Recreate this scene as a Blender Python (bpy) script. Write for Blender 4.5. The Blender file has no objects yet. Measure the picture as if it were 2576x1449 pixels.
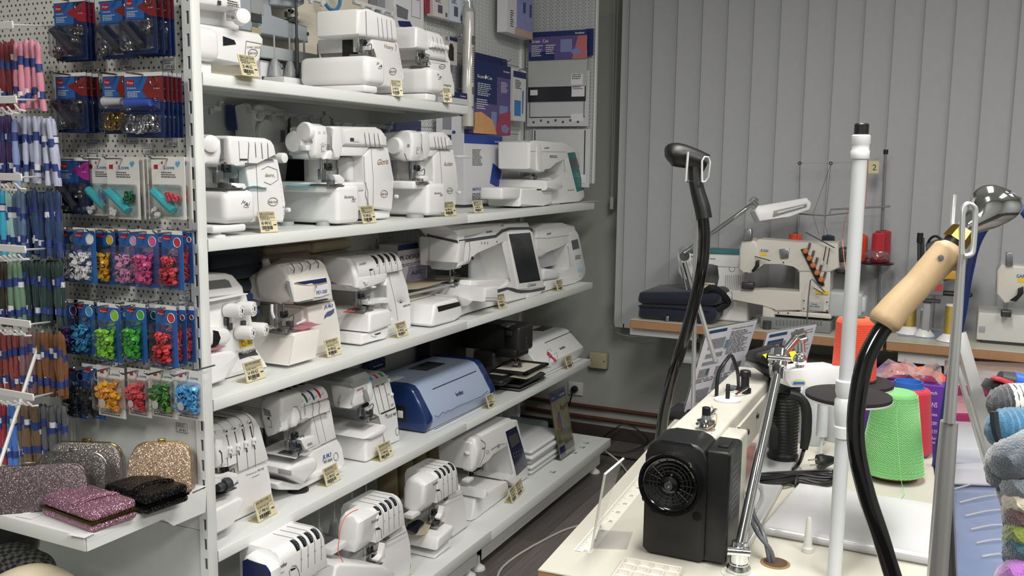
import bpy,bmesh,math,random
from mathutils import Vector,Matrix
PI=math.pi
scn=bpy.context.scene
COL=scn.collection
rnd=random.Random(7)

# ------------------------------------------------------------------ camera, light, exposure
FPX,YAW,PIT,ROL=2318.66,0.448119,0.134168,0.0116114
CAM=Vector((0,0,1.48))
_F=Vector((math.cos(YAW)*math.cos(PIT),math.sin(YAW)*math.cos(PIT),-math.sin(PIT)))
_R0=Vector((math.sin(YAW),-math.cos(YAW),0));_U0=_R0.cross(_F)
_R=math.cos(ROL)*_R0+math.sin(ROL)*_U0
_U=-math.sin(ROL)*_R0+math.cos(ROL)*_U0
cd=bpy.data.cameras.new('camera');cam=bpy.data.objects.new('camera',cd);COL.objects.link(cam)
cd.sensor_width=36;cd.lens=FPX/2576*36;cd.clip_start=0.05
cam.matrix_world=Matrix(((_R.x,_U.x,-_F.x,0),(_R.y,_U.y,-_F.y,0),(_R.z,_U.z,-_F.z,1.48),(0,0,0,1)))
scn.camera=cam
cd.dof.use_dof=False
scn.view_settings.view_transform='Standard'
scn.view_settings.look='None'
scn.view_settings.exposure=0.42
scn.view_settings.gamma=1.0
scn.view_settings.use_curve_mapping=False
w=bpy.data.worlds.new('world');scn.world=w;w.use_nodes=True
w.node_tree.nodes['Background'].inputs[0].default_value=(0.80,0.88,1.0,1)
w.node_tree.nodes['Background'].inputs[1].default_value=0.25

def area(name,loc,sx,sy,power,col=(1,0.97,0.93),rot=(0,0,0)):
 l=bpy.data.lights.new(name,'AREA');l.shape='RECTANGLE';l.size=sx;l.size_y=sy
 l.energy=power;l.color=col
 o=bpy.data.objects.new(name,l);o.location=loc;o.rotation_euler=rot;COL.objects.link(o)
 return o
area('ceiling_lamp',(0.3,-1.3,2.83),1.6,0.5,58)
area('ceiling_lamp',(1.6,0.2,2.83),1.6,0.4,40)
area('ceiling_lamp',(-1.1,0.9,2.83),1.4,0.5,48)
area('ceiling_lamp',(2.9,-1.6,2.83),1.4,0.4,12)

# ------------------------------------------------------------------ pixel rays onto real planes
def ray(px,py):return _F+(px-1288)/FPX*_R-(py-724.5)/FPX*_U
def onx(px,py,x):r=ray(px,py);return CAM+r*(x/r.x)
def ony(px,py,y):r=ray(px,py);return CAM+r*(y/r.y)
def onz(px,py,z):r=ray(px,py);return CAM+r*((z-1.48)/r.z)
def ont(px,py,t):r=ray(px,py);return CAM+r*t      # t = depth along the view axis

# ------------------------------------------------------------------ materials
def lin(h):
 h=h.lstrip('#');c=[int(h[i:i+2],16)/255 for i in (0,2,4)]
 return tuple(x/12.92 if x<=0.04045 else ((x+0.055)/1.055)**2.4 for x in c)
MATS={}
def mat(col,rough=0.5,metal=0.0,var=0.04,scale=40,bump=0.0,bscale=200,emit=0,spec=0.5,stretch=None,sheen=0,coat=0):
 key=(col,rough,metal,var,scale,bump,bscale,emit,spec,stretch,sheen,coat)
 if key in MATS:return MATS[key]
 m=bpy.data.materials.new('m_'+str(col).strip('#'));m.use_nodes=True
 nt=m.node_tree;b=nt.nodes['Principled BSDF']
 c=lin(col)
 b.inputs['Roughness'].default_value=rough;b.inputs['Metallic'].default_value=metal
 b.inputs['Specular IOR Level'].default_value=spec
 if sheen:b.inputs['Sheen Weight'].default_value=sheen
 if coat:b.inputs['Coat Weight'].default_value=coat;b.inputs['Coat Roughness'].default_value=0.08
 tc=nt.nodes.new('ShaderNodeTexCoord');mp=nt.nodes.new('ShaderNodeMapping')
 nt.links.new(tc.outputs['Object'],mp.inputs[0])
 if stretch:mp.inputs['Scale'].default_value=stretch
 n=nt.nodes.new('ShaderNodeTexNoise');n.inputs['Scale'].default_value=scale;n.inputs['Detail'].default_value=3
 nt.links.new(mp.outputs[0],n.inputs['Vector'])
 mx=nt.nodes.new('ShaderNodeMix');mx.data_type='RGBA'
 mx.inputs[6].default_value=(*[x*(1-var) for x in c],1);mx.inputs[7].default_value=(*[min(1,x*(1+var)) for x in c],1)
 nt.links.new(n.outputs[0],mx.inputs[0]);nt.links.new(mx.outputs[2],b.inputs['Base Color'])
 if bump:
  n2=nt.nodes.new('ShaderNodeTexNoise');n2.inputs['Scale'].default_value=bscale;n2.inputs['Detail'].default_value=2
  nt.links.new(mp.outputs[0],n2.inputs['Vector'])
  bp=nt.nodes.new('ShaderNodeBump');bp.inputs['Strength'].default_value=bump;bp.inputs['Distance'].default_value=0.002
  nt.links.new(n2.outputs[0],bp.inputs['Height']);nt.links.new(bp.outputs[0],b.inputs['Normal'])
 if emit:
  b.inputs['Emission Color'].default_value=(*c,1);b.inputs['Emission Strength'].default_value=emit
 MATS[key]=m;return m
def clear(col='#ffffff',gloss=0.12,rough=0.06,milk=0.0):
 key=('clear',col,gloss,rough,milk)
 if key in MATS:return MATS[key]
 m=bpy.data.materials.new('clear_plastic');m.use_nodes=True;nt=m.node_tree
 for n in list(nt.nodes):nt.nodes.remove(n)
 out=nt.nodes.new('ShaderNodeOutputMaterial');t=nt.nodes.new('ShaderNodeBsdfTransparent');g=nt.nodes.new('ShaderNodeBsdfGlossy')
 t.inputs[0].default_value=(*lin(col),1);g.inputs['Roughness'].default_value=rough
 fr=nt.nodes.new('ShaderNodeLayerWeight');fr.inputs[0].default_value=0.35
 ad=nt.nodes.new('ShaderNodeMath');ad.operation='MULTIPLY_ADD';ad.inputs[1].default_value=0.5;ad.inputs[2].default_value=gloss
 nt.links.new(fr.outputs['Fresnel'],ad.inputs[0])
 mx=nt.nodes.new('ShaderNodeMixShader');nt.links.new(ad.outputs[0],mx.inputs[0])
 nt.links.new(t.outputs[0],mx.inputs[1]);nt.links.new(g.outputs[0],mx.inputs[2]);last=mx
 if milk:
  d=nt.nodes.new('ShaderNodeBsdfDiffuse');d.inputs[0].default_value=(*lin(col),1)
  m2=nt.nodes.new('ShaderNodeMixShader');m2.inputs[0].default_value=milk
  nt.links.new(mx.outputs[0],m2.inputs[1]);nt.links.new(d.outputs[0],m2.inputs[2]);last=m2
 nt.links.new(last.outputs[0],out.inputs[0]);MATS[key]=m;return m
def pegmat(axis,col='#d8d9d4',dark='#3a3d40',r=0.0032,pu=0.015,pv=0.025,u0=0.0,v0=0.0):
 m=bpy.data.materials.new('pegboard_steel');m.use_nodes=True;nt=m.node_tree;b=nt.nodes['Principled BSDF']
 b.inputs['Roughness'].default_value=0.45
 g=nt.nodes.new('ShaderNodeNewGeometry');s=nt.nodes.new('ShaderNodeSeparateXYZ');nt.links.new(g.outputs['Position'],s.inputs[0])
 def M(op,a,b_=None,c=None):
  n=nt.nodes.new('ShaderNodeMath');n.operation=op
  for i,v in enumerate((a,b_,c)):
   if v is None:continue
   if isinstance(v,(int,float)):n.inputs[i].default_value=v
   else:nt.links.new(v,n.inputs[i])
  return n.outputs[0]
 def hole(ou,ov,pu,pv):
  def cell(o,off,p):return M('MULTIPLY',M('SUBTRACT',M('FRACT',M('MULTIPLY_ADD',o,1/p,100-off/p)),0.5),p)
  a=cell(s.outputs[axis],ou,pu);c=cell(s.outputs[2],ov,pv)
  return M('LESS_THAN',M('SQRT',M('ADD',M('MULTIPLY',a,a),M('MULTIPLY',c,c))),r)
 h=M('MAXIMUM',hole(u0,v0,pu,pv),hole(u0,v0+pv/2,pu*2,pv))
 mx=nt.nodes.new('ShaderNodeMix');mx.data_type='RGBA';nt.links.new(h,mx.inputs[0])
 mx.inputs[6].default_value=(*lin(col),1);mx.inputs[7].default_value=(*lin(dark),1)
 nt.links.new(mx.outputs[2],b.inputs['Base Color'])
 bp=nt.nodes.new('ShaderNodeBump');bp.invert=True;bp.inputs['Distance'].default_value=0.002;bp.inputs['Strength'].default_value=0.6
 nt.links.new(h,bp.inputs['Height']);nt.links.new(bp.outputs[0],b.inputs['Normal'])
 return m
WHITE=mat('#e9e9e8',0.28,var=0.015)            # machine plastic
CREAM=mat('#e6e3dc',0.3,var=0.015)
OFFW=mat('#dededf',0.4,var=0.02)
SHELF=mat('#dcdfdc',0.4,var=0.015)
GREYP=mat('#9a9c9e',0.4)
DARK=mat('#17181a',0.4)
DGREY=mat('#3b3d40',0.45)
LINE=mat('#55585b',0.6)
INK=mat('#1d1d22',0.6)
STEEL=mat('#a9abad',0.28,1.0)
CHROME=mat('#e6e8ea',0.07,1.0)
DSTEEL=mat('#5a5c5f',0.35,1.0)
GOLD=mat('#b8974a',0.25,1.0)
NAVY=mat('#18295e',0.5)
BLUE=mat('#1d3f96',0.45)
CLEAR=clear()
CLEARM=clear('#f2f4f6',0.12,0.08,0.12)

# ------------------------------------------------------------------ mesh helpers
def nb():return bmesh.new()
def box(bm,x0,x1,y0,y1,z0,z1,M=None):
 vs=[bm.verts.new((x,y,z)) for x in (x0,x1) for y in (y0,y1) for z in (z0,z1)]
 if M is not None:
  for v in vs:v.co=M @ v.co
 a,b,c,d,e,f,g,h=vs
 fs=[bm.faces.new(q) for q in ((a,b,d,c),(e,g,h,f),(a,e,f,b),(c,d,h,g),(a,c,g,e),(b,f,h,d))]
 return vs,fs
def rbox(bm,x0,x1,y0,y1,z0,z1,r=0.003,seg=2,warp=None,M=None):
 if x1<x0:x0,x1=x1,x0
 if y1<y0:y0,y1=y1,y0
 if z1<z0:z0,z1=z1,z0
 r=min(r,(x1-x0)*0.45,(y1-y0)*0.45,(z1-z0)*0.45)
 vs,fs=box(bm,x0,x1,y0,y1,z0,z1)
 es=list({e for f in fs for e in f.edges})
 out=bmesh.ops.bevel(bm,geom=es,offset=r,segments=seg,affect='EDGES',profile=0.5)
 nv=[v for v in out['verts']]
 allv=set(nv) | {v for v in vs if v.is_valid}
 for v in allv:
  if warp:v.co=Vector(warp(v.co))
  if M is not None:v.co=M @ v.co
 return allv
def rr(a0,a1,b0,b1,r,seg=4):
 """rounded rectangle; r = radii at (a0,b0),(a1,b0),(a1,b1),(a0,b1)"""
 if not isinstance(r,(list,tuple)):r=[r]*4
 pts=[]
 for (ca,cb,sa,sb,k,st) in ((a0,b0,1,1,0,PI),(a1,b0,-1,1,1,1.5*PI),(a1,b1,-1,-1,2,0),(a0,b1,1,-1,3,0.5*PI)):
  q=r[k]
  if q<=0:pts.append((ca,cb));continue
  for i in range(seg+1):
   t=st+i/seg*PI/2
   pts.append((ca+sa*q+q*math.cos(t),cb+sb*q+q*math.sin(t)))
 return pts
def prism(bm,poly,axis,a,b,r=0,seg=2,warp=None,M=None):
 """poly: 2D points in the plane across axis (x: (y,z), y: (x,z), z: (x,y)); caps optionally rounded"""
 def P(p,t):
  return (t,p[0],p[1]) if axis=='x' else (p[0],t,p[1]) if axis=='y' else (p[0],p[1],t)
 A=[bm.verts.new(P(p,a)) for p in poly];B=[bm.verts.new(P(p,b)) for p in poly]
 n=len(poly);fs=[bm.faces.new(A),bm.faces.new(B[::-1])]
 for i in range(n):fs.append(bm.faces.new((A[i],B[i],B[(i+1) % n],A[(i+1) % n])))
 vs=set(A+B)
 if r:
  es=list(set(fs[0].edges) | set(fs[1].edges))
  out=bmesh.ops.bevel(bm,geom=es,offset=r,segments=seg,affect='EDGES',profile=0.5,clamp_overlap=True)
  vs={v for v in vs if v.is_valid} | set(out['verts'])
 for v in vs:
  if warp:v.co=Vector(warp(v.co))
  if M is not None:v.co=M @ v.co
 return vs
def tube(bm,pts,r,n=8,cap=True,closed=False):
 pts=[Vector(p) for p in pts];rings=[];m=len(pts)
 rs=r if isinstance(r,(list,tuple)) else [r]*m
 up=Vector((0,0,1));prev=None
 for i,p in enumerate(pts):
  if closed:d=pts[(i+1) % m]-pts[i-1]
  else:d=pts[min(i+1,m-1)]-pts[max(i-1,0)]
  if d.length<1e-9:d=Vector((0,0,1))
  d.normalize()
  if prev is None:
   a=d.cross(up) if abs(d.z)<0.95 else d.cross(Vector((1,0,0)))
  else:a=prev-d*prev.dot(d)
  a.normalize();prev=a;b=d.cross(a)
  rings.append([bm.verts.new(p+(a*math.cos(2*PI*k/n)+b*math.sin(2*PI*k/n))*rs[i]) for k in range(n)])
 for i in range(m if closed else m-1):
  A,B=rings[i],rings[(i+1) % m]
  for k in range(n):bm.faces.new((A[k],A[(k+1) % n],B[(k+1) % n],B[k]))
 if cap and not closed:
  bm.faces.new(rings[0][::-1]);bm.faces.new(rings[-1])
 return rings
def cyl(bm,p0,p1,r0,r1=None,n=16):return tube(bm,[p0,p1],[r0,r0 if r1 is None else r1],n)
def lathe(bm,prof,o=(0,0,0),ax=(0,0,1),n=20):
 """prof: (radius, height along axis)"""
 ax=Vector(ax).normalized();o=Vector(o)
 a=ax.cross(Vector((0,0,1))) if abs(ax.z)<0.9 else ax.cross(Vector((1,0,0)))
 a.normalize();b=ax.cross(a);rings=[]
 for r,h in prof:
  rings.append([bm.verts.new(o+ax*h+(a*math.cos(2*PI*k/n)+b*math.sin(2*PI*k/n))*max(r,1e-5)) for k in range(n)])
 for A,B in zip(rings,rings[1:]):
  for k in range(n):bm.faces.new((A[k],A[(k+1) % n],B[(k+1) % n],B[k]))
 bm.faces.new(rings[0][::-1]);bm.faces.new(rings[-1])
def smoothpts(pts,k=6,closed=False):
 pts=[Vector(p) for p in pts];n=len(pts);out=[]
 rng=range(n if closed else n-1)
 for i in rng:
  p0=pts[(i-1) % n] if closed or i>0 else pts[0]*2-pts[1]
  p1,p2=pts[i],pts[(i+1) % n]
  p3=pts[(i+2) % n] if closed or i+2<n else pts[n-1]*2-pts[n-2]
  for j in range(k):
   t=j/k
   out.append(0.5*((2*p1)+(p2-p0)*t+(2*p0-5*p1+4*p2-p3)*t*t+(3*p1-p0-3*p2+p3)*t**3))
 if not closed:out.append(pts[-1])
 return out
def quad(bm,o,r,u,w,h,lift=0.0):
 """a thin plate corner o, along unit r by w and unit u by h"""
 o,r,u=Vector(o),Vector(r),Vector(u);nrm=r.cross(u)
 o=o+nrm*lift
 vs=[bm.verts.new(o+r*a+u*b) for a,b in ((0,0),(w,0),(w,h),(0,h))]
 bm.faces.new(vs)
def plate(bm,o,r,u,w,h,t=0.001):
 o,r,u=Vector(o),Vector(r),Vector(u);nrm=r.cross(u)
 M=Matrix.Translation(o) @ Matrix((r,u,nrm)).transposed().to_4x4()
 box(bm,0,w,0,h,-t,0,M)

# ------------------------------------------------------------------ objects
BASE={}
def smooth_mesh(bm,ang=38):
 bmesh.ops.recalc_face_normals(bm,faces=bm.faces)
 for f in bm.faces:f.smooth=True
 lim=math.radians(ang)
 for e in bm.edges:
  if len(e.link_faces)==2:
   if e.calc_face_angle(0)>lim:e.smooth=False
  else:e.smooth=False
def obj(name,bm,m,parent=None,label=None,sm=True,ang=38,origin=None):
 if sm:smooth_mesh(bm,ang)
 else:bmesh.ops.recalc_face_normals(bm,faces=bm.faces)
 loc=Vector((0,0,0))
 if parent is not None and parent.name in BASE:loc=BASE[parent.name]
 elif parent is None:
  xs=[v.co for v in bm.verts]
  lo=[min(c[i] for c in xs) for i in range(3)];hi=[max(c[i] for c in xs) for i in range(3)]
  loc=Vector(((lo[0]+hi[0])/2,(lo[1]+hi[1])/2,lo[2])) if origin is None else Vector(origin)
 if loc.length:bmesh.ops.translate(bm,verts=bm.verts,vec=-loc)
 me=bpy.data.meshes.new(name);bm.to_mesh(me);bm.free()
 for mm in (m if isinstance(m,(list,tuple)) else [m]):me.materials.append(mm)
 o=bpy.data.objects.new(name,me);COL.objects.link(o)
 if parent is not None:
  o.parent=parent
  # grandchildren: their parent mesh already carries the base shift
  if parent.type=='MESH' and parent.name in BASE:pass
  if parent.name in BASE:BASE[o.name]=BASE[parent.name]
 else:o.location=loc
 if label:o['label']=label
 return o
def thing(name,label,cat,loc=(0,0,0),group=None,world=True,rz=0,rot=None):
 o=bpy.data.objects.new(name,None);COL.objects.link(o);o.empty_display_size=0.05
 o.location=loc;o.rotation_euler=rot if rot else (0,0,rz)
 o['label']=label;o['category']=cat
 if group:o['group']=group
 if world and not rz and not rot:BASE[o.name]=Vector(loc)
 return o
def tag(o,label,cat,group=None,kind=None):
 if label:o['label']=label
 if cat:o['category']=cat
 if group:o['group']=group
 if kind:o['kind']=kind
 return o
def struct(name,bm,m,parent=None,sm=True):
 o=obj(name,bm,m,parent,sm=sm)
 if parent is None:o['kind']='structure'
 return o
def dup(root,loc=None,rz=None,label=None,group=None,mats=None,rot=None):
 def cp(o,parent):
  c=o.copy();COL.objects.link(c)
  if parent is not None:c.parent=parent
  for ch in list(o.children):cp(ch,c)
  return c
 r=cp(root,None)
 if loc is not None:r.location=loc
 if rz is not None:r.rotation_euler=(0,0,rz)
 if rot is not None:r.rotation_euler=rot
 if label:r['label']=label
 if group:r['group']=group
 if mats:
  for ch in [r]+list(r.children_recursive):
   k=ch.name.split('.')[0]
   if k in mats and ch.type=='MESH':
    ch.data=ch.data.copy();ch.data.materials.clear();ch.data.materials.append(mats[k])
 return r

# ------------------------------------------------------------------ lettering (glyph meshes of the built-in font)
GL={}
def _glyphs():
 chars=''.join(chr(c) for c in range(33,127))+'čřžíéáýúůšěČŘŽÍ'
 objs=[]
 def mk(s):
  cu=bpy.data.curves.new('t','FONT');cu.body=s;cu.resolution_u=2
  o=bpy.data.objects.new('t',cu);COL.objects.link(o);return o
 ref=mk('||');one=mk('|')
 for c in chars:objs.append((c,mk(c),mk('|'+c+'|')))
 bpy.context.view_layer.update()
 dg=bpy.context.evaluated_depsgraph_get()
 def ext(o):
  me=o.evaluated_get(dg).to_mesh();xs=[v.co.x for v in me.vertices]
  r=(min(xs),max(xs)) if xs else (0,0);o.to_mesh_clear();return r
 b0,b1=ext(ref);wbar=ext(one)
 for c,o,o2 in objs:
  e=o.evaluated_get(dg);me=e.to_mesh()
  vs=[(v.co.x,v.co.y) for v in me.vertices];fs=[tuple(p.vertices) for p in me.polygons]
  lo,hi=ext(o2)
  e.to_mesh_clear()
  GL[c]=(vs,fs,(hi-lo)-(b1-b0))
 for o in [ref,one]+[x for t in objs for x in t[1:]]:
  cu=o.data;bpy.data.objects.remove(o);bpy.data.curves.remove(cu)
_glyphs()
def twidth(s,size,sp=1.0):return sum((GL[c][2] if c in GL else 0.3)*sp for c in s)*size
def text(bm,s,o,r,u,size,shear=0.0,align='l',lift=0.0004,sp=1.0,sx=1.0,fit=None,bold=0):
 """flat lettering: baseline start o, unit axes r and u"""
 o,r,u=Vector(o),Vector(r).normalized(),Vector(u).normalized();nrm=r.cross(u)
 wd=twidth(s,size,sp)*sx
 if fit:sx*=fit/wd;wd=fit
 x=0 if align=='l' else -wd/2 if align=='c' else -wd
 for c in s:
  if c in GL:
   vs,fs,adv=GL[c]
   for k in range(1+bold):
    bv=[bm.verts.new(o+r*(x+(a+shear*b+k*0.03)*size*sx)+u*(b*size)+nrm*(lift+k*0.00005)) for a,b in vs]
    for f in fs:
     try:bm.faces.new([bv[i] for i in f])
     except ValueError:pass
   x+=adv*size*sx*sp
  else:x+=0.3*size*sx*sp
def lettering(parent,items,m=None,name='lettering'):
 bm=nb()
 for it in items:text(bm,*it[:-1],**it[-1]) if isinstance(it[-1],dict) else text(bm,*it)
 return obj(name,bm,m or INK,parent,sm=False)
def lines(bm,o,r,u,w,n,pitch,t,lift=0.0004,seed=0):
 """rows of fine print too small to read"""
 q=random.Random(seed);o,r,u=Vector(o),Vector(r),Vector(u)
 for i in range(n):
  x=0;ww=w*q.uniform(0.6,1.0)
  while x<ww:
   l=q.uniform(0.06,0.2)*w;l=min(l,ww-x)
   quad(bm,o+r*x-u*(i*pitch),r,u,l,t,lift);x+=l+0.03*w
def barcode(bm,o,r,u,w,h,lift=0.0004,seed=0):
 q=random.Random(seed);x=0;o,r,u=Vector(o),Vector(r),Vector(u)
 while x<w:
  l=q.choice((1,1,2,3))*w/48;quad(bm,o+r*x,r,u,min(l,w-x),h,lift);x+=l+q.choice((1,1,2))*w/48
X_,Y_,Z_=Vector((1,0,0)),Vector((0,1,0)),Vector((0,0,1))
# ================================================================== THE ROOM
XW,YW=4.62,2.15
wallm=mat('#a5a7a3',0.85,var=0.02,scale=6,bump=0.15,bscale=90)
bm=nb();box(bm,XW,XW+0.12,-3.0,YW+0.2,-0.1,2.95);struct('wall_right',bm,wallm,sm=False)
bm=nb();box(bm,1.62,XW,YW,YW+0.12,-0.1,2.95);struct('wall_back',bm,wallm,sm=False)
bm=nb();box(bm,-2.6,XW+0.12,-3.1,-3.0,-0.1,2.95);struct('wall_front',bm,wallm,sm=False)
bm=nb();box(bm,-2.7,-2.6,-3.1,4.2,-0.1,2.95);struct('wall_left',bm,wallm,sm=False)
bm=nb();box(bm,-2.7,1.62,4.1,4.2,-0.1,2.95);struct('wall_end',bm,wallm,sm=False)
bm=nb();box(bm,-2.7,XW+0.12,-3.1,4.2,2.87,2.95);struct('ceiling',bm,mat('#e8e8e4',0.9),sm=False)
bm=nb();box(bm,-2.7,XW+0.12,-3.1,4.2,-0.12,-0.006)
floor=struct('floor',bm,mat('#2a2725',0.8),sm=False)
# wood-grain vinyl planks running along the aisle
def plankmat(i):
 c=['#6a6562','#5d5957','#726c68','#65605e'][i]
 m=mat(c,0.42,var=0.5,scale=7,bump=0.35,bscale=60,stretch=(0.7+0.01*i,14,14));return m
for j in range(22):
 y0=1.95-j*0.185
 off=(j*0.41) % 1.2
 for k in range(5):
  x0=1.0-off+k*1.2-0.6;x1=x0+1.2
  x0c,x1c=max(x0,0.4),min(x1,XW)
  if x1c-x0c<0.05:continue
  bm=nb();box(bm,x0c+0.0008,x1c-0.0008,y0-0.185+0.0008,y0-0.0008,-0.008,0)
  o=obj('plank',bm,plankmat((j*3+k*2+j//2) % 4),floor,sm=False)
  o.location=-floor.location
# skirting and the two copper heating pipes
bm=nb();rbox(bm,XW-0.015,XW,-3.0,YW,0,0.07,0.004);struct('baseboard_right',bm,mat('#3b3633',0.6),sm=True)
bm=nb();rbox(bm,2.0,XW-0.015,YW-0.015,YW,0,0.07,0.004);struct('baseboard_back',bm,mat('#3b3633',0.6),sm=True)
t=thing('heating_pipes','two copper heating pipes low on the grey wall under the socket','pipe',(XW-0.03,1.4,0.08))
copper=mat('#6e4636',0.45,0.5,var=0.2,scale=15)
for zz in (0.165,0.105):
 bm=nb();cyl(bm,(XW-0.03,2.11,zz+0.012),(XW-0.03,-0.5,zz),0.010,n=12);obj('pipe',bm,copper,t)
for yy in (1.3,0.5):
 bm=nb();rbox(bm,XW-0.045,XW,yy-0.008,yy+0.008,0.09,0.185,0.003);obj('clip',bm,mat('#8d8f8b',0.5),t)
bm=nb();lathe(bm,[(0.03,0),(0.027,0.006),(0.02,0.01)],(XW-0.025,YW-0.012,0.15),(0,-1,0),14);obj('collar',bm,mat('#c9c8c2',0.6),t)

# ================================================================== DISPLAY SHELVING
ZA,ZB,ZC,ZD,ZE=1.676,1.299,0.920,0.545,0.158
YF,YB=1.55,1.94
SX=(1.606,2.857,4.115)
def shelf_board(name,x0,x1,z,yf,label,mt=SHELF,depth=YB,th=0.029):
 t=thing(name,label,'shelf',((x0+x1)/2,(yf+depth)/2,z-th))
 bm=nb();rbox(bm,x0,x1,yf,depth-0.005,z-0.0016,z,0.0006,1)       # deck
 obj('deck',bm,mt,t)
 bm=nb();rbox(bm,x0,x1,yf,yf+0.002,z-th,z-0.0005,0.0008,2);rbox(bm,x0,x1,yf,yf+0.02,z-th,z-th+0.002,0.0008,1)
 obj('front_lip',bm,mt,t)
 for xx in (x0+0.001,x1-0.0025):
  bm=nb();box(bm,xx,xx+0.0015,yf+0.002,depth-0.005,z-th,z-0.0016);obj('side_flange',bm,mt,t,sm=False)
 bm=nb()
 for k in range(2):yy=yf+0.12+0.13*k;box(bm,x0+0.004,x1-0.004,yy,yy+0.03,z-th*0.8,z-0.0016)
 obj('stiffener',bm,mt,t,sm=False)
 for sx,xx in ((1,x0+0.004),(-1,x1-0.004)):
  bm=nb();prism(bm,[(yf+0.03,z-0.029),(yf+0.03,z-0.034),(depth-0.05,z-0.06),(depth,z-0.075),(depth,z-0.002),(yf+0.03,z-0.002)],'x',xx,xx+sx*0.002)
  obj('bracket',bm,mt,t,sm=False)
 return t
G='white steel shelves of the sewing machine display'
shelf_board('shelf_board',SX[0],SX[1],ZA,YF,'topmost white steel shelf, carrying three overlock machines, ends above a long plastic roll')
shelf_board('shelf_board',SX[0],SX[1]-0.001,ZB,YF,'white steel shelf carrying the three white overlockers with gold-brown script on their columns')
shelf_board('shelf_board',SX[1]+0.001,SX[2],ZB,YF,'white steel shelf carrying the tall white and blue box and teal-panel sewing machine')
shelf_board('shelf_board',SX[0],SX[1]-0.001,ZC,YF,'white steel shelf carrying three overlock machines below the folded fabrics')
shelf_board('shelf_board',SX[1]+0.001,SX[2],ZC,YF,'white steel shelf carrying the large touch-screen embroidery machine and a small one beside it')
shelf_board('shelf_board',SX[0],SX[1]-0.001,ZD,YF,'white steel shelf carrying the left of the blue cutting machine and three overlock machines')
shelf_board('shelf_board',SX[1]+0.001,SX[2],ZD,YF,'white steel shelf carrying the black embroidery machine and the flowered white cutter')
for x0,x1,lb in ((SX[0],SX[1]-0.001,'white bottom plinth shelf with three overlock machines close to the floor'),(SX[1]+0.001,SX[2]+0.02,'white bottom plinth shelf with the leaflet holder and stacked trays')):
 t=shelf_board('plinth_shelf',x0,x1,ZE,1.445,lb,th=0.04)
 bm=nb();rbox(bm,x0+0.003,x1-0.035,1.485,1.488,0.035,ZE-0.03,0.0006,1);obj('kick_plate',bm,SHELF,t)
 bm=nb();rbox(bm,x1-0.04,x1-0.036,1.49,YB,0.03,ZE-0.03,0.0006,1);obj('end_plate',bm,SHELF,t)
 for fx in (x0+0.0,x1-0.07):
  bm=nb();lathe(bm,[(0.028,0),(0.026,0.008),(0.012,0.018),(0.008,0.022),(0.008,0.05)],(fx,1.5,0),n=16);obj('foot',bm,OFFW,t)
# slotted uprights of the back frame and the panels between them
def slotted_post(name,x,y,w,d,z0,z1,face,label,pitch=0.05,sw=0.008,sh=0.028):
 """face 'x': slots on the -X face; 'y': on the -Y face"""
 t=thing(name,label,'shelf upright',(x,y,z0))
 bm=nb()
 if face=='x':     # body behind the slotted sheet
  rbox(bm,x+0.004,x+w,y,y+d,z0,z1,0.002,2)
 else:
  rbox(bm,x,x+w,y+0.004,y+d,z0,z1,0.002,2)
 obj('body',bm,SHELF,t)
 bm=nb();bd=nb()
 L=d if face=='x' else w;c=L/2
 if face=='x':c=L*0.36
 z=z0
 def sheet(bmm,a0,a1,zz0,zz1,t0=0.0,t1=0.0035):
  if face=='x':box(bmm,x+t0,x+t1,y+a0,y+a1,zz0,zz1)
  else:box(bmm,x+a0,x+a1,y+t0,y+t1,zz0,zz1)
 sheet(bm,0,c-sw/2,z0,z1);sheet(bm,c+sw/2,L,z0,z1)
 while z<z1:
  sheet(bm,c-sw/2,c+sw/2,z,min(z+pitch-sh,z1));z+=pitch
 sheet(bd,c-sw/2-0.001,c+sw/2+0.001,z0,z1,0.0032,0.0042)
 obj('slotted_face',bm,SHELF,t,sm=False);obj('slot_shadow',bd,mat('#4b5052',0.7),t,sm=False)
 return t
slotted_post('slotted_upright',1.574,1.550,0.030,0.026,0.0,2.45,'x','white slotted steel upright between the hanging cards and the machine shelves',0.0488,0.009,0.028)
slotted_post('slotted_upright',2.842,1.932,0.030,0.03,0.0,2.3,'y','white slotted steel upright behind the shelves where the two bays meet')
slotted_post('slotted_upright',4.10,1.932,0.030,0.03,0.0,2.3,'y','white slotted steel upright at the wall end of the machine shelves')
pegy=pegmat(0,'#d3d6d5','#4a4e52',0.0021,0.0165,0.0165)
t=thing('back_panel','plain pale steel back panels behind the left bay of shelves','panel',(2.23,1.95,0.1))
for z0,z1 in ((0.16,0.545),(0.545,0.92),(0.92,1.30),(1.30,1.68),(1.68,2.30)):
 bm=nb();rbox(bm,1.62,2.842,1.945,1.955,z0+0.0008,z1-0.0008,0.0008,1);obj('panel',bm,mat('#d6cfbd' if z0>1.6 else '#d3d5d4',0.5),t)
t=thing('pegboard','white perforated steel back panels behind the right bay hung with boxed accessories','pegboard',(3.48,1.95,0.9))
for z0,z1 in ((0.16,0.545),(0.545,0.92),(0.92,1.30),(1.30,1.62),(1.62,1.94),(1.94,2.30)):
 bm=nb();rbox(bm,2.872,4.10,1.945,1.955,z0+0.0008,z1-0.0008,0.0008,1);obj('panel',bm,pegy if z0>0.9 else mat('#c3c6c6',0.5),t)
# perforated wing at the wall end
t=thing('side_pegboard','perforated steel side wing holding the flat plastic sheets above the teal-panel machine','pegboard',(4.14,1.75,1.4))
bm=nb();rbox(bm,4.135,4.142,1.57,1.93,1.39,2.3,0.001,1);obj('panel',bm,pegmat(1,'#b9bdbd','#8b9092',0.003,0.0165,0.0165),t)
bm=nb();rbox(bm,4.128,4.15,1.563,1.572,1.39,2.3,0.002,1);obj('edge_strip',bm,mat('#d7d9d6',0.5),t)
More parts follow.
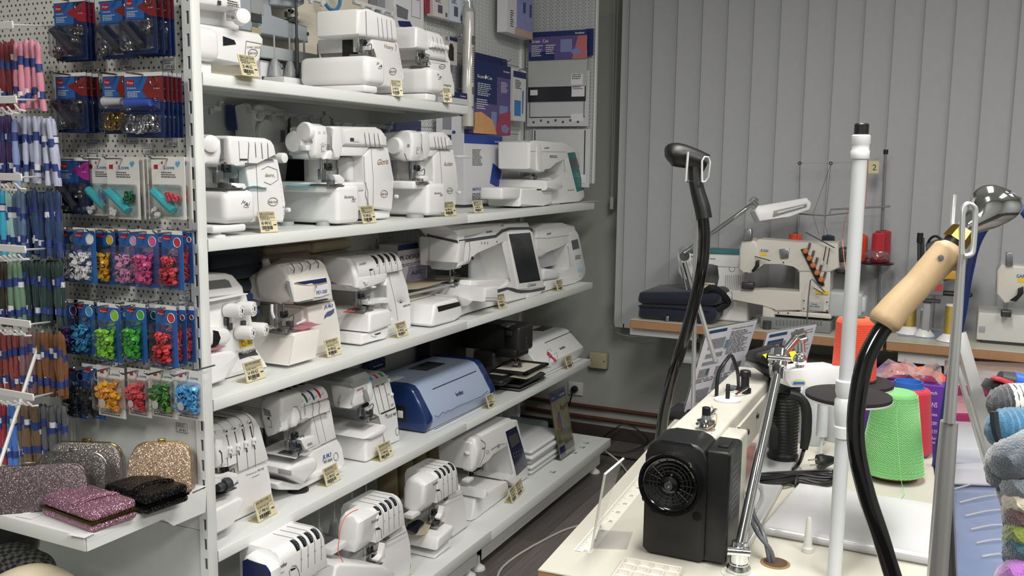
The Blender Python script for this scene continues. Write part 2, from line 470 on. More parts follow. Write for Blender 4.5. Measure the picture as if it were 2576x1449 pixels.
# the plain end wall of the neighbouring stand: pegboard facing the camera side
t=thing('card_pegboard','cream perforated steel panel carrying the hanging haberdashery cards','pegboard',(1.58,2.0,0.6))
pegx=pegmat(1,'#dfdfd6','#55585a',0.0031,0.0157,0.0236)
for z0,z1,pm in ((1.30,1.62,pegx),(0.60,0.90,mat('#d9dcd8',0.4)),(0.90,1.30,pegx),(1.62,1.94,pegx),(1.94,2.45,pegx),(0.16,0.60,mat('#d3d6d3',0.4))):
 bm=nb();rbox(bm,1.580,1.588,1.577,2.75,z0+0.0008,z1-0.0008,0.0008,1);obj('panel',bm,pm,t)
# ================================================================== SEWING MACHINES ON THE SHELVES
def crop(x0,y0,s):return lambda X,Y:(x0+X/s,y0+Y/s)
class Mach:
 def __init__(s,name,label,K,z,X,Y,y,cat='sewing machine',group=None):
  s.K=K;p=ony(*K(X,Y),y);s.z=z
  s.t=thing(name,label,cat,(p.x,y+0.1,z),group)
  s.let={};s.ln=nb();s.nl=0;s.j=0
 def p(s,X,Y,pl):
  a,v=pl if isinstance(pl,tuple) else ('y',pl)
  return {'x':onx,'y':ony,'z':onz}[a](*s.K(X,Y),v)
 def block(s,name,yf,pts,depth,r=0.006,m=WHITE,seg=3,warp=None,zmin=None,parent=None,label=None,flat=None):
  s.j+=1;yf+=(s.j*7 % 13)*0.00006
  P=[s.p(X,Y,yf) for X,Y in pts]
  zz=zmin if zmin is not None else s.z+0.0008;zx={ZA:9,ZB:9,ZC:1.262,ZD:0.886,ZE:0.508}.get(s.z,9)
  poly=[(q.x,min(max(q.z,zz),zx)) for q in P]
  bm=nb();prism(bm,poly,'y',yf,yf+depth,r,seg,warp)
  return obj(name,bm,m,parent or s.t,label=label)
 def box(s,name,yf,X0,X1,Yt,Yb,depth,r=0.006,m=WHITE,seg=3,warp=None,zb=None,parent=None,label=None,zt=None):
  """axis-aligned box: near-left edge X0 (top Yt, bottom Yb), right edge X1 on the plane y=yf"""
  a=s.p(X0,Yt,yf);b=s.p(X0,Yb,yf);c=s.p(X1,(Yt+Yb)/2,yf)
  bm=nb();rbox(bm,a.x,c.x,yf,yf+depth,b.z if zb is None else zb,a.z if zt is None else zt,r,seg,warp)
  s.last=(a.x,c.x,yf,yf+depth,b.z if zb is None else zb,a.z)
  return obj(name,bm,m,parent or s.t,label=label)
 def yat(s,X,Y,x):return s.p(X,Y,('x',x)).y
 def groove(s,X0,Y0,X1,Y1,yf,zt,r=0.02,back=0.1,w=0.0008,mid=None):
  a=s.p(X0,Y0,yf);b=s.p(X1,Y1,yf)
  pts=[(a.x,yf-0.0003,a.z)]
  if mid:
   for X,Y in mid:q=s.p(X,Y,yf);pts.append((q.x,yf-0.0003,q.z))
  pts.append((b.x,yf-0.0003,zt-r))
  for k in range(1,6):
   t=k/5*PI/2;pts.append((b.x,yf+r-r*math.cos(t),zt-r+r*math.sin(t)+0.0002))
  pts.append((b.x,yf+back,zt+0.0002));tube(s.ln,pts,w,4);s.nl+=1
 def line(s,pts,pl,w=0.0007,closed=False,off=0.0003):
  P=[s.p(X,Y,pl) for X,Y in pts];a=pl[0] if isinstance(pl,tuple) else 'y'
  d={'x':Vector((-off,0,0)),'y':Vector((0,-off,0)),'z':Vector((0,0,off))}[a]
  tube(s.ln,[q+d for q in P],w,4,closed=closed);s.nl+=1
 def hood(s,name,yf,A,T,R_,R=0.03,depth=0.17,flare=0.0,m=WHITE,r=0.006,parent=None):
  """head with a rounded front shoulder: A bottom-left px on yf, T = (X, Y, y) top, R_ right px on yf near the top"""
  a=s.p(A[0],A[1],yf);zt=s.p(T[0],T[1],T[2]).z;xr=s.p(R_[0],R_[1],yf).x;zb=a.z;xl=a.x
  P=rr(yf,yf+depth,zb,zt,[0.004,0.004,0.02,R],6);H=zt-zb
  bm=nb();prism(bm,P,'x',xl,xr,r,2,(lambda c:(c[0]+flare*max(0,(c[0]-xl)/(xr-xl))*(zt-c[2])/H,c[1],c[2])) if flare else None)
  s.h=(xl,xr,zb,zt,yf,R)
  return obj(name,bm,m,parent or s.t)
 def wheel(s,X,Y,m,R=None,w=0.011,label=None,marks=True):
  """tension wheel let into the hood's shoulder"""
  xl,xr,zb,zt,yf,RR=s.h;x=s.p(X,Y,yf+0.01).x;R=RR*0.74;dd=(RR-R+0.0024)*0.7071
  cy,cz=yf+RR-dd,zt-RR+dd
  bm=nb();lathe(bm,[(R-0.002,-w/2),(R,-w/2+0.0015),(R,w/2-0.0015),(R-0.002,w/2)],(x,cy,cz),(1,0,0),36)
  d=obj('tension_dial',bm,m,s.t,label=label)
  if marks:
   bm=nb()
   for j in range(5):
    a=0.2+j*0.28;quad(bm,(x-0.001,cy-(R+0.0004)*math.cos(a),cz+(R+0.0004)*math.sin(a)),(1,0,0),(0,math.sin(a),math.cos(a)),0.002,0.003)
   obj('dial_marks',bm,mat('#8a8f95',0.5),d,sm=False)
 def seamline(s,X,Y,X0,Y0,back=0.09,w=0.0008):
  xl,xr,zb,zt,yf,RR=s.h;a=s.p(X0,Y0,yf);x=s.p(X,Y,yf+0.01).x
  pts=[(a.x,yf-0.0003,a.z),(x,yf-0.0003,zt-RR)]
  for k in range(1,7):t=k/6*PI/2;pts.append((x,yf+RR-(RR+0.0003)*math.cos(t),zt-RR+(RR+0.0003)*math.sin(t)))
  pts.append((x,yf+back,zt+0.0003));tube(s.ln,pts,w,4);s.nl+=1
 def endlines(s,m=LINE,name='seam'):
  if s.nl:o=obj(name,s.ln,m,s.t,sm=False)
  s.ln=nb();s.nl=0
 def tx(s,st,X0,Y0,X1,Y1,h,pl,m=None,shear=0.0,bold=0,name='lettering'):
  a,b=s.p(X0,Y0,pl),s.p(X1,Y1,pl);c=s.p(X0,Y0-h,pl)
  r=(b-a);w=r.length;r.normalize()
  ax=pl[0] if isinstance(pl,tuple) else 'y'
  nrm={'x':Vector((-1,0,0)),'y':Vector((0,-1,0)),'z':Vector((0,0,1))}[ax]
  u=nrm.cross(r);k=m or INK
  bm=s.let.setdefault((id(k),name),(k,nb(),name))[1]
  text(bm,st,a,r,u,(c-a).length/0.72,shear=shear,fit=w,lift=0.0006,bold=bold)
 def print_(s,kind,X,Y,X1,Y1,pl,m=None,**kw):
  """kind 'lines' / 'rect' printed from corner (X,Y) bottom-left to (X1,Y1) top-right"""
  a,b=s.p(X,Y,pl),s.p(X1,Y1,pl);ax=pl[0] if isinstance(pl,tuple) else 'y'
  r={'x':Vector((0,-1,0)),'y':X_,'z':X_}[ax];u=Z_ if ax!='z' else Y_
  w=abs((b-a).dot(r));h=abs((b-a).dot(u));k=m or INK
  bm=s.let.setdefault((id(k),'print'),(k,nb(),'lettering'))[1]
  if kind=='rect':quad(bm,a,r,u,w,h,0.0005)
  else:
   n=kw.get('n',4);lines(bm,a+u*h,r,u,w,n,h/n,h/n*0.45,0.0006,seed=int(X*7+Y))
 def done(s):
  s.endlines()
  for k,bm,name in s.let.values():obj(name,bm,k,s.t,sm=False)
  s.let={};return s.t
 def knob(s,name,X,Y,pl,r,l,m=WHITE,parent=None,prof=None,ax=None):
  c=s.p(X,Y,pl);a=ax or {'x':(-1,0,0),'y':(0,-1,0),'z':(0,0,1)}[pl[0] if isinstance(pl,tuple) else 'y']
  bm=nb();lathe(bm,prof or [(r,0),(r,l*0.8),(r*0.93,l*0.97),(r*0.8,l)],c,a,22);return obj(name,bm,m,parent or s.t)
 def needle(s,X,Y,y,zp,sc=1.0,kind='serger'):
  """needle clamp, bars, looper guides and presser foot hanging at (X,Y) down to plate height zp"""
  c=s.p(X,Y,y);x,z=c.x,c.z;k=sc
  bm=nb()
  for dx in (-0.012*k,0.010*k):cyl(bm,(x+dx,y,z+0.02),(x+dx,y,zp+0.03*k),0.0028*k,n=10)
  cyl(bm,(x+0.010*k,y,zp+0.032*k),(x+0.010*k,y,zp+0.004),0.0009,n=6)
  cyl(bm,(x+0.015*k,y,zp+0.032*k),(x+0.015*k,y,zp+0.006),0.0009,n=6)
  obj('needle_bar',bm,STEEL,s.t)
  bm=nb();rbox(bm,x+0.002*k,x+0.020*k,y-0.006,y+0.006,zp+0.030*k,zp+0.046*k,0.002)
  cyl(bm,(x+0.011*k,y-0.013,zp+0.038*k),(x+0.011*k,y,zp+0.038*k),0.003*k,n=10);obj('needle_clamp',bm,DSTEEL,s.t)
  bm=nb();rbox(bm,x-0.021*k,x-0.004*k,y-0.01,y+0.004,zp+0.012*k,zp+0.034*k,0.002)
  rbox(bm,x-0.022*k,x+0.022*k,y-0.028*k,y+0.022*k,zp+0.002,zp+0.005,0.001)
  rbox(bm,x-0.022*k,x-0.016*k,y-0.036*k,y-0.02*k,zp+0.003,zp+0.012*k,0.001)
  rbox(bm,x-0.006*k,x+0.010*k,y-0.018*k,y+0.006*k,zp+0.004,zp+0.012*k,0.002);obj('presser_foot',bm,STEEL,s.t)
  bm=nb();tube(bm,smoothpts([(x+0.02*k,y,zp+0.012),(x+0.03*k,y-0.012,zp+0.02*k),(x+0.028*k,y-0.015,zp+0.036*k),(x+0.018*k,y-0.008,zp+0.03*k)],4),0.0014,6)
  rbox(bm,x+0.022*k,x+0.034*k,y-0.012,y+0.006,zp+0.002,zp+0.02*k,0.002);obj('looper_guard',bm,DGREY,s.t)
  bm=nb();rbox(bm,x-0.022*k,x+0.032*k,y-0.026*k,y+0.024*k,zp-0.002,zp+0.0012,0.0005,1);obj('needle_plate',bm,mat('#8b8d8f',0.35,0.8),s.t)

def cloth_scrap(name,label,c,w,d,m,seed=1,rz=0.3,th=0.0012,amp=0.004,cat='fabric swatch'):
 q=random.Random(seed);bm=nb();n=8;V=[]
 ph=q.uniform(0,6)
 for i in range(n+1):
  for j in range(n+1):
   u,v=i/n-0.5,j/n-0.5
   z=amp*(1+math.sin(7*u+ph)*math.cos(5*v+ph*2))*0.6
   e=1+0.06*math.sin(9*u+ph)*(abs(v)>0.4)
   x,y=u*w*e,v*d*(1+0.05*math.sin(8*v+ph)*(abs(u)>0.4))
   V.append(bm.verts.new((c[0]+x*math.cos(rz)-y*math.sin(rz),c[1]+x*math.sin(rz)+y*math.cos(rz),c[2]+z+0.001)))
 for i in range(n):
  for j in range(n):bm.faces.new((V[i*(n+1)+j],V[(i+1)*(n+1)+j],V[(i+1)*(n+1)+j+1],V[i*(n+1)+j+1]))
 bmesh.ops.solidify(bm,geom=bm.faces[:],thickness=th)
 return tag(obj(name,bm,m),label,cat)

KRAFT=mat('#cfc6a6',0.35,var=0.02);KRAFTD=mat('#a59d7c',0.4,var=0.02);AMBER=clear('#e9dfae',0.1,0.1,0.35)
def price_card(label,K,XL,YL,XR,YR,z,h,l1,l2,price,lean=0.28,back=0.035,seed=0):
 a=onz(*K(XL,YL),z);b=onz(*K(XR,YR),z)
 t=thing('price_card',label,'price tag',(a+b)/2,None)
 r=(b-a);r.z=0;w=r.length;r.normalize()
 bk=Vector((-r.y,r.x,0));u=(Z_*math.cos(lean)+bk*math.sin(lean)).normalized()
 o=a+Z_*0.0012
 bm=nb();plate(bm,o,r,u,w,h,0.0022);obj('card',bm,KRAFT,t,sm=False)
 bm=nb();plate(bm,o+Z_*0.001-r*0.001,r,bk,w+0.002,back,0.0012)
 obj('stand',bm,AMBER,t,sm=False)
 bm=nb();quad(bm,o+r*w*0.06+u*h*0.66,r,u,w*0.86,h*0.29,0.0004);obj('title_band',bm,KRAFTD,t,sm=False)
 bm=nb();s=h*0.15
 text(bm,l1,o+r*w*0.09+u*h*0.82,r,u,s,lift=0.0008,fit=min(w*0.8,twidth(l1,s)*1.0));text(bm,l2,o+r*w*0.09+u*h*0.69,r,u,s,lift=0.0008)
 for yy in (0.66,0.55,0.95):quad(bm,o+r*w*0.06+u*h*yy,r,u,w*0.88,h*0.008,0.0008)
 lines(bm,o+r*w*0.1+u*h*0.6,r,u,w*0.75,1,0.1,h*0.03,0.0008,seed)
 text(bm,price,o+r*w*0.1+u*h*0.36,r,u,h*0.22,lift=0.0008,fit=w*0.58,bold=1)
 barcode(bm,o+r*w*0.1+u*h*0.13,r,u,w*0.6,h*0.18,0.0008,seed)
 lines(bm,o+r*w*0.25+u*h*0.07,r,u,w*0.35,1,0.1,h*0.035,0.0008,seed)
 quad(bm,o+r*w*0.78+u*h*0.32,r,u,w*0.16,h*0.05,0.0008)
 obj('lettering',bm,INK,t,sm=False)
 return t
def pin_cone(parent,p,h=0.11,m=GREYP):
 bm=nb();x,y,z=p
 lathe(bm,[(0.021,0),(0.012,0.045),(0.008,0.052),(0.003,0.053),(0.003,h),(0.001,h+0.003)],p,n=12)
 for k in range(4):
  a=k*PI/2+0.4;rbox(bm,x-0.002+0.015*math.cos(a),x+0.002+0.015*math.cos(a),y-0.002+0.015*math.sin(a),y+0.002+0.015*math.sin(a),z-0.004,z+0.03,0.001,1)
 return obj('spool_pin',bm,m,parent)
def thread_bar(parent,a,b,ztop,zbase,n=5,m=mat('#c9cbcd',0.4),hook=True):
 """telescopic thread stand: a rail with open hooks on a rod"""
 a,b=Vector(a),Vector(b);d=(b-a).normalized();L=(b-a).length
 bm=nb();u=Z_;nrm=d.cross(u)
 M=Matrix.Translation(a) @ Matrix((d,-nrm,u)).transposed().to_4x4()
 rbox(bm,0,L,-0.009,0.009,-0.004,0.008,0.002,2,M=M)
 for k in range(n):
  x=L*(k+0.5)/n;rbox(bm,x-0.005,x+0.005,-0.016,-0.006,-0.016,0.002,0.0015,1,M=M);rbox(bm,x+0.006,x+0.012,-0.016,0.0,-0.010,0.004,0.0015,1,M=M)
 for x,s in ((0,-1),(L,1)):
  rbox(bm,x-0.003,x+0.003,-0.006,0.006,0,0.022,0.002,2,M=M);rbox(bm,min(x,x+s*0.014),max(x,x+s*0.014),-0.005,0.005,0.017,0.023,0.002,2,M=M)
 obj('thread_guide',bm,m,parent)
 c=(a+b)/2;bm=nb();cyl(bm,(c.x,c.y,zbase),(c.x,c.y,c.z),0.0042,n=10);cyl(bm,(c.x,c.y,zbase),(c.x,c.y,(zbase+c.z)/2),0.006,n=10);obj('telescopic_rod',bm,DGREY,parent)
BROWN=mat('#8a6c48',0.45)
def oval_logo(m,X,Y,rx,ry,pl,word='baby lock'):
 pts=[(X+rx*math.cos(k/20*2*PI),Y+ry*math.sin(k/20*2*PI)+rx*0.25*math.cos(k/20*2*PI)*0) for k in range(20)]
 m.line(pts,pl,0.0007,closed=True);m.tx(word,X-rx*0.85,Y+ry*0.3,X+rx*0.85,Y+ry*0.3+rx*0.02,ry*0.75,pl,BROWN,bold=1)
def dial_marks(m,pts,pl,h=14,m2=None):
 for i,(X,Y,t) in enumerate(pts):m.tx(t,X,Y,X+h*0.9*len(t)*0.6,Y,h,pl,m2 or INK)

# ---- A1 cover stitch machine, half hidden by the upright
K=crop(500,0,5.795)
m=Mach('cover_stitch_machine','white cover stitch machine at the left end of the topmost shelf, beside the upright',K,ZA,400,900,1.60)
m.block('base',1.625,[(-60,320),(900,480),(960,560),(958,640),(905,930),(700,935),(-60,870)],0.20,0.012,seg=4)
m.box('free_arm',1.575,-60,340,350,850,0.12,0.022,seg=5)
m.block('head',1.60,[(-60,-120),(640,-100),(655,165),(-60,70)],0.17,0.016,seg=4)
m.block('neck',1.66,[(-60,40),(600,120),(612,430),(-60,330)],0.14,0.01)
m.knob('tension_dial',590,262,1.61,0.019,0.030,ax=(-0.45,-0.85,0.05))
bm=nb();q=m.p(490,235,1.62);rbox(bm,q.x-0.012,q.x+0.008,1.60,1.63,q.z-0.012,q.z+0.010,0.002);obj('chrome_guide',bm,CHROME,m.t)
bm=nb();q=m.p(360,590,1.6235);q2=m.p(545,620,1.6235);prism(bm,[(q.x,q.z-0.012),(q2.x,q2.z-0.004),(q2.x-0.006,q2.z+0.005),(q.x,q.z+0.010)],'y',1.6235,1.64);obj('looper_opening',bm,DARK,m.t)
m.box('foot',1.60,-60,190,900,1005,0.05,0.004,zb=ZA)
bm=nb();rbox(bm,1.66,1.80,1.66,1.80,ZA,ZA+0.012,0.002);obj('base_plate',bm,DARK,m.t)
m.line([(672,830),(692,598),(912,640),(905,720),(890,850),(870,890)],1.6245)
m.tx('cover stitch',700,700,900,708,46,1.6245,BROWN,shear=0.15)
oval_logo(m,790,772,68,54,1.6245)
m.print_('rect',275,70,325,15,1.5995,DGREY);m.print_('lines',420,110,600,55,1.5995,n=3)
m.done()
price_card('cream price card of the cover stitch machine, on the topmost shelf by the upright',K,640,1105,893,1137,ZA,0.052,'Baby Lock Cover','BLCS-2','25 490 Kč',seed=1)

K=crop(740,0,5.367)
m=Mach('overlock_machine','white overlock machine with boxy head and long bed, middle of the topmost shelf',K,ZA,1000,1100,1.58)
m.block('column',1.595,[(1040,500),(1075,495),(1410,565),(1440,700),(1480,1040),(1485,1120),(1465,1210),(1135,1175),(1130,700),(1043,690)],0.20,0.010,seg=4)
hd=m.block('head',1.585,[(905,492),(870,455),(868,150),(880,118),(1000,120),(1330,225),(1372,255),(1392,330),(1412,565)],0.155,0.018,seg=5)
zt=m.p(1000,122,1.585).z
for a,b,c_,d in ((1145,508,1125,230),(1205,520,1180,250),(1265,535,1245,260),(1325,548,1305,280)):m.groove(a,b,c_,d,1.5848,zt,0.02,0.10)
m.line([(975,470),(965,150)],1.5848,0.0012)
zp=m.p(1000,735,1.545).z
m.box('cloth_plate',1.545,985,1250,735,1135,0.245,0.020,seg=5)
m.box('base',1.555,955,1130,1140,1225,0.22,0.006,zb=ZA+0.004)
m.needle(900,560,1.60,zp,1.1)
bm=nb();q=m.p(940,560,1.64);rbox(bm,m.p(790,560,1.66).x,m.p(1050,560,1.66).x,1.66,1.70,zp,q.z+0.02,0.004);obj('looper_housing',bm,DARK,m.t)
m.tx('Victory',1210,640,1335,672,55,1.5945,BROWN,shear=0.35)
m.line([(1365+14*math.cos(a),640+42*math.sin(a)) for a in [k/10*PI-PI/2 for k in range(11)]],1.5945)
oval_logo(m,1332,965,48,46,1.5945)
m.tx('Je',1115,865,1145,870,40,1.5442,shear=0.3);m.tx('A',1135,910,1185,912,40,1.5442,shear=0.4);m.tx('THREADER',1130,930,1180,933,12,1.5442,bold=1)
dial_marks(m,[(1420,800,'4'),(1432,870,'3'),(1440,960,'2'),(1452,1035,'N'),(1456,1085,'1')],1.5945)
thread_bar(m.t,(2.16,1.84,1.975),(2.44,1.84,1.975),2.0,ZA+0.05,5)
for dx in (0.0,0.07,0.14,0.21):pin_cone(m.t,(2.22+dx,1.86,ZA+0.052),0.12)
bm=nb();rbox(bm,2.19,2.46,1.80,1.91,ZA,ZA+0.05,0.006);obj('spool_stand',bm,OFFW,m.t)
m.done()
price_card('cream price card leaning at the foot of the middle overlocker on the topmost shelf',K,1322,1300,1475,1308,ZA,0.053,'Baby Lock Victory','BL83','26 490 Kč',seed=2)

m=Mach('overlock_machine','white overlock machine with four small tension knobs, right end of the topmost shelf',K,ZA,1900,1200,1.58)
m.block('column',1.60,[(1800,690),(1820,640),(2055,610),(2085,840),(2130,960),(2175,1140),(2178,1300),(1960,1275),(1830,880),(1835,800)],0.20,0.010,seg=4)
m.block('tension_housing',1.59,[(1770,410),(1800,400),(1970,445),(2015,480),(2040,560),(2075,838),(1820,795),(1790,680),(1765,640)],0.16,0.014,seg=4)
m.block('head',1.585,[(1672,655),(1650,640),(1650,380),(1668,355),(1770,390),(1800,420),(1830,660),(1815,685)],0.14,0.012,seg=4)
zt=m.p(1780,402,1.59).z
for a,b,c_,d in ((1905,650,1870,440),(1955,670,1925,460),(2000,690,1975,480)):m.groove(a,b,c_,d,1.5898,zt,0.02,0.09)
m.line([(1820,797),(2075,838)],1.5896,0.001)
for k in range(4):m.knob('tension_knob',1880+k*50,610+k*12,1.585,0.0085,0.014)
m.block('thread_guard',1.578,[(1860,560),(1880,545),(1925,600),(1975,605),(2080,610),(2070,640),(1980,640),(1920,640),(1855,640)],0.012,0.003)
zp=m.p(1840,895,1.555).z
m.box('cloth_plate',1.555,1835,2040,898,1245,0.24,0.018,seg=5)
m.box('base',1.565,1790,1920,1258,1340,0.2,0.006,zb=ZA+0.003)
m.needle(1690,740,1.61,zp,1.0)
bm=nb();q=m.p(1760,760,1.66);rbox(bm,m.p(1640,760,1.66).x,m.p(1830,760,1.66).x,1.66,1.70,zp,q.z+0.02,0.004);obj('looper_housing',bm,DARK,m.t)
oval_logo(m,1998,900,42,30,1.5995)
m.tx('inspire',2020,1160,2118,1175,40,1.5995,shear=0.1)
m.tx('Je',1930,1015,1955,1020,34,1.5542,shear=0.3);m.tx('A',1945,1055,1985,1058,36,1.5542,shear=0.4);m.tx('THREADER',1940,1072,1980,1075,10,1.5542,bold=1)
thread_bar(m.t,(2.60,1.84,2.0),(2.84,1.84,2.0),2.0,ZA+0.05,4)
bm=nb();rbox(bm,2.58,2.83,1.78,1.91,ZA,ZA+0.05,0.006);obj('spool_stand',bm,OFFW,m.t)
for dx in (0.0,0.08,0.16):pin_cone(m.t,(2.63+dx,1.86,ZA+0.052),0.12)
m.done()
price_card('cream price card of the right-end overlocker on the topmost shelf',K,2022,1385,2135,1390,ZA,0.052,'Baby Lock Inspire','BLS7ED','31 490 Kč',seed=3)

# ---- B1 desire3
K=crop(500,320,5.175)
m=Mach('overlock_machine','white overlock machine with a hexagon outline on its column, left end of second shelf',K,ZB,500,1200,1.60)
m.block('column',1.60,[(615,520),(742,408),(1040,420),(1080,700),(1125,1000),(1138,1130),(1110,1240),(715,1240),(660,820)],0.20,0.008,seg=3)
m.line([(742,412),(765,830),(780,1200)],1.5998,0.0005)
m.block('head',1.575,[(60,100),(230,95),(330,150),(340,330),(305,520),(60,520)],0.16,0.022,seg=5)
m.block('head_front',1.585,[(390,140),(420,110),(890,140),(960,170),(1000,230),(1040,420),(745,410),(610,525),(480,500),(410,490)],0.155,0.018,seg=5)
zt=m.p(600,122,1.585).z
for a,b,c_,d in ((640,470,650,170),(745,390,735,170),(830,410,815,185),(905,415,895,195)):m.groove(a,b,c_,d,1.5848,zt,0.02,0.09,0.0011)
m.line([(535,450),(520,180)],1.5848,0.0005)
m.block('thread_slot',1.60,[(330,150),(400,150),(400,400),(330,420)],0.1,0.002,m=GREYP)
m.knob('width_dial',100,218,1.60,0.021,0.04,ax=(-0.5,-0.85,0))
bm=nb();q=m.p(580,420,1.5845);rbox(bm,q.x-0.012,q.x+0.014,1.5835,1.59,q.z-0.002,q.z+0.002,0.0005);obj('slot',bm,DGREY,m.t)
zp=m.p(350,822,1.555).z
m.box('cloth_plate',1.555,345,765,825,1272,0.28,0.020,seg=5,warp=None)
m.box('base',1.565,190,625,1288,1385,0.24,0.006,zb=None)
bm=nb();q=m.p(310,1430,('z',ZB));lathe(bm,[(0.022,0),(0.022,0.004),(0.012,0.006),(0.012,0.02)],(q.x,q.y+0.02,ZB),n=20);obj('suction_foot',bm,OFFW,m.t)
m.needle(300,560,1.60,zp,1.35)
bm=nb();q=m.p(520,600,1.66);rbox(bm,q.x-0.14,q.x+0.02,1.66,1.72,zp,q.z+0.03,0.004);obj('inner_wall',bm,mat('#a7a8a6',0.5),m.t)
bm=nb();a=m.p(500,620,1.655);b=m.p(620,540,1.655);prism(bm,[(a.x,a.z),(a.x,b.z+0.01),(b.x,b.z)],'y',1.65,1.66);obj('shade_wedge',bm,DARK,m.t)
m.block('knife_guard',1.57,[(430,740),(450,725),(600,735),(625,780),(600,810),(510,805),(500,770),(430,760)],0.02,0.002)
m.line([(820,550),(900,508),(1020,555),(1035,680),(935,748),(850,712)],1.5995,0.0006)
m.tx('desire',860,645,975,645,50,1.5995,BROWN,shear=0.15);m.tx('3',980,660,995,660,26,1.5995,BROWN)
oval_logo(m,965,970,64,52,1.5995)
m.tx('Je',558,985,605,990,44,1.5542,shear=0.3);m.tx('Ai',580,1028,652,1026,52,1.5542,shear=0.4);m.tx('THREADER',578,1048,652,1048,13,1.5542,bold=1)
dial_marks(m,[(1060,750,'R'),(1068,790,'1'),(1070,840,'2'),(1080,912,'3'),(1086,960,'4'),(1098,1094,'60'),(1100,1130,'75'),(1100,1155,'85')],1.5995)
m.tx('N',1092,1052,1112,1052,26,1.5995)
m.knob('side_lever',1145,1075,1.62,0.006,0.01);m.knob('side_knob',1045,400,1.64,0.014,0.02)
thread_bar(m.t,(1.66,1.80,1.615),(1.92,1.80,1.615),1.6,ZB+0.25,3)
m.done()
cloth_scrap('fabric_swatch','turquoise fabric scrap under the presser foot of the leftmost second-shelf overlocker',(1.80,1.62,zp),0.13,0.07,mat('#79c3cc',0.8,sheen=0.3),3,0.1,0.0015,0.006)
price_card('cream price card at the foot of the leftmost second-shelf overlocker',K,812,1380,1040,1368,ZB,0.055,'Baby Lock Desire','BLE3-2','40 490 Kč',seed=4)

# ---- B2 Gloria, B3 Acclaim
K=crop(700,290,4.996)
m=Mach('overlock_machine','large white overlock machine with two round end dials, middle of the second shelf',K,ZB,1000,1250,1.60)
m.block('column',1.615,[(1070,510),(1160,405),(1385,405),(1420,560),(1448,800),(1455,1010),(1435,1200),(1130,1165),(1120,1000),(1090,850)],0.19,0.008)
m.line([(1165,410),(1195,800),(1190,1165)],1.6148,0.0005);m.line([(1075,510),(1090,840),(1125,960),(1125,1165)],1.6148,0.0008)
m.block('lower_door',1.62,[(1020,860),(1090,850),(1125,960),(1125,1190),(1000,1200)],0.18,0.004)
m.box('base',1.63,1130,1410,1205,1300,0.2,0.006,zb=ZB+0.004)
m.block('arm',1.60,[(780,135),(1230,150),(1310,172),(1360,235),(1385,405),(830,385)],0.155,0.014,seg=4)
m.block('arm_front',1.592,[(665,150),(700,135),(800,140),(825,380),(812,470),(775,560),(690,552),(700,400)],0.15,0.009,seg=3)
m.block('arm_underside',1.612,[(810,380),(1160,392),(1060,515),(800,510)],0.12,0.004)
zt=m.p(800,140,1.60).z
for a,b,c_,d in ((1105,395,1085,200),(1160,395,1140,200),(1220,400,1205,210),(1280,400,1255,220)):m.groove(a,b,c_,d,1.5998,zt,0.02,0.09,0.0011)
x0=m.p(470,300,1.585).x
yb=m.yat(85,330,x0);
# head end: a rounded side outline extruded along X
P=[(m.yat(X,Y,x0),m.p(X,Y,('x',x0)).z) for X,Y in ((95,250),(150,180),(260,115),(380,100),(455,130),(475,250),(465,480),(440,535),(330,560),(200,540),(115,500),(85,400))]
xr=m.p(630,300,1.585).x
bm=nb();prism(bm,P,'x',x0,xr,0.010,3);obj('head',bm,WHITE,m.t)
m.knob('foot_pressure_dial',365,205,('x',x0),0.026,0.016,prof=[(0.026,0),(0.026,0.012),(0.023,0.017),(0.0,0.0175)])
m.knob('stitch_dial',235,335,('x',x0),0.030,0.016,prof=[(0.030,0),(0.030,0.012),(0.027,0.017),(0.0,0.0175)])
m.knob('screw',417,328,('x',x0),0.005,0.002,GREYP);m.knob('screw',118,470,('x',x0),0.005,0.002,GREYP)
m.block('thread_cutter',1.583,[(612,470),(670,440),(690,480),(670,555),(595,550)],0.03,0.003)
m.block('thread_slot',1.605,[(650,300),(690,280),(690,470),(640,480)],0.1,0.002,m=GREYP)
bm=nb();q=m.p(350,420,('x',x0));rbox(bm,x0-0.018,x0,q.y-0.014,q.y+0.012,q.z-0.006,q.z+0.010,0.003);obj('needle_light_cover',bm,OFFW,m.t)
m.line([(372,460),(405,555)],('x',x0),0.0016)
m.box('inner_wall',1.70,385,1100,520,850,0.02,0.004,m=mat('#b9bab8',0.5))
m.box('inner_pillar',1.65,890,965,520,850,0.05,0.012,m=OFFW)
m.knob('clutch_knob',1030,800,1.645,0.012,0.02)
zp=m.p(830,880,1.57).z
m.box('cloth_plate',1.565,745,1030,880,1370,0.32,0.014,seg=4)
m.box('machine_bed',1.58,600,1090,850,900,0.25,0.006,zb=zp-0.02)
for fx in (150,600):
 q=m.p(fx,1390,('z',ZB));bm=nb();lathe(bm,[(0.02,0),(0.018,0.012)],(q.x,q.y+0.01,ZB),n=18);obj('foot',bm,GREYP,m.t)
m.needle(585,620,1.60,zp,1.35)
m.block('knife_cover',1.58,[(680,745),(780,745),(840,800),(835,860),(760,870),(720,800)],0.03,0.004)
m.print_('rect',905,325,950,285,1.5992,DGREY);m.print_('rect',952,330,1020,292,1.5992,OFFW)
m.block('stitch_lever',1.596,[(1295,240),(1310,235),(1360,270),(1365,380),(1300,375)],0.01,0.002,m=OFFW)
m.print_('rect',528,275,590,250,1.5845,GREYP)
for Y in (215,235):m.tx('Free',500,Y,530,Y,12,1.5845);m.tx('Take',565,Y,592,Y,12,1.5845)
m.tx('Pop to',545,355,580,355,12,1.5845);m.tx('Take Off',528,375,600,375,12,1.5845)
m.line([(580,390),(545,390),(545,450),(580,450)],1.5845,0.0006)
m.tx('Gloria',1240,625,1380,610,75,1.6145,BROWN,shear=0.35)
oval_logo(m,1332,988,44,44,1.6145)
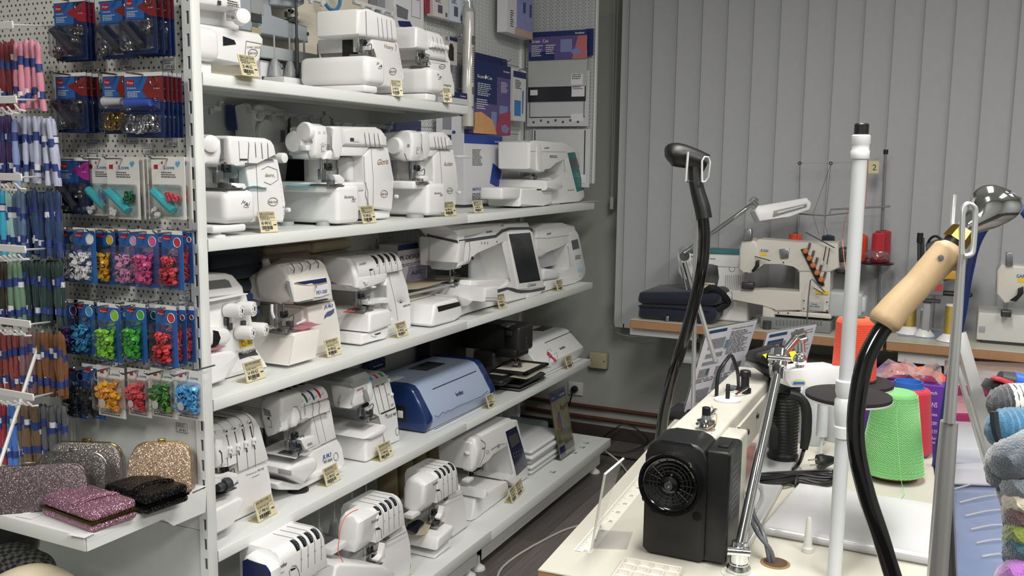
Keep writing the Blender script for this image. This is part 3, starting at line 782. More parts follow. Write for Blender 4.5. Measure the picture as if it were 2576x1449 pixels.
m.tx('Revolution',828,1045,945,1040,40,1.5642,shear=0.45);m.tx('Air',920,1075,970,1072,46,1.5642,shear=0.45);m.tx('THREADER',916,1090,972,1088,10,1.5642,bold=1)
m.tx('N',1435,1028,1448,1028,20,1.6145,mat('#a03030',0.5));dial_marks(m,[(1428,805,'R'),(1432,870,'1'),(1435,930,'2'),(1434,1065,'2'),(1430,1110,'3')],1.6145,12)
m.knob('side_lever',1470,1020,1.63,0.006,0.01)
thread_bar(m.t,(2.07,1.83,1.615),(2.42,1.83,1.615),1.6,ZB+0.25,6)
m.done()
cloth_scrap('fabric_swatch','turquoise fabric scrap on the bed of the two-dial overlocker, second shelf',(2.10,1.66,zp),0.24,0.10,mat('#8fcfd6',0.8,sheen=0.3),8,0.05,0.0015,0.004)
price_card('cream price card in front of the two-dial overlocker, second shelf',K,1072,1368,1240,1352,ZB,0.053,'Baby Lock Gloria','BLE8','93 590 Kč',seed=5)

m=Mach('overlock_machine','white overlock machine with one round end dial, third from left on second shelf',K,ZB,1900,1250,1.60)
m.block('column',1.615,[(1945,515),(2025,432),(2210,432),(2235,640),(2255,900),(2255,1000),(2238,1140),(2000,1150),(1965,830)],0.19,0.008)
m.line([(2030,438),(2055,800),(2050,1120)],1.6148,0.0005)
m.block('arm',1.60,[(1880,205),(2070,212),(2130,230),(2175,280),(2208,432),(1900,425)],0.155,0.013,seg=4)
m.block('arm_front',1.592,[(1797,220),(1830,203),(1900,205),(1920,400),(1905,480),(1880,568),(1815,568),(1825,400)],0.15,0.009,seg=3)
m.block('arm_underside',1.612,[(1900,420),(2025,430),(1945,520),(1890,520)],0.12,0.004)
zt=m.p(1900,205,1.60).z
for a,b,c_,d in ((1985,425,1960,250),(2025,430,2005,250),(2070,430,2045,255),(2115,430,2095,260)):m.groove(a,b,c_,d,1.5998,zt,0.02,0.09,0.0011)
x0=m.p(1685,350,1.585).x
P=[(m.yat(X,Y,x0),m.p(X,Y,('x',x0)).z) for X,Y in ((1385,290),(1440,230),(1530,190),(1620,185),(1675,215),(1690,320),(1680,500),(1650,570),(1560,578),(1450,545),(1395,500))]
xr=m.p(1810,350,1.585).x
bm=nb();prism(bm,P,'x',x0,xr,0.010,3);obj('head',bm,WHITE,m.t)
m.knob('foot_pressure_dial',1475,385,('x',x0),0.028,0.016,prof=[(0.028,0),(0.028,0.012),(0.025,0.017),(0.0,0.0175)])
m.knob('screw',1640,380,('x',x0),0.005,0.002,GREYP)
m.line([(1590,480),(1620,570)],('x',x0),0.0016)
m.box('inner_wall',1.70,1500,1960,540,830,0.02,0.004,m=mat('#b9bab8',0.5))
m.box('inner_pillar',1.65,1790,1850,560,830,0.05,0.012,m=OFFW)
zp=m.p(1880,850,1.57).z
m.box('cloth_plate',1.565,1885,2110,858,1262,0.30,0.014,seg=4)
m.box('machine_bed',1.58,1700,1960,830,870,0.25,0.006,zb=zp-0.02)
bm=nb();q=m.p(1750,1290,('z',ZB));lathe(bm,[(0.03,0),(0.028,0.012)],(q.x,q.y+0.01,ZB),n=18);obj('foot',bm,GREYP,m.t)
m.needle(1715,600,1.60,zp,1.25)
m.block('knife_cover',1.58,[(1790,760),(1880,755),(1905,800),(1890,830),(1800,830)],0.03,0.004)
m.block('stitch_lever',1.596,[(2130,300),(2150,290),(2190,330),(2190,385),(2130,385)],0.01,0.002,m=OFFW)
m.tx('Pop to',1740,402,1770,402,10,1.5845);m.tx('Take Off',1730,418,1780,418,10,1.5845);m.line([(1765,432),(1738,432),(1738,480),(1762,480)],1.5845,0.0006)
m.tx('Acclaim',2080,635,2188,633,55,1.6145,BROWN,shear=0.35)
oval_logo(m,2155,948,35,36,1.6145)
m.tx('Revolution',1960,993,2045,990,32,1.5642,shear=0.45);m.tx('Air',2028,1018,2065,1016,36,1.5642,shear=0.45)
m.tx('N',2233,980,2245,980,18,1.6145,mat('#a03030',0.5));m.knob('side_lever',2262,972,1.63,0.006,0.01)
bm=nb();q=m.p(2230,515,1.64);rbox(bm,q.x,q.x+0.10,1.63,1.66,q.z-0.006,q.z+0.004,0.003);obj('side_tray',bm,OFFW,m.t)
thread_bar(m.t,(2.46,1.83,1.60),(2.80,1.83,1.60),1.6,ZB+0.25,5)
m.done()
price_card('cream price card in front of the one-dial overlocker, second shelf',K,2102,1275,2248,1262,ZB,0.051,'Baby Lock Acclaim','BLE3A','46 490 Kč',seed=6)

# ---- white machine standing behind, between the desire3 and Gloria overlockers
m=Mach('sewing_machine','plain white machine standing behind the two leftmost overlockers of the second shelf, back turned',crop(490,0,2.337),ZB,450,1000,1.84)
m.block('body',1.84,[(330,620),(400,600),(540,640),(560,900),(540,1100),(380,1100),(350,800)],0.07,0.012,seg=3)
m.knob('round_cap',365,665,1.838,0.024,0.012);m.knob('round_cap',405,770,1.838,0.034,0.014)
for k in range(6):m.line([(505,770+k*12),(530,770+k*12)],1.838,0.0016)
m.done()
bm=nb();a=ony(700,400,1.86);b=ony(775,455,1.86);rbox(bm,a.x,b.x+0.12,1.86,1.93,ZB+0.01,a.z,0.02,3)
tag(obj('black_cloth',bm,mat('#121315',0.9,bump=0.6,bscale=20)),'black folded cloth in the gap left of the two-dial overlocker needles','cloth')
bm=nb();a=ony(590,262,1.90);b=ony(640,330,1.90);rbox(bm,a.x,b.x,1.90,1.935,b.z,a.z,0.004);tag(obj('blue_packet',bm,mat('#23356e',0.25,coat=0.4)),'shiny dark blue packet behind the leftmost thread guide above the second shelf','packet')
JBLUE=mat('#1f3f9a',0.5)
LABY=mat('#e9c31f',0.5)
# ---- C1 MO-654DEN (front door open, four dials)
K=crop(520,640,4.139)
m=Mach('overlock_machine','white overlock machine with four numbered dials and yellow warning label, by the upright',K,ZC,300,1200,1.64)
m.block('body',1.665,[(-60,455),(415,420),(455,620),(495,830),(490,960),(560,1060),(635,1170),(620,1210),(500,1240),(-60,1400)],0.17,0.008,seg=2,zmin=ZC+0.004)
m.block('hood',1.655,[(-60,225),(60,208),(230,198),(290,215),(390,330),(408,420),(-60,470)],0.16,0.012,seg=4)
bm=nb();a=m.p(-60,300,1.654);P=[m.p(X,Y,1.654) for X,Y in ((-60,285),(190,258),(230,275),(262,340),(-60,375))]
prism(bm,[(q.x,q.z) for q in P],'y',1.6535,1.68);obj('handle_recess',bm,mat('#6b6d6c',0.6),m.t)
m.block('door_edge',1.64,[(-60,480),(60,472),(430,405),(430,418),(60,488),(-60,500)],0.02,0.001)
for i,(X,Y) in enumerate(((200,580),(330,555),(320,810),(460,775))):
 k=m.knob('tension_dial',X,Y,1.665,0.0185,0.045,ax=(0.25,-0.95,0.0))
 q=m.p(X,Y,1.665)+Vector((0.25,-0.95,0))*0.0462
 bm=nb();r=Vector((0.967,0.254,0))
 for j in range(8):a=j*PI/4;quad(bm,q+r*(math.cos(a)*0.0125-0.001)+Z_*(math.sin(a)*0.0125-0.0015),r,Z_,0.002,0.003,0.0004)
 quad(bm,q-r*0.003-Z_*0.005,r,Z_,0.006,0.010,0.0004)
 obj('dial_numbers',bm,DGREY,k,sm=False)
m.block('looper_cover',1.63,[(-60,765),(200,765),(250,780),(272,830),(265,900),(220,950),(-60,985)],0.05,0.014,seg=4)
bm=nb();P=[m.p(X,Y,1.6295) for X,Y in ((70,790),(120,800),(145,870),(120,940),(65,960))];prism(bm,[(q.x,q.z) for q in P],'y',1.629,1.65);obj('looper_opening',bm,DARK,m.t)
for X,Y in ((195,695),(232,750),(372,725)):
 q=m.p(X,Y,1.664);bm=nb();rbox(bm,q.x-0.006,q.x+0.006,1.656,1.666,q.z-0.009,q.z+0.009,0.001,1);obj('thread_guide',bm,DSTEEL,m.t)
bm=nb();a=m.p(345,975,1.6645);b=m.p(472,835,1.6645);quad(bm,a,X_,Z_,b.x-a.x,b.z-a.z,0.0006);obj('warning_label',bm,LABY,m.t,label='yellow warning label',sm=False)
m.print_('lines',425,950,478,850,1.6635,n=8);m.line([(358,905),(370,865),(384,900)],1.6638,0.0006,closed=True)
m.line([(370,950),(362,915),(390,905),(410,930),(400,955)],1.6638,0.0006,closed=True)
m.block('lower_front',1.62,[(-60,1040),(270,1000),(325,1030),(330,1060),(200,1310),(-60,1400)],0.05,0.012,seg=3,zmin=ZC+0.004)
m.line([(560,1120),(300,1000),(330,1050),(225,1260),(190,1320)],1.618,0.0004)
bm=nb();P=[m.p(X,Y,1.6643) for X,Y in ((330,1030),(420,1035),(500,1000),(540,1045),(440,1060),(345,1092))];bm.faces.new([bm.verts.new((q.x,1.6640,q.z)) for q in P]);obj('name_band',bm,DGREY,m.t,sm=False)
m.tx('MO-654DEN',332,1056,510,1010,38,1.6630,bold=1,shear=0.1)
m.knob('side_knob',430,585,1.70,0.015,0.02);
for i,(X,Y) in enumerate(((0,0),(0,0))):pass
for X in (195,410,615,800):q=m.p(X,230,1.87);pin_cone(m.t,(q.x,1.87,q.z),0.10)
bm=nb();rbox(bm,1.66,2.10,1.84,1.90,ZC+0.17,ZC+0.178,0.003);obj('spool_stand',bm,GREYP,m.t)
bm=nb();rbox(bm,1.70,1.78,1.80,1.88,ZC+0.0,ZC+0.172,0.004);obj('stand_foot',bm,GREYP,m.t)
m.done()
cloth_scrap('fabric_swatch','pink fabric scrap on the overlocker with four dials',(1.69,1.63,m.p(100,985,1.63).z),0.07,0.03,mat('#d99aa4',0.8),5,0.1)
price_card('cream price card at the foot of the four-dial overlocker by the upright',K,425,1345,617,1285,ZC,0.052,'Juki MO-654DEN','','14 450 Kč',seed=7)

# ---- C2 MO-1000
m=Mach('overlock_machine','cream overlock machine with a navy window band and leaf mark, third shelf',K,ZC,1150,1100,1.64)
m.block('column',1.655,[(1040,545),(1330,480),(1345,560),(1385,780),(1398,960),(1398,985),(1110,1070),(1080,800)],0.20,0.008,m=CREAM)
m.block('side_column',1.67,[(990,565),(1060,545),(1090,800),(1090,1060),(1000,1000)],0.18,0.005,m=CREAM)
m.block('head',1.64,[(900,300),(900,245),(1190,60),(1240,100),(1290,290),(1330,480),(950,525),(905,500)],0.16,0.008,seg=3,m=CREAM)
x0=m.p(895,300,1.64).x
P=[(m.yat(X,Y,x0),m.p(X,Y,('x',x0)).z) for X,Y in ((500,280),(510,200),(560,140),(640,110),(760,95),(840,115),(890,220),(915,380),(920,500),(800,515),(640,500),(540,450))]
bm=nb();prism(bm,P,'x',x0-0.01,x0+0.10,0.020,4);obj('end_cover',bm,CREAM,m.t)
bm=nb();P=[m.p(X,Y,1.6395) for X,Y in ((912,292),(1245,243),(1275,410),(1180,440),(940,472))];prism(bm,[(q.x,q.z) for q in P],'y',1.6365,1.645,0.001,1);obj('window_door',bm,mat('#e4e9f2',0.2,coat=0.5),m.t,label='white and navy window door')
bm=nb();P=[m.p(X,Y,1.636) for X,Y in ((912,294),(1245,243),(1252,288),(1180,305),(1060,318),(980,310))];bm.faces.new([bm.verts.new((q.x,1.6360,q.z)) for q in P]);obj('navy_band',bm,NAVY,m.t,sm=False)
m.line([(915,298),(980,314),(1060,322),(1180,309),(1252,292)],1.6358,0.0016)
m.endlines(mat('#c2a077',0.5),'gold_edge')
m.tx('MO-1000',1140,417,1252,400,40,1.6355,shear=0.1)
for k in range(4):
 X=895+k*84;q=m.p(X,180-k*18,1.64)
 bm=nb();lathe(bm,[(0.018,-0.006),(0.021,-0.004),(0.021,0.004),(0.018,0.006)],(q.x,1.668,q.z-0.004),(1,0,0),24);obj('tension_wheel',bm,CREAM,m.t)
 m.block('wheel_cover',1.642,[(X+14,250-k*16),(X-10,175-k*18),(X+8,160-k*18),(X+50,170-k*18),(X+98,225-k*16),(X+98,235-k*16)],0.03,0.002,m=CREAM,seg=1)
 m.line([(X+12,195-k*18),(X+18,145-k*18),(X-20,90-k*10)],1.6385,0.0016)
m.tx('JUKI',1225,563,1310,548,36,1.6545,JBLUE,bold=1,shear=0.1)
bm=nb();P=[m.p(X,Y,1.654) for X,Y in ((1225,675),(1230,635),(1255,600),(1290,585),(1330,562),(1325,610),(1290,640),(1250,650))];bm.faces.new([bm.verts.new((q.x,1.6543,q.z)) for q in P]);obj('leaf_mark',bm,mat('#565a85',0.5),m.t,sm=False)
m.line([(1040,512),(1335,482)],1.6545,0.0006)
m.block('hinge_rail',1.63,[(955,515),(1265,460),(1268,472),(1000,530),(960,530)],0.02,0.002,m=DSTEEL)
m.block('latch',1.633,[(856,275),(885,265),(892,300),(915,470),(905,500),(870,310)],0.012,0.002,m=OFFW)
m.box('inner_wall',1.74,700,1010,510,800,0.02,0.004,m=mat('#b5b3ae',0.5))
zp=m.p(960,800,1.605).z
m.block('cloth_plate',1.60,[(905,850),(925,822),(1130,785),(1172,782),(1185,810),(1135,1085),(860,1160),(868,1140)],0.30,0.012,seg=4,m=CREAM,zmin=ZC+0.01)
bm=nb();q=m.p(960,1155,('z',ZC));rbox(bm,q.x-0.03,q.x+0.09,q.y+0.02,q.y+0.2,ZC,ZC+0.014,0.003);obj('base',bm,OFFW,m.t)
m.needle(770,580,1.645,zp,1.2)
bm=nb();q=m.p(680,560,1.66);tube(bm,smoothpts([(q.x,1.66,q.z+0.01),(q.x-0.006,1.655,q.z-0.01),(q.x+0.0,1.652,q.z-0.03)],4),0.004,8);obj('presser_lever',bm,OFFW,m.t)
bm=nb();q=m.p(980,705,1.635);cyl(bm,(q.x-0.02,1.635,q.z-0.003),(q.x+0.02,1.635,q.z+0.003),0.003,n=8);obj('knife_lever',bm,OFFW,m.t)
bm=nb();q=m.p(625,100,1.75);lathe(bm,[(0.013,0),(0.010,0.02),(0.007,0.022)],(q.x,1.75,q.z-0.006),(-0.3,0,1),12);obj('top_knob',bm,CREAM,m.t)
m.done()
cloth_scrap('fabric_swatch','pink fabric scrap under the needles of the cream overlocker with navy band',(2.03,1.635,zp),0.15,0.06,mat('#d890a0',0.8,sheen=0.3),6,-0.05,0.002,0.005)
price_card('cream price card in front of the cream overlocker with the navy band',K,1265,1080,1408,1038,ZC,0.051,'Juki MO-1000','','30 490 Kč',seed=8)

# ---- C3 brother airflow
K=crop(800,610,5.177)
m=Mach('overlock_machine','white overlock machine with a fan of vent dots on its column, third shelf',K,ZC,1000,1250,1.64)
m.block('column',1.65,[(915,400),(1110,362),(1160,560),(1200,780),(1222,1000),(1222,1110),(1185,1165),(930,1230),(930,900),(870,560)],0.22,0.010)
m.line([(915,405),(975,640),(1020,850),(1040,1020)],1.6497,0.0005)
m.hood('head',1.635,(525,470),(960,112,1.685),(1060,250),0.032,0.17,0.02)
m.block('head_lower',1.633,[(528,450),(915,395),(885,515),(560,620),(520,590)],0.12,0.006)
x0=m.p(520,400,1.635).x
P=[(m.yat(X,Y,x0),m.p(X,Y,('x',x0)).z) for X,Y in ((60,190),(150,175),(400,205),(455,270),(525,470),(515,590),(475,600),(440,560),(185,540),(140,460))]
bm=nb();prism(bm,P,'x',x0-0.012,x0+0.05,0.010,3);obj('end_cover',bm,WHITE,m.t)
m.block('head_chin',1.645,[(440,560),(560,600),(700,590),(600,625),(500,640)],0.12,0.004)
zt=m.p(800,150,1.635).z
for k,(X,Y) in enumerate(((740,220),(822,205),(898,195),(972,185))):
 m.wheel(X,Y,DARK,w=0.013,marks=False);m.seamline(X+22,Y,X+60+k*3,Y+190-k*6)
 m.print_('lines',X+28,Y+100,X+46,Y+66,1.6343,n=4)
m.line([(890,402),(1108,362)],1.634,0.0007)
m.tx('brother',540,297,632,275,36,1.6340,bold=1)
m.line([(690,520),(690,440),(675,350),(720,340),(735,400),(745,450),(745,540)],1.634,0.0006)
bm=nb();q=m.p(690,352,1.634);rbox(bm,q.x-0.008,q.x+0.008,1.633,1.637,q.z-0.003,q.z+0.002,0.001);obj('slot',bm,DARK,m.t)
m.block('width_lever',1.628,[(600,510),(640,500),(665,520),(650,545),(630,560),(620,530)],0.01,0.002,m=OFFW)
m.block('side_lever',1.63,[(705,580),(740,565),(765,570),(760,590),(720,600)],0.02,0.002)
m.block('end_guide',1.70,[(345,480),(375,470),(380,545),(350,545)],0.02,0.002)
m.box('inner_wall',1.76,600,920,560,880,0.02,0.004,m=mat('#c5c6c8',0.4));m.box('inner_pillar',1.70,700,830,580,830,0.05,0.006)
m.block('knife_arm',1.62,[(655,765),(780,745),(790,735),(900,715),(955,745),(965,900),(930,880),(920,770),(790,790),(665,815)],0.03,0.004)
m.block('column_foot',1.645,[(920,1060),(975,985),(1035,1025),(1010,1220),(920,1225)],0.1,0.003)
dots=nb()
for i in range(9):
 for j in range(10):
  a=math.radians(20+j*15);rr_=12+i*17;X=1075+rr_*math.cos(a)*0.9;Y=790-rr_*math.sin(a)*1.1
  if X>1168 or X<1000:continue
  q=m.p(X,Y,1.6495);s=0.0016*(1-i*0.07);quad(dots,q-X_*s-Z_*s,X_,Z_,2*s,2*s,0.0003)
obj('vent_dots',dots,GREYP,m.t,sm=False)['kind']='stuff'
m.tx('AIRFLOW',1105,845,1198,822,28,1.6495,shear=0.3,bold=1)
zp=m.p(700,905,1.60).z
m.block('cloth_plate',1.60,[(675,940),(700,915),(930,868),(965,890),(970,1080),(700,1180),(672,1170)],0.28,0.010,seg=4)
m.block('base',1.61,[(570,1195),(700,1175),(920,1100),(920,1225),(860,1250),(575,1345),(565,1320)],0.28,0.006,zmin=ZC+0.005)
m.block('blade_lever',1.605,[(700,1210),(770,1205),(775,1225),(735,1230)],0.01,0.002,m=OFFW)
m.block('slot',1.6085,[(740,1195),(820,1170),(815,1185),(745,1210)],0.004,0.0,m=DARK)
m.needle(530,700,1.65,zp,1.15)
bm=nb();rbox(bm,2.35,2.62,1.74,1.80,m.p(600,150,1.74).z-0.012,m.p(600,150,1.74).z+0.006,0.004);obj('thread_stand',bm,GREYP,m.t)
for k in range(7):pass
m.done()
cloth_scrap('fabric_swatch','coral fabric strip under the foot of the overlocker with vent dots',(2.32,1.66,zp),0.09,0.03,mat('#d8705f',0.8),9,0.2)
price_card('cream price card in front of the overlocker with vent dots, near the shelf seam',K,1045,1248,1180,1205,ZC,0.048,'BROTHER Airflow','3000','23 990 Kč',seed=9)

# ---- D1 MO-114D
K=crop(530,940,3.451)
m=Mach('overlock_machine','white overlock machine with four sliding levers, by the upright on the fourth shelf',K,ZD,300,1200,1.64)
m.block('column',1.635,[(-40,960),(150,900),(240,865),(490,765),(510,880),(530,1040),(540,1150),(-40,1400)],0.20,0.006,zmin=ZD+0.003)
m.hood('head',1.635,(240,862),(260,330,1.685),(395,440),0.036,0.17,0.045)
m.block('head_left',1.6365,[(45,820),(45,500),(242,470),(236,772),(150,806)],0.12,0.0)
m.h=(m.p(45,800,1.635).x,)+m.h[1:]
bm=nb();prism(bm,rr(1.634,1.80,m.h[3]-0.09,m.h[3],[0.004,0.004,0.02,0.036],6),"x",m.p(40,500,1.635).x,m.p(245,500,1.635).x,0.006,2);obj('head_top',bm,WHITE,m.t)
for X,Y,X0,Y0 in ((100,460,150,800),(180,440,240,850),(265,415,325,825),(340,395,390,800)):m.seamline(X,Y,X0,Y0,0.10,0.0009)
for k,(X,Y) in enumerate(((165,650),(235,625),(303,600),(370,575))):
 q0=m.p(X-28,Y-120,1.6345);q1=m.p(X+15,Y+80,1.6345)
 bm=nb();tube(bm,[(q0.x,1.6345,q0.z),(q1.x,1.6345,q1.z)],0.0018,4);obj('slider_slot',bm,DARK,m.t)
 q=m.p(X,Y,1.634);bm=nb();lathe(bm,[(0.0075,0),(0.0075,0.006),(0.004,0.007),(0.004,0.011)],q,(0,-1,0),12);rbox(bm,q.x-0.007,q.x+0.003,1.626,1.634,q.z-0.012,q.z-0.004,0.002);obj('tension_slider',bm,WHITE,m.t)
 m.print_('lines',X-55,Y-130,X-42,Y-165,1.6345,n=3);m.print_('rect',X-35,Y-140,X-20,Y-160,1.6345,DGREY)
m.line([(230,868),(490,765)],1.634,0.0005)
m.tx('Overlock',305,890,400,855,14,1.6345);m.tx('MO-114D',408,850,462,828,18,1.6345,bold=1)
m.print_('rect',355,905,424,872,1.6345,DARK);m.print_('rect',372,893,408,880,1.6340,WHITE)
m.block('looper_cover',1.60,[(-40,915),(0,912),(95,912),(150,908),(240,868),(250,935),(180,985),(140,1005),(95,960),(-40,960)],0.04,0.006)
bm=nb();q=m.p(120,960,1.60);lathe(bm,[(0.016,-0.01),(0.018,0.0),(0.016,0.01)],(q.x,1.595,q.z),(1,0,0),16);lathe(bm,[(0.01,-0.01),(0.012,0.0),(0.01,0.01)],(q.x-0.02,1.595,q.z),(1,0,0),14);obj('hand_wheel',bm,DGREY,m.t)
zp=m.p(150,1080,1.57).z
m.block('cloth_plate',1.575,[(50,1200),(60,1175),(250,1075),(290,1080),(305,1110),(200,1320),(60,1395),(45,1390)],0.25,0.010,seg=4,zmin=ZD+0.004)
bm=nb();q=m.p(130,1070,1.61);rbox(bm,q.x-0.07,q.x+0.03,1.60,1.66,zp-0.001,zp+0.0015,0.0006,1);obj('needle_plate',bm,DGREY,m.t)
m.needle(95,850,1.65,zp,1.0)
m.block('end_cover',1.62,[(45,640),(45,560),(110,570),(150,800),(60,815)],0.05,0.008)
m.line([(75,665),(95,690),(102,770),(90,800)],1.6195,0.0016)
bm=nb();q=m.p(340,330,1.85);cyl(bm,(q.x,1.85,q.z-0.25),(q.x,1.85,q.z+0.01),0.003,n=8);obj('spool_rod',bm,GREYP,m.t)
m.done()
price_card('cream price card beside the overlocker with sliding levers, fourth shelf',K,420,1300,575,1215,ZD,0.056,'Juki MO-114D','','17 990 Kč',seed=10)

# ---- D2 MO-50eN
m=Mach('overlock_machine','white overlock machine with orange, green, blue and red dials, white-topped, fourth shelf',K,ZD,900,900,1.64)
m.block('column',1.655,[(905,660),(1095,560),(1130,600),(1140,650),(1168,740),(1165,800),(1120,830),(820,980),(820,760)],0.22,0.008)
m.block('column_top',1.655,[(880,300),(1040,250),(1050,340),(1097,560),(905,655),(870,620)],0.18,0.005)
m.hood('head',1.635,(640,345),(900,95,1.685),(1020,230),0.034,0.17,0.0,r=0.010)
m.block('head_waist',1.637,[(610,440),(640,330),(1030,225),(1042,250),(1020,275),(1045,340),(960,330),(840,380),(770,430),(650,505),(605,495)],0.15,0.005)
x0=m.p(615,350,1.635).x
P=[(m.yat(X,Y,x0),m.p(X,Y,('x',x0)).z) for X,Y in ((440,260),(455,215),(500,195),(600,190),(640,215),(640,350),(605,440),(610,500),(560,525),(505,545),(485,520),(450,380))]
bm=nb();prism(bm,P,'x',x0-0.01,x0+0.08,0.012,4);obj('end_cover',bm,WHITE,m.t)
for k in range(4):m.line([(458+k*3,305+k*16),(515+k*4,325+k*14)],('x',x0-0.010),0.0014)
m.line([(500,395),(525,410),(532,470),(500,460)],('x',x0-0.010),0.0007);m.knob('screw',503,387,('x',x0-0.01),0.004,0.001,DGREY)
zt=m.p(800,140,1.635).z
for k,(X,Y,c) in enumerate(((752,215,'#cc6a22'),(815,195,'#1d6048'),(875,172,'#1f3f66'),(930,150,'#b02030'))):
 m.wheel(X,Y,mat(c,0.4),w=0.0085,marks=False,label=('orange dial','green dial','dark blue dial','red dial')[k])
 m.line([(X+28,Y+35),(X+46,Y+28),(X+46,Y+8)],1.6345,0.0006)
for (a,b,c_,d,mid) in ((820,360,815,260,[]),(945,610,880,250,[(885,350),(892,300)]),(1000,590,935,230,[(940,320),(950,280)])):m.line([(a,b)]+mid+[(c_,d)],1.6342,0.0008)
m.block('looper_door',1.622,[(720,290),(745,280),(775,330),(785,390),(750,460),(715,470),(705,430)],0.02,0.006)
m.line([(720,290),(745,282),(772,330),(785,400)],1.6215,0.0008)
m.block('door_catch',1.62,[(770,425),(850,385),(853,395),(800,430)],0.01,0.001,m=GREYP)
m.line([(820,680),(905,645),(1095,562)],1.6545,0.0009)
m.tx('JUKI',972,748,1045,718,40,1.6545,JBLUE,bold=1,shear=0.1);m.tx('MO-50eN',980,785,1054,755,30,1.6545,shear=0.1,bold=1)
m.line([(1088+20*math.cos(a),720+35*math.sin(a)) for a in [k/12*2*PI for k in range(12)]],1.6545,0.0008,closed=True)
m.block('knife_guard',1.61,[(775,575),(800,560),(900,538),(910,620),(820,668),(800,600)],0.02,0.003)
m.print_('lines',840,640,895,590,1.6095,n=3)
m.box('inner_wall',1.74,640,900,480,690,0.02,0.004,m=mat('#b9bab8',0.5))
zp=m.p(700,740,1.60).z
m.block('cloth_plate',1.595,[(660,830),(690,805),(900,730),(935,740),(940,800),(925,840),(815,960),(660,880)],0.20,0.012,seg=4)
m.block('base',1.62,[(570,960),(620,930),(730,960),(820,960),(910,900),(1150,800),(1160,820),(770,1012),(600,1010)],0.22,0.005,zmin=ZD+0.008)
bm=nb();q=m.p(785,1020,('z',ZD));lathe(bm,[(0.030,0),(0.030,0.005),(0.018,0.012)],(q.x,q.y+0.01,ZD),n=22);obj('suction_foot',bm,DARK,m.t)
bm=nb();q=m.p(640,855,('x',m.p(660,830,1.595).x));rbox(bm,q.x-0.001,q.x+0.004,q.y-0.022,q.y+0.022,q.z-0.008,q.z+0.007,0.003);obj('grip_recess',bm,GREYP,m.t)
m.needle(700,540,1.63,zp+0.002,1.2)
bm=nb();q=m.p(740,640,1.655);rbox(bm,q.x-0.02,q.x+0.03,1.65,1.66,q.z-0.02,q.z+0.016,0.002);obj('blue_plate',bm,NAVY,m.t)
for k in range(4):q=m.p(610+k*60,158-k*20,1.72);bm=nb();lathe(bm,[(0.010,0),(0.010,0.003),(0.004,0.004),(0.004,0.012),(0.009,0.013),(0.009,0.015)],(q.x,1.72,m.h[3]-0.001),n=12);obj('thread_disc',bm,DSTEEL,m.t)
bm=nb();q=m.p(460,190,1.80);cyl(bm,(q.x,1.80,ZD+0.1),(q.x,1.80,ZC-0.05),0.005,n=8);obj('telescopic_rod',bm,DGREY,m.t)
m.done()
cloth_scrap('felt_swatch','white felt square on the small bed of the white overlocker with coloured dials',(2.005,1.66,zp),0.13,0.13,mat('#e3e3e3',0.9),15,0.1,0.002,0.003)
price_card('cream price card at the foot of the white-topped overlocker with coloured dials',K,1010,985,1130,920,ZD,0.052,'Juki MO-50e','','12 490 Kč',seed=11)

# ---- D3 Janome MyLock
K=crop(820,900,5.175)
GRT=mat('#a2a5a4',0.4)
m=Mach('overlock_machine','white and grey topped overlock machine with coloured dials, beside the blue cutter',K,ZD,800,1000,1.64)
m.block('column',1.645,[(500,470),(530,330),(800,245),(830,280),(890,560),(920,700),(965,1000),(968,1090),(770,1160),(700,740),(640,735),(515,690)],0.20,0.006)
m.hood('top_front',1.637,(510,345),(720,135,1.69),(808,230),0.030,0.16,0.0,m=GRT)
x0=m.p(370,450,1.63).x
P=[(m.yat(X,Y,x0),m.p(X,Y,('x',x0)).z) for X,Y in ((50,360),(60,300),(200,330),(360,385),(385,500),(365,620),(320,668),(200,650),(110,640),(80,560))]
bm=nb();prism(bm,P,'x',x0-0.005,x0+0.10,0.012,4);obj('head',bm,WHITE,m.t)
m.block('head_front',1.628,[(370,395),(520,335),(540,400),(545,540),(500,600),(330,665),(355,600)],0.05,0.010,seg=3)
m.block('grey_cap',1.632,[(345,388),(330,340),(440,265),(540,320),(520,342),(385,395)],0.18,0.006,m=GRT)
P=[(m.yat(X,Y,x0),m.p(X,Y,('x',x0)).z) for X,Y in ((60,295),(130,235),(330,240),(390,300),(370,390))]
bm=nb();prism(bm,P,'x',x0-0.006,x0+0.08,0.006,2);obj('grey_side_cap',bm,GRT,m.t)
m.block('looper_door',1.62,[(545,345),(600,320),(625,450),(610,540),(570,575),(550,480)],0.03,0.006)
m.block('thread_slot',1.618,[(505,425),(530,410),(560,500),(575,570),(545,580),(515,520)],0.02,0.001,m=GREYP)
for X,Y,c,lb in ((520,290,'#d68a2e','orange dial'),(590,262,'#3f7fc0','blue dial'),(660,235,'#b02a55','crimson dial'),(726,208,'#1f7a4a','green dial')):m.wheel(X,Y,mat(c,0.4),w=0.012,marks=False,label=lb)
for pts in ([(595,295),(640,500),(700,735)],[(660,270),(710,480),(760,690)],[(728,245),(790,480),(830,665)],[(522,340),(545,440),(560,520)]):m.line(pts,1.6445,0.0008)
m.tx('JANOME',403,436,490,405,26,1.6272,mat('#b31f2b',0.5),bold=1)
m.block('badge_bar',1.643,[(720,722),(890,652),(905,640),(900,660),(725,735)],0.004,0,m=DARK)
m.tx('My',765,780,800,770,50,1.6445,shear=0.2);m.tx('LOCK 744D',800,788,915,742,40,1.6445,bold=1)
m.print_('lines',845,640,890,590,1.6445,n=4);m.print_('lines',770,325,800,300,1.6445,n=3);m.print_('lines',800,495,840,460,1.6445,n=3)
for X,Y in ((858,478),(812,290)):m.knob('side_dial',X,Y,1.645,0.006,0.004)
m.line([(930+22*math.cos(a),960+52*math.sin(a)) for a in [k/12*2*PI for k in range(12)]],1.6445,0.0008,closed=True)
zp=m.p(600,860,1.60).z
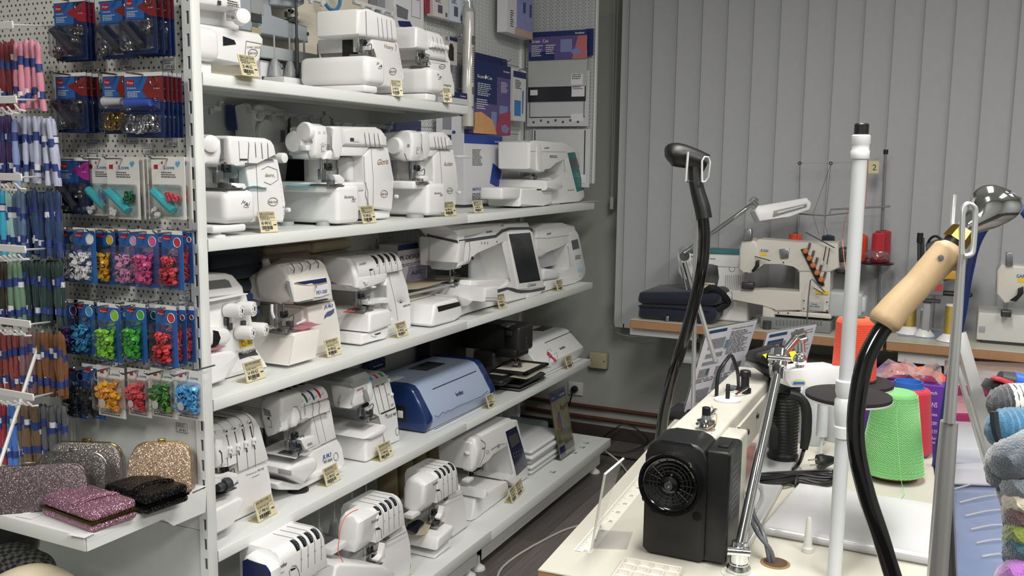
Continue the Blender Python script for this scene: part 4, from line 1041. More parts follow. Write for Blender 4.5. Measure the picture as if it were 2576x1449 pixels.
m.block('work_table',1.60,[(505,1060),(560,1010),(790,880),(820,930),(765,985),(600,1065)],0.24,0.008,seg=3)
m.box('lower_box',1.61,520,765,1040,1350,0.26,0.010,zb=ZD+0.002,seg=4)
m.needle(480,660,1.65,zp+0.004,1.2)
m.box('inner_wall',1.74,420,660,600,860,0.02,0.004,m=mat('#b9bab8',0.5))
bm=nb();q=m.p(400,130,1.76)
tube(bm,smoothpts([(q.x-0.06,1.76,q.z-0.02),(q.x-0.02,1.74,q.z+0.006),(q.x+0.03,1.75,q.z+0.0),(q.x+0.04,1.74,q.z-0.02),(q.x,1.73,q.z-0.025)],5),0.001,5);obj('thread_wire',bm,DSTEEL,m.t)
cb=nb();q=m.p(225,100,1.86);rbox(cb,q.x-0.01,q.x+0.01,1.85,1.87,ZD+0.1,q.z+0.03,0.003);obj('telescopic_rod',cb,DGREY,m.t)
m.done()
price_card('cream price card leaning on the grey topped overlocker with coloured dials',K,718,1358,880,1278,ZD,0.052,'JANOME 744D','','13 990 Kč',seed=12)

# ---- E1, E2, E3 brother Lock overlockers on the plinth shelf
BLK=mat('#14171c',0.3,coat=0.3)
def brother_lock(label,K,z,at,side,endX,hood,col,yf,dials,navy=None):
 m=Mach('overlock_machine',label,K,z,*at)
 if col:m.block('column',yf+0.012,col,0.17,0.010,seg=3,zmin=z+0.003)
 m.hood('head',yf,*hood,R=0.030,depth=0.13,flare=0.02,r=0.012)
 x0=m.p(*side[0],yf).x;x1=m.p(endX,side[0][1],yf).x
 P=[(m.yat(X,Y,x0),m.p(X,Y,('x',x0)).z) for X,Y in side[1]]
 bm=nb();prism(bm,P,'x',x0-0.006,x1,0.018,5);obj('end_cover',bm,WHITE,m.t)
 if navy:
  P2=[(m.yat(X,Y,x0),m.p(X,Y,('x',x0)).z) for X,Y in navy]
  bm=nb();prism(bm,P2,'x',x0-0.0068,x0,0.0,1);obj('navy_side_panel',bm,mat('#0e1c4d',0.35),m.t,label='navy blue side panel')
 for X,Y in dials:m.wheel(X,Y,BLK,w=0.015)
 for X,Y in dials:m.seamline(X+26,Y,X+62,Y+230)
 return m
K=crop(600,1150,4.293)
# E3
m=brother_lock('white overlock machine with fabric badge under its foot, right of the plinth trio',K,ZE,(2250,900,1.52),
 ((2030,350),[(1775,330),(1800,250),(1860,210),(1960,240),(2030,300),(2012,500),(1950,600),(1830,590),(1770,540)]),2185,
 ((2150,500),(2140,75,1.572),(2350,220)),[(2190,540),(2290,440),(2400,300),(2428,385),(2445,500),(2478,720),(2478,820),(2300,945),(2290,800),(2220,760)],
 1.52,((2155,215),(2205,183),(2250,155),(2300,128)))
zt=m.p(2140,85,1.52).z
m.line([(2205,480),(2428,388)],1.5197,0.0008)
m.tx('brother',2100,310,2155,278,34,1.5195,bold=1)
for k in range(4):m.print_('lines',2208+k*47,303-k*29,2222+k*47,280-k*29,1.5192,n=3)
m.line([(2165,490),(2150,460),(2140,360),(2165,345),(2190,370),(2195,450),(2165,490)],1.5193,0.0006)
m.block('finger_slot',1.5185,[(2145,352),(2175,350),(2175,362),(2148,366)],0.004,0.0,m=DARK)
m.block('latch',1.515,[(2228,455),(2270,432),(2272,445),(2232,470)],0.01,0.001,m=DGREY)
m.tx('Lock',2370,520,2415,500,36,1.5393,shear=0.4);m.line([(2370,570),(2390,580),(2400,550),(2440,540)],1.5395,0.0009)
m.line([(2452+14*math.cos(a),735+45*math.sin(a)) for a in [k/12*2*PI for k in range(12)]],1.5395,0.0008,closed=True)
zp=m.p(2260,740,1.50).z
m.block('work_table',1.485,[(2150,930),(2165,870),(2320,740),(2340,765),(2300,870),(2150,1010)],0.23,0.010,seg=4)
m.block('base',1.50,[(2130,1060),(2250,940),(2300,900),(2300,1000),(2125,1115)],0.24,0.006,zmin=ZE+0.003)
m.block('base_step',1.515,[(2150,1000),(2280,880),(2290,960),(2150,1080)],0.2,0.003,m=OFFW)
m.block('knife_arm',1.505,[(2165,660),(2205,620),(2215,530),(2230,530),(2232,640),(2180,680)],0.02,0.003)
bm=nb();q=m.p(2420,240,1.60);rbox(bm,q.x-0.01,q.x+0.035,1.57,1.60,q.z-0.008,q.z+0.004,0.003);obj('side_tray',bm,OFFW,m.t)
m.needle(2090,600,1.55,zp+0.002,1.1)
bm=nb();q=m.p(1900,205,1.62);lathe(bm,[(0.008,0),(0.008,0.005),(0.011,0.006),(0.011,0.014),(0.009,0.016)],(q.x,1.60,q.z-0.006),n=16);obj('thread_knob',bm,WHITE,m.t)
bm=nb();a=m.p(1960,180,1.66);b=m.p(2140,70,1.66);tube(bm,[(a.x,1.66,a.z),(b.x,1.66,b.z)],0.006,6);obj('thread_plate',bm,WHITE,m.t)
m.done()
t=tag(cloth_scrap('fabric_badge','',(2.56,1.58,zp+0.003),0.14,0.09,mat('#d8cfb8',0.9),12,0.3,0.0015,0.006),'cream fabric badge under the foot of the right plinth overlocker','fabric badge')
t=tag(cloth_scrap('fabric_badge','',(2.53,1.57,zp+0.016),0.10,0.045,mat('#1a2033',0.85),13,0.25,0.0015,0.008),'navy fabric strip folded on the cream badge, right plinth overlocker','fabric badge')
# E2
m=brother_lock('white overlock machine with coral thread hanging over its head, middle of the plinth trio',K,ZE,(1600,1000,1.50),
 ((1350,780),[(1065,740),(1085,650),(1140,600),(1250,640),(1345,690),(1320,900),(1240,1040),(1130,1020),(1060,960)]),1560,
 ((1500,930),(1520,425,1.545),(1760,620)),[(1560,930),(1660,885),(1800,700),(1835,790),(1855,950),(1862,1120),(1860,1300),(1560,1400),(1480,1160)],
 1.49,((1505,610),(1565,575),(1620,545),(1672,512)))
m.line([(1540,940),(1660,885),(1835,792)],1.4897,0.0009)
m.tx('brother',1438,720,1510,685,42,1.4895,bold=1)
for k in range(4):m.print_('lines',1570+k*54,708-k*34,1588+k*54,682-k*34,1.4892,n=3)
m.line([(1500,930),(1485,880),(1475,780),(1510,755),(1540,780),(1548,880)],1.4893,0.0007)
m.block('finger_slot',1.4885,[(1490,770),(1530,765),(1530,778),(1492,786)],0.004,0.0,m=DARK)
m.block('latch',1.485,[(1588,888),(1635,860),(1638,872),(1590,905)],0.01,0.001,m=DGREY)
m.tx('Lock',1748,945,1805,920,42,1.5093,shear=0.4);m.line([(1745,998),(1770,1010),(1785,965),(1825,960)],1.5095,0.001)
m.line([(1840+18*math.cos(a),1160+50*math.sin(a)) for a in [k/12*2*PI for k in range(12)]],1.5095,0.0008,closed=True)
zp=m.p(1500,1190,1.49).z
m.block('work_table',1.45,[(1050,1180),(1100,1150),(1560,1170),(1700,1250),(1660,1500),(1000,1500)],0.22,0.008,seg=3,zmin=ZE+0.06)
q0=m.p(1150,1180,1.45)
m.block('knife_arm',1.475,[(1490,1110),(1560,1070),(1570,930),(1590,930),(1592,1080),(1510,1130)],0.02,0.004)
bm=nb();q=m.p(1810,620,1.58);rbox(bm,q.x-0.01,q.x+0.045,1.55,1.585,q.z-0.010,q.z+0.006,0.003);obj('side_tray',bm,OFFW,m.t)
m.needle(1395,1020,1.52,zp+0.002,1.15)
bm=nb();q=m.p(1222,600,1.58);lathe(bm,[(0.009,0),(0.009,0.005),(0.012,0.006),(0.012,0.016),(0.010,0.018)],(q.x,1.57,q.z-0.008),n=16);obj('thread_knob',bm,WHITE,m.t)
bm=nb();a=m.p(1300,560,1.64);b=m.p(1520,425,1.64);tube(bm,[(a.x,1.64,a.z),(b.x,1.64,b.z)],0.006,6);obj('thread_plate',bm,WHITE,m.t)
CORAL=mat('#e0664f',0.6)
bm=nb();tube(bm,smoothpts([m.p(X,Y,1.478) for X,Y in ((1290,565),(1220,595),(1150,650),(1105,760),(1085,900),(1075,1010),(1100,1080),(1130,1140),(1110,1190),(1060,1210),(1010,1205))],5),0.0013,5)
tag(obj('loose_thread',bm,CORAL),'coral sewing thread trailing over the middle plinth overlocker','thread')
bm=nb();q=m.p(830,880,1.70)
m.done()
cloth_scrap('fabric_swatch','coral scrap under the foot of the middle plinth overlocker',(m.p(1330,1170,1.50).x,1.50,zp+0.003),0.07,0.03,CORAL,14,0.1)
t=thing('spool_stand','white spool stand with four thin pins behind the middle plinth overlocker','spool stand',(2.2,1.8,ZE))
bm=nb();rbox(bm,1.98,2.42,1.78,1.87,ZE+0.05,ZE+0.075,0.005);rbox(bm,2.24,2.30,1.79,1.86,ZE,ZE+0.052,0.004);obj('base',bm,OFFW,t)
for X,Y in ((872,870),(1036,790),(1228,690),(1380,600)):q=m.p(X,Y,1.82);pin_cone(t,(q.x,1.82,ZE+0.076),0.12,OFFW)
# E1
m=brother_lock('white overlock machine with navy side panel, lower left corner of the plinth shelf',K,ZE,(500,1100,1.46),
 ((350,1250),[(40,1120),(60,1070),(120,1040),(280,1140),(370,1230),(380,1500),(40,1500)]),470,
 ((460,1500),(630,790,1.50),(910,990)),None,1.45,((615,1010),(690,965),(762,922),(832,880)),navy=[(65,1110),(110,1090),(300,1170),(350,1240),(370,1500),(65,1500)])
m.line([(850,1240),(985,1165)],1.4497,0.0006)
m.tx('brother',430,1212,522,1165,48,1.4495,bold=1);m.tx('4234D',455,1262,490,1245,16,1.4495)
m.line([(560,1330),(548,1230),(580,1175),(620,1170),(650,1230),(670,1330)],1.4493,0.0008)
m.block('finger_slot',1.4485,[(565,1212),(615,1190),(618,1204),(570,1230)],0.004,0.0,m=DARK)
for k in range(4):m.print_('lines',672+k*72,1120-k*45,692+k*72,1092-k*45,1.4492,n=3)
bm=nb();q=m.p(940,985,1.55);rbox(bm,q.x-0.01,q.x+0.06,1.52,1.56,q.z-0.012,q.z+0.006,0.003);obj('side_tray',bm,OFFW,m.t)
bm=nb();q=m.p(270,960,1.60);lathe(bm,[(0.01,0),(0.01,0.006),(0.014,0.007),(0.014,0.018),(0.011,0.02)],(q.x,1.60,q.z-0.01),n=16);obj('thread_knob',bm,WHITE,m.t)
bm=nb();a=m.p(390,920,1.60);b=m.p(630,775,1.60);tube(bm,[(a.x,1.60,a.z),(b.x,1.60,b.z)],0.005,6);obj('thread_plate',bm,WHITE,m.t)
m.done()
t=thing('spool_stand','white spool stand pin in the lowest bay beside the slotted upright','spool stand',(1.64,1.62,ZE))
bm=nb();rbox(bm,1.615,1.70,1.58,1.70,ZE+0.04,ZE+0.06,0.005);rbox(bm,1.63,1.68,1.60,1.68,ZE,ZE+0.042,0.004);obj('base',bm,OFFW,t)
q=ony(566,1500,1.62);pin_cone(t,(1.655,1.63,ZE+0.062),0.12,OFFW)
price_card('cream price card at the bottom edge of the picture, before the middle plinth overlocker',K,1690,1340,1870,1270,ZE,0.07,'BROTHER 2104D','','8 990 Kč',seed=13)
# ================================================================== RIGHT BAY OF THE SHELVES
def sheet(bm,m_,pts,y):bm.faces.new([bm.verts.new((m_.p(X,Y,y).x,y,m_.p(X,Y,y).z)) for X,Y in pts])
# ---- C4 large touch-screen machine
K=crop(1000,540,4.83)
m=Mach('embroidery_machine','large white embroidery machine with tall dark touch screen and grey trim band',K,ZC,1300,1150,1.60)
BAND=mat('#474b50',0.4)
m.block('tower',1.60,[(1290,190),(1330,160),(1600,150),(1640,200),(1790,870),(1790,930),(1720,1040),(1240,1110),(1235,900),(1400,830),(1290,380),(1260,350)],0.16,0.012,seg=4)
m.block('arm',1.60,[(740,345),(740,290),(1220,190),(1290,100),(1600,95),(1640,200),(1400,300),(1290,370),(1010,400),(960,470),(880,600),(750,640)],0.17,0.014,seg=4)
x0=m.p(745,450,1.60).x
P=[(m.yat(X,Y,x0),m.p(X,Y,('x',x0)).z) for X,Y in ((372,230),(390,190),(520,135),(740,185),(750,330),(745,580),(700,660),(620,675),(430,660),(370,560))]
bm=nb();prism(bm,P,'x',x0-0.006,x0+0.05,0.014,4);obj('head',bm,WHITE,m.t)
P=[(m.yat(X,Y,x0),m.p(X,Y,('x',x0)).z) for X,Y in ((370,236),(740,312),(748,345),(370,262))]
bm=nb();prism(bm,P,'x',x0-0.0075,x0);obj('trim_band',bm,BAND,m.t)
P=[(m.yat(X,Y,x0),m.p(X,Y,('x',x0)).z) for X,Y in ((372,560),(735,580),(700,655),(620,672),(430,658))]
bm=nb();prism(bm,P,'x',x0-0.0078,x0);obj('lamp_band',bm,GREYP,m.t)
m.block('top_cover',1.603,[(560,140),(600,100),(1290,98),(1220,185),(745,285),(700,200)],0.14,0.010,seg=3)
m.block('trim_band',1.5985,[(748,345),(745,308),(1190,245),(1270,180),(1360,155),(1600,150),(1640,165),(1652,215),(1636,190),(1590,180),(1370,185),(1280,215),(1200,278)],0.01,0.0,m=BAND)
m.block('trim_band',1.5985,[(1235,908),(1330,882),(1400,890),(1480,915),(1620,915),(1780,885),(1796,870),(1790,915),(1620,945),(1500,955),(1440,945),(1340,910),(1235,945)],0.01,0.0,m=BAND)
m.block('screen_frame',1.5965,[(1345,235),(1350,215),(1600,190),(1640,205),(1780,850),(1760,885),(1470,905)],0.01,0.002)
m.block('screen',1.5955,[(1352,238),(1612,218),(1738,800),(1482,835)],0.006,0.0,m=mat('#26282a',0.12,coat=0.6))
m.tx('brother',1078,225,1152,213,34,1.5995,bold=1);m.tx('Celeste',1575,882,1680,862,42,1.5958,shear=0.4)
m.knob('power_mark',1208,330,1.60,0.0035,0.001,DARK)
for X in (1022,1058,1094):m.print_('lines',X-8,368,X+8,335,1.5995,n=3)
m.line([(868,300),(882,420),(860,570),(830,600)],1.5995,0.001)
bm=nb();q=m.p(905,530,1.5995);lathe(bm,[(0.007,0),(0.006,0.004)],q,(0,-1,0),14);obj('lens',bm,DARK,m.t)
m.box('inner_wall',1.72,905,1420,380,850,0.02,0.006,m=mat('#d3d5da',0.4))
m.block('speaker',1.5985,[(1590,960),(1690,945),(1680,1000),(1640,1035),(1565,1040)],0.004,0.001,m=OFFW)
m.block('bed',1.61,[(900,800),(1420,780),(1440,850),(1240,900),(1230,1120),(840,1180),(800,1250),(760,1200)],0.16,0.005,zmin=ZC+0.004)
# embroidery unit
m.block('embroidery_unit',1.58,[(455,1100),(480,1080),(740,1005),(790,1040),(795,1230),(700,1300),(440,1365),(425,1340)],0.33,0.012,seg=4,zmin=ZC+0.002)
m.block('unit_band',1.5785,[(485,1118),(780,1050),(790,1100),(500,1182)],0.004,0.0,m=DARK)
m.block('carriage_foot',1.57,[(740,985),(920,1050),(860,1112),(800,1115)],0.1,0.004,m=OFFW)
m.block('carriage',1.52,[(1060,880),(1225,868),(1232,1040),(1200,1065),(1070,1060)],0.40,0.012,seg=4)
m.line([(1065,1010),(1228,1010)],1.5197,0.0006)
zp=m.p(1100,880,1.53).z
bm=nb();h=zp+0.004;tube(bm,[(2.62,1.66,h),(2.62,1.90,h),(3.06,1.90,h),(3.06,1.66,h)],0.005,6,closed=True);obj('hoop',bm,GREYP,m.t)
m.needle(660,680,1.67,zp-0.002,1.1)
m.done()
cloth_scrap('hooped_cloth','cream cotton cloth stretched in the hoop of the large touch-screen machine',(2.86,1.77,zp+0.008),0.42,0.20,mat('#d8cdb6',0.9,bump=0.3),17,-0.12,0.0015,0.012,'cloth')
price_card('cream price card in front of the large touch-screen embroidery machine',K,1240,1150,1335,1128,ZC,0.058,'BROTHER Celeste','','99 990 Kč',seed=14)
# ---- C5 and B4: smaller embroidery machines with arm, tower, touch panel, embroidery arm
def embro(label,K,z,at,tower,arm,side,yf,panel,pm,screen,bar,unit,brand,extra=None):
 m=Mach('embroidery_machine',label,K,z,*at)
 m.block('tower',yf,tower,0.15,0.010,seg=3,zmin=z+0.003)
 m.block('arm',yf,arm,0.15,0.012,seg=4)
 if side:
  x0=m.p(*side[0],yf).x;P=[(m.yat(X,Y,x0),m.p(X,Y,('x',x0)).z) for X,Y in side[1]]
  bm=nb();prism(bm,P,'x',x0-0.005,x0+0.05,0.014,4);obj('head',bm,WHITE,m.t)
  m.x0=x0
 m.block('touch_panel',yf-0.0015,panel,0.006,0.0012,m=pm)
 m.block('screen',yf-0.0025,screen,0.004,0.0,m=mat('#4a4d4c',0.15))
 if bar:m.block('embroidery_arm',bar[0],bar[1],bar[2],0.012,seg=4)
 if unit:m.block('embroidery_unit',unit[0],unit[1],unit[2],0.010,seg=4,zmin=z+0.003)
 m.tx('brother',*brand,yf-0.0006,bold=1)
 return m
K=crop(950,520,3.0194)
m=embro('small white embroidery machine with leaf-patterned panel, right end of the third shelf',K,ZC,(1400,640,1.58),
 [(1440,150),(1490,140),(1515,190),(1580,480),(1575,540),(1540,580),(1290,650),(1280,560),(1480,470),(1440,300)],
 [(1205,160),(1270,128),(1400,122),(1500,145),(1512,200),(1470,280),(1380,290),(1300,340),(1260,380),(1225,385),(1205,300)],None,1.62,
 [(1450,220),(1460,195),(1510,185),(1525,210),(1580,470),(1575,515),(1530,535),(1515,500)],mat('#dfe3e3',0.3),
 [(1472,258),(1520,245),(1533,315),(1485,328)],(1.60,[(1262,478),(1275,468),(1360,480),(1388,505),(1385,545),(1270,560),(1262,555)],0.2),
 (1.61,[(1270,560),(1390,545),(1480,540),(1560,555),(1500,600),(1270,655)],0.2),(1285,215,1318,208,18))
for i in range(6):m.line([(1520+i*8,500-i),(1516+i*8,470),(1524+i*8,455-i*3)],1.618,0.001)
m.endlines(mat('#7fb8b4',0.6),'leaf_print');m.print_('lines',1500,410,1550,365,1.618,n=4)
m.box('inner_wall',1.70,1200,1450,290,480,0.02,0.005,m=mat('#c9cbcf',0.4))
m.line([(1190,240),(1290,240),(1470,215)],1.6195,0.0006);m.done()
price_card('cream price card of the small machine at the right end of the third shelf',K,1370,643,1418,630,ZC,0.048,'BROTHER','Innov-is','39 990 Kč',seed=15)
K=crop(1050,0,2.588)
TEAL=mat('#1f6f6b',0.35)
m=embro('white embroidery machine with teal touch panel, right end of the second shelf',K,ZB,(900,1300,1.62),
 [(950,960),(1000,950),(1030,960),(1090,1250),(1090,1290),(1060,1315),(880,1330),(870,1160),(975,1130),(950,1040)],
 [(730,925),(760,915),(950,930),(1030,955),(1032,990),(950,1040),(905,1060),(860,1080),(830,1120),(790,1125),(730,1100)],
 ((775,1000),[(640,985),(655,945),(700,920),(775,920),(780,1000),(785,1115),(720,1120),(660,1105),(640,1050)]),1.62,
 [(978,995),(1028,990),(1085,1235),(1040,1250)],TEAL,[(990,1035),(1038,1030),(1055,1090),(1008,1095)],
 (1.575,[(840,1175),(900,1168),(950,1190),(950,1225),(920,1238),(840,1240)],0.26),
 (1.60,[(670,1300),(680,1225),(860,1215),(880,1240),(880,1330),(820,1345),(670,1345)],0.15),(828,970,858,966,13))
m.block('unit_gap',1.5985,[(778,1230),(825,1228),(825,1238),(780,1240)],0.002,0,m=DARK)
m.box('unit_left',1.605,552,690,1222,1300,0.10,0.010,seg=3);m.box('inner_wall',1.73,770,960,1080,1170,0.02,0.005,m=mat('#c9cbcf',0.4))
m.box('base',1.62,690,880,1240,1330,0.1,0.005,zb=ZB+0.002)
m.line([(722,985),(722,1060)],('x',m.x0-0.0055),0.0014);bm=nb();q=m.p(722,988,('x',m.x0-0.005));rbox(bm,q.x-0.006,q.x,q.y-0.012,q.y+0.012,q.z-0.004,q.z+0.003,0.002);obj('slide_lever',bm,WHITE,m.t)
m.knob('screw',697,967,('x',m.x0-0.005),0.004,0.0008,DGREY)
m.line([(735,985),(970,990)],1.6195,0.0005);m.print_('lines',862,1035,930,1018,1.6195,n=2)
m.needle(745,1130,1.66,m.p(840,1185,1.59).z,0.7)
m.print_('rect',978,1240,1020,1235,1.6192,DARK)
for i in range(3):m.print_('lines',1018+i*12,1160,1026+i*12,1130,1.6173,m=mat('#9fc9c4',0.5),n=3)
m.done()
price_card('cream price card before the teal-panel machine on the second shelf',K,882,1335,928,1330,ZB,0.044,'BROTHER','NV880E','35 990 Kč',seed=16)
bm=nb();a=onz(*K(975,1325),ZB);tube(bm,[(a.x,a.y+0.02,ZB+0.006),(a.x+0.16,a.y+0.03,ZB+0.006)],0.005,8);tag(obj('stylus_pen',bm,DARK),'black pen lying in front of the teal-panel machine','pen')
bm=nb();plate(bm,(a.x+0.16,a.y-0.02,ZB+0.001),X_,Y_,0.22,0.10,0.001);tag(obj('paper_slip',bm,mat('#d9d6cb',0.8),sm=False),'cream paper slip at the right end of the second shelf','paper')
price_card('cream price card standing alone before the white and blue box',K,375,1388,435,1384,ZB,0.045,'Baby Lock','BLE','26 490 Kč',seed=17)

# ---- D4 blue cutter and D6 flowered cutter
K=crop(820,900,5.175)
LB=mat('#a6b5cd',0.35);DB=mat('#152f62',0.25,coat=0.4)
m=Mach('cutting_machine','light blue cutting machine with dark blue glossy ends and a line drawing on its lid',K,ZD,1700,900,1.60,cat='cutting machine')
xa=m.p(1400,900,1.60).x;xb=m.p(2140,500,1.60).x
# cross-section (y,z) measured on the left end plane
xe=m.p(1330,1010,1.60).x
zz=m.p(1180,372,('x',xe)).z
S=[(1.86,zz-0.002),(1.70,zz),(1.672,zz-0.006),(1.655,zz-0.022),(1.600,ZD+0.055),(1.600,ZD+0.035),(1.615,ZD+0.004),(1.86,ZD+0.004)]
def scale_sec(S,k,dy=0):c=(1.73,(S[0][1]+ZD)/2);return [(c[0]+(y-c[0])*k,c[1]+(z-c[1])*k) for y,z in S]
bm=nb();prism(bm,scale_sec(S,0.992),'x',xa,xb,0.001,1);obj('body',bm,LB,m.t)
bm=nb();prism(bm,S,'x',xe-0.005,xa+0.002,0.012,4);obj('end_cap',bm,DB,m.t)
bm=nb();prism(bm,S,'x',xb-0.002,xb+0.05,0.012,4);obj('end_cap',bm,DB,m.t)
zt=S[1][1]
def slope_pt(X,Y):     # a point on the sloping front between (1.655, zt-.022) and (1.600, ZD+.055)
 r=ray(*K(X,Y));a=Vector((0,1.655,zt-0.022));b=Vector((0,1.600,ZD+0.055));d=b-a
 n=Vector((0,-d.z,d.y)).normalized();n=-n if n.y>0 else n
 a=a+n*0.0012-n*0.0;t=(a-CAM).dot(n)/r.dot(n);return CAM+r*t,n
ln=nb()
def sline(pts,w=0.0007):tube(ln,[slope_pt(X,Y)[0] for X,Y in pts],w,4)
sline([(1392,408),(1955,172)],0.0016);sline([(1415,935),(2115,580)],0.0012)
sline([(1415,752),(1440,765),(1470,765),(1510,715),(1530,703),(1545,720),(1560,718),(1580,690),(1640,680),(1680,650),(1750,615),(1850,580),(1960,530),(2030,500),(2105,430)])
n_=slope_pt(1700,500)[1]
obj('line_drawing',ln,INK,m.t,sm=False)
bm=nb();a,b,c=slope_pt(1705,505)[0],slope_pt(1795,470)[0],slope_pt(1705,470)[0];up=(X_.cross(n_)*-1);up=up if up.z>0 else -up
text(bm,'brother',a,X_,up,0.024,fit=(b-a).length*1.05,bold=1);obj('lettering',bm,INK,m.t,sm=False)
q=m.p(1560,120,('z',zt));bm=nb();rbox(bm,q.x-0.09,q.x+0.05,1.74,1.82,zt-0.002,zt+0.0015,0.001);obj('screen',bm,mat('#3e4245',0.15),m.t)
bm=nb();rbox(bm,xa+0.02,xb-0.1,1.72,1.722,zt,zt+0.001,0.0003,1);obj('seam',bm,GREYP,m.t)
q=m.p(1100,330,('z',zt));bm=nb();rbox(bm,q.x-0.02,q.x+0.07,1.76,1.80,zt-0.001,zt+0.0012,0.001);obj('badge',bm,OFFW,m.t)
q=onx(*K(975,730),xe-0.005);bm=nb();rbox(bm,xe-0.0065,xe,q.y-0.022,q.y+0.022,q.z-0.03,q.z+0.03,0.006);obj('handle_recess',bm,DARK,m.t)
bm=nb();rbox(bm,xe-0.0085,xe-0.006,q.y-0.010,q.y+0.012,q.z-0.014,q.z+0.012,0.002);obj('label',bm,OFFW,m.t)
m.done()
price_card('cream price card at the right foot of the light blue cutting machine',K,2125,672,2215,625,ZD,0.052,'BROTHER','SDX','12 990 Kč',seed=18)
K=crop(950,520,3.0194)
m=Mach('cutting_machine','white cutting machine printed with red flowers, right end of the fourth shelf',K,ZD,1400,700,1.60,cat='cutting machine')
xa=m.p(1240,1250,1.60).x;xb=m.p(1565,1160,1.60).x;zt=m.p(1500,905,1.68).z
S=[(1.88,zt-0.002),(1.71,zt),(1.685,zt-0.006),(1.668,zt-0.024),(1.602,ZD+0.05),(1.602,ZD+0.03),(1.615,ZD+0.003),(1.88,ZD+0.003)]
bm=nb();prism(bm,S,'x',xa,xb,0.006,3);obj('body',bm,WHITE,m.t)
def slope2(X,Y):
 r=ray(*K(X,Y));a=Vector((0,1.668,zt-0.024));b=Vector((0,1.602,ZD+0.05));d=b-a
 n=Vector((0,-d.z,d.y)).normalized();n=-n if n.y>0 else n;t=(a+n*0.001-CAM).dot(n)/r.dot(n);return CAM+r*t,n
ln=nb();tube(ln,[slope2(1270,1035)[0],slope2(1476,947)[0]],0.0022,4);tube(ln,[slope2(1225,1310)[0],slope2(1560,1155)[0]],0.001,4);obj('seam',ln,DGREY,m.t,sm=False)
n_=slope2(1400,1080)[1];up=(X_.cross(n_)*-1);up=up if up.z>0 else -up
bm=nb();a=slope2(1390,1088)[0];b=slope2(1425,1072)[0];text(bm,'brother',a,X_,up,0.022,fit=(b-a).length*1.1,bold=1);obj('lettering',bm,INK,m.t,sm=False)
bm=nb();bg=nb()
for X,Y,s in ((1308,1130,0.020),(1342,1160,0.016),(1300,1112,0.010)):
 c=slope2(X,Y)[0]
 for k in range(5):
  a=k*2*PI/5;o=c+(X_*math.cos(a)+up*math.sin(a))*s*0.55;bm.faces.new([bm.verts.new(o+(X_*math.cos(t*PI/3)+up*math.sin(t*PI/3))*s*0.42+n_*0.0002*k) for t in range(6)])
obj('flower_print',bm,mat('#b83a4c',0.6),m.t,sm=False)
for pts in ([(1285,1110),(1290,1090),(1310,1080),(1320,1100)],[(1340,1120),(1360,1105),(1370,1170)],[(1300,1200),(1305,1150),(1290,1140)],[(1330,1190),(1350,1180),(1360,1190)]):tube(bg,[slope2(X,Y)[0] for X,Y in pts],0.0012,4)
obj('leaf_print',bg,GREYP,m.t,sm=False)
q=m.p(1290,927,('z',zt));bm=nb();rbox(bm,q.x-0.07,q.x+0.06,1.76,1.82,zt-0.002,zt+0.0015,0.001);obj('screen',bm,mat('#3e4245',0.15),m.t)
m.done()
price_card('cream price card before the flowered cutting machine',K,1445,1237,1492,1215,ZD,0.058,'BROTHER','CM300','8 990 Kč',seed=19)

# ---- D5 black embroidery machine seen from its head end
K=crop(950,520,3.0194)
BP=mat('#2c2b2a',0.4);BK=mat('#191919',0.45)
m=Mach('embroidery_machine','black single-needle embroidery machine with square hoop, between the two cutters',K,ZD,1000,1150,1.60)
xh=m.p(1140,1000,1.62).x
bm=nb();q0=m.p(1140,900,1.60);q1=m.p(1140,1095,1.60);xr=m.p(1185,1000,1.60).x
rbox(bm,xr-0.14,xr,1.60,1.93,q1.z,q0.z+0.004,0.014,4);obj('arm',bm,BP,m.t)
m.box('needle_head',1.605,1050,1150,1090,1160,0.10,0.008,m=BK)
x1=xr-0.14;q=m.p(1005,1010,('x',x1));
bm=nb();rbox(bm,x1-0.004,x1,q.y-0.022,q.y+0.022,q.z-0.05,q.z+0.045,0.003);obj('lever_plate',bm,BK,m.t)
bm=nb();rbox(bm,x1-0.016,x1-0.003,q.y-0.014,q.y+0.014,q.z+0.02,q.z+0.04,0.003);obj('foot_lever',bm,DGREY,m.t)
m.knob('lamp_cover',1045,1135,('x',x1),0.010,0.002,DGREY)
for Y in (1000,1030,1060):m.knob('button',1130,Y,1.60,0.0065,0.003,DGREY)
m.tx('brother',1112,1128,1140,1122,10,1.604,GREYP,bold=1)
bm=nb();rbox(bm,xr-0.42,xr-0.12,1.86,1.93,ZD+0.02,q0.z,0.012,3);rbox(bm,xr-0.42,xr-0.10,1.70,1.93,ZD,ZD+0.10,0.012,3);obj('column',bm,BK,m.t)
bm=nb();q=m.p(850,1180,1.74);rbox(bm,q.x-0.035,q.x+0.045,1.70,1.80,q.z-0.06,q.z+0.05,0.012,3);obj('hoop_carriage',bm,BP,m.t)
zc=ZD+0.075
bm=nb();rbox(bm,xr-0.30,xr-0.06,1.60,1.74,ZD+0.045,ZD+0.07,0.012,3);obj('free_bed',bm,BK,m.t)
for a,b,rr_ in ((0.0,0.0,0.009),):
 x_0,x_1,y_0,y_1=xr-0.20,xr+0.03,1.54,1.72
 bm=nb();rbox(bm,x_0,x_1,y_0,y_0+0.02,zc,zc+0.012,0.003);rbox(bm,x_0,x_1,y_1-0.02,y_1,zc,zc+0.012,0.003);rbox(bm,x_0,x_0+0.02,y_0,y_1,zc,zc+0.012,0.003);rbox(bm,x_1-0.02,x_1,y_0,y_1,zc,zc+0.012,0.003);obj('hoop',bm,BK,m.t)
m.needle(1055,1165,1.64,zc+0.004,0.8)
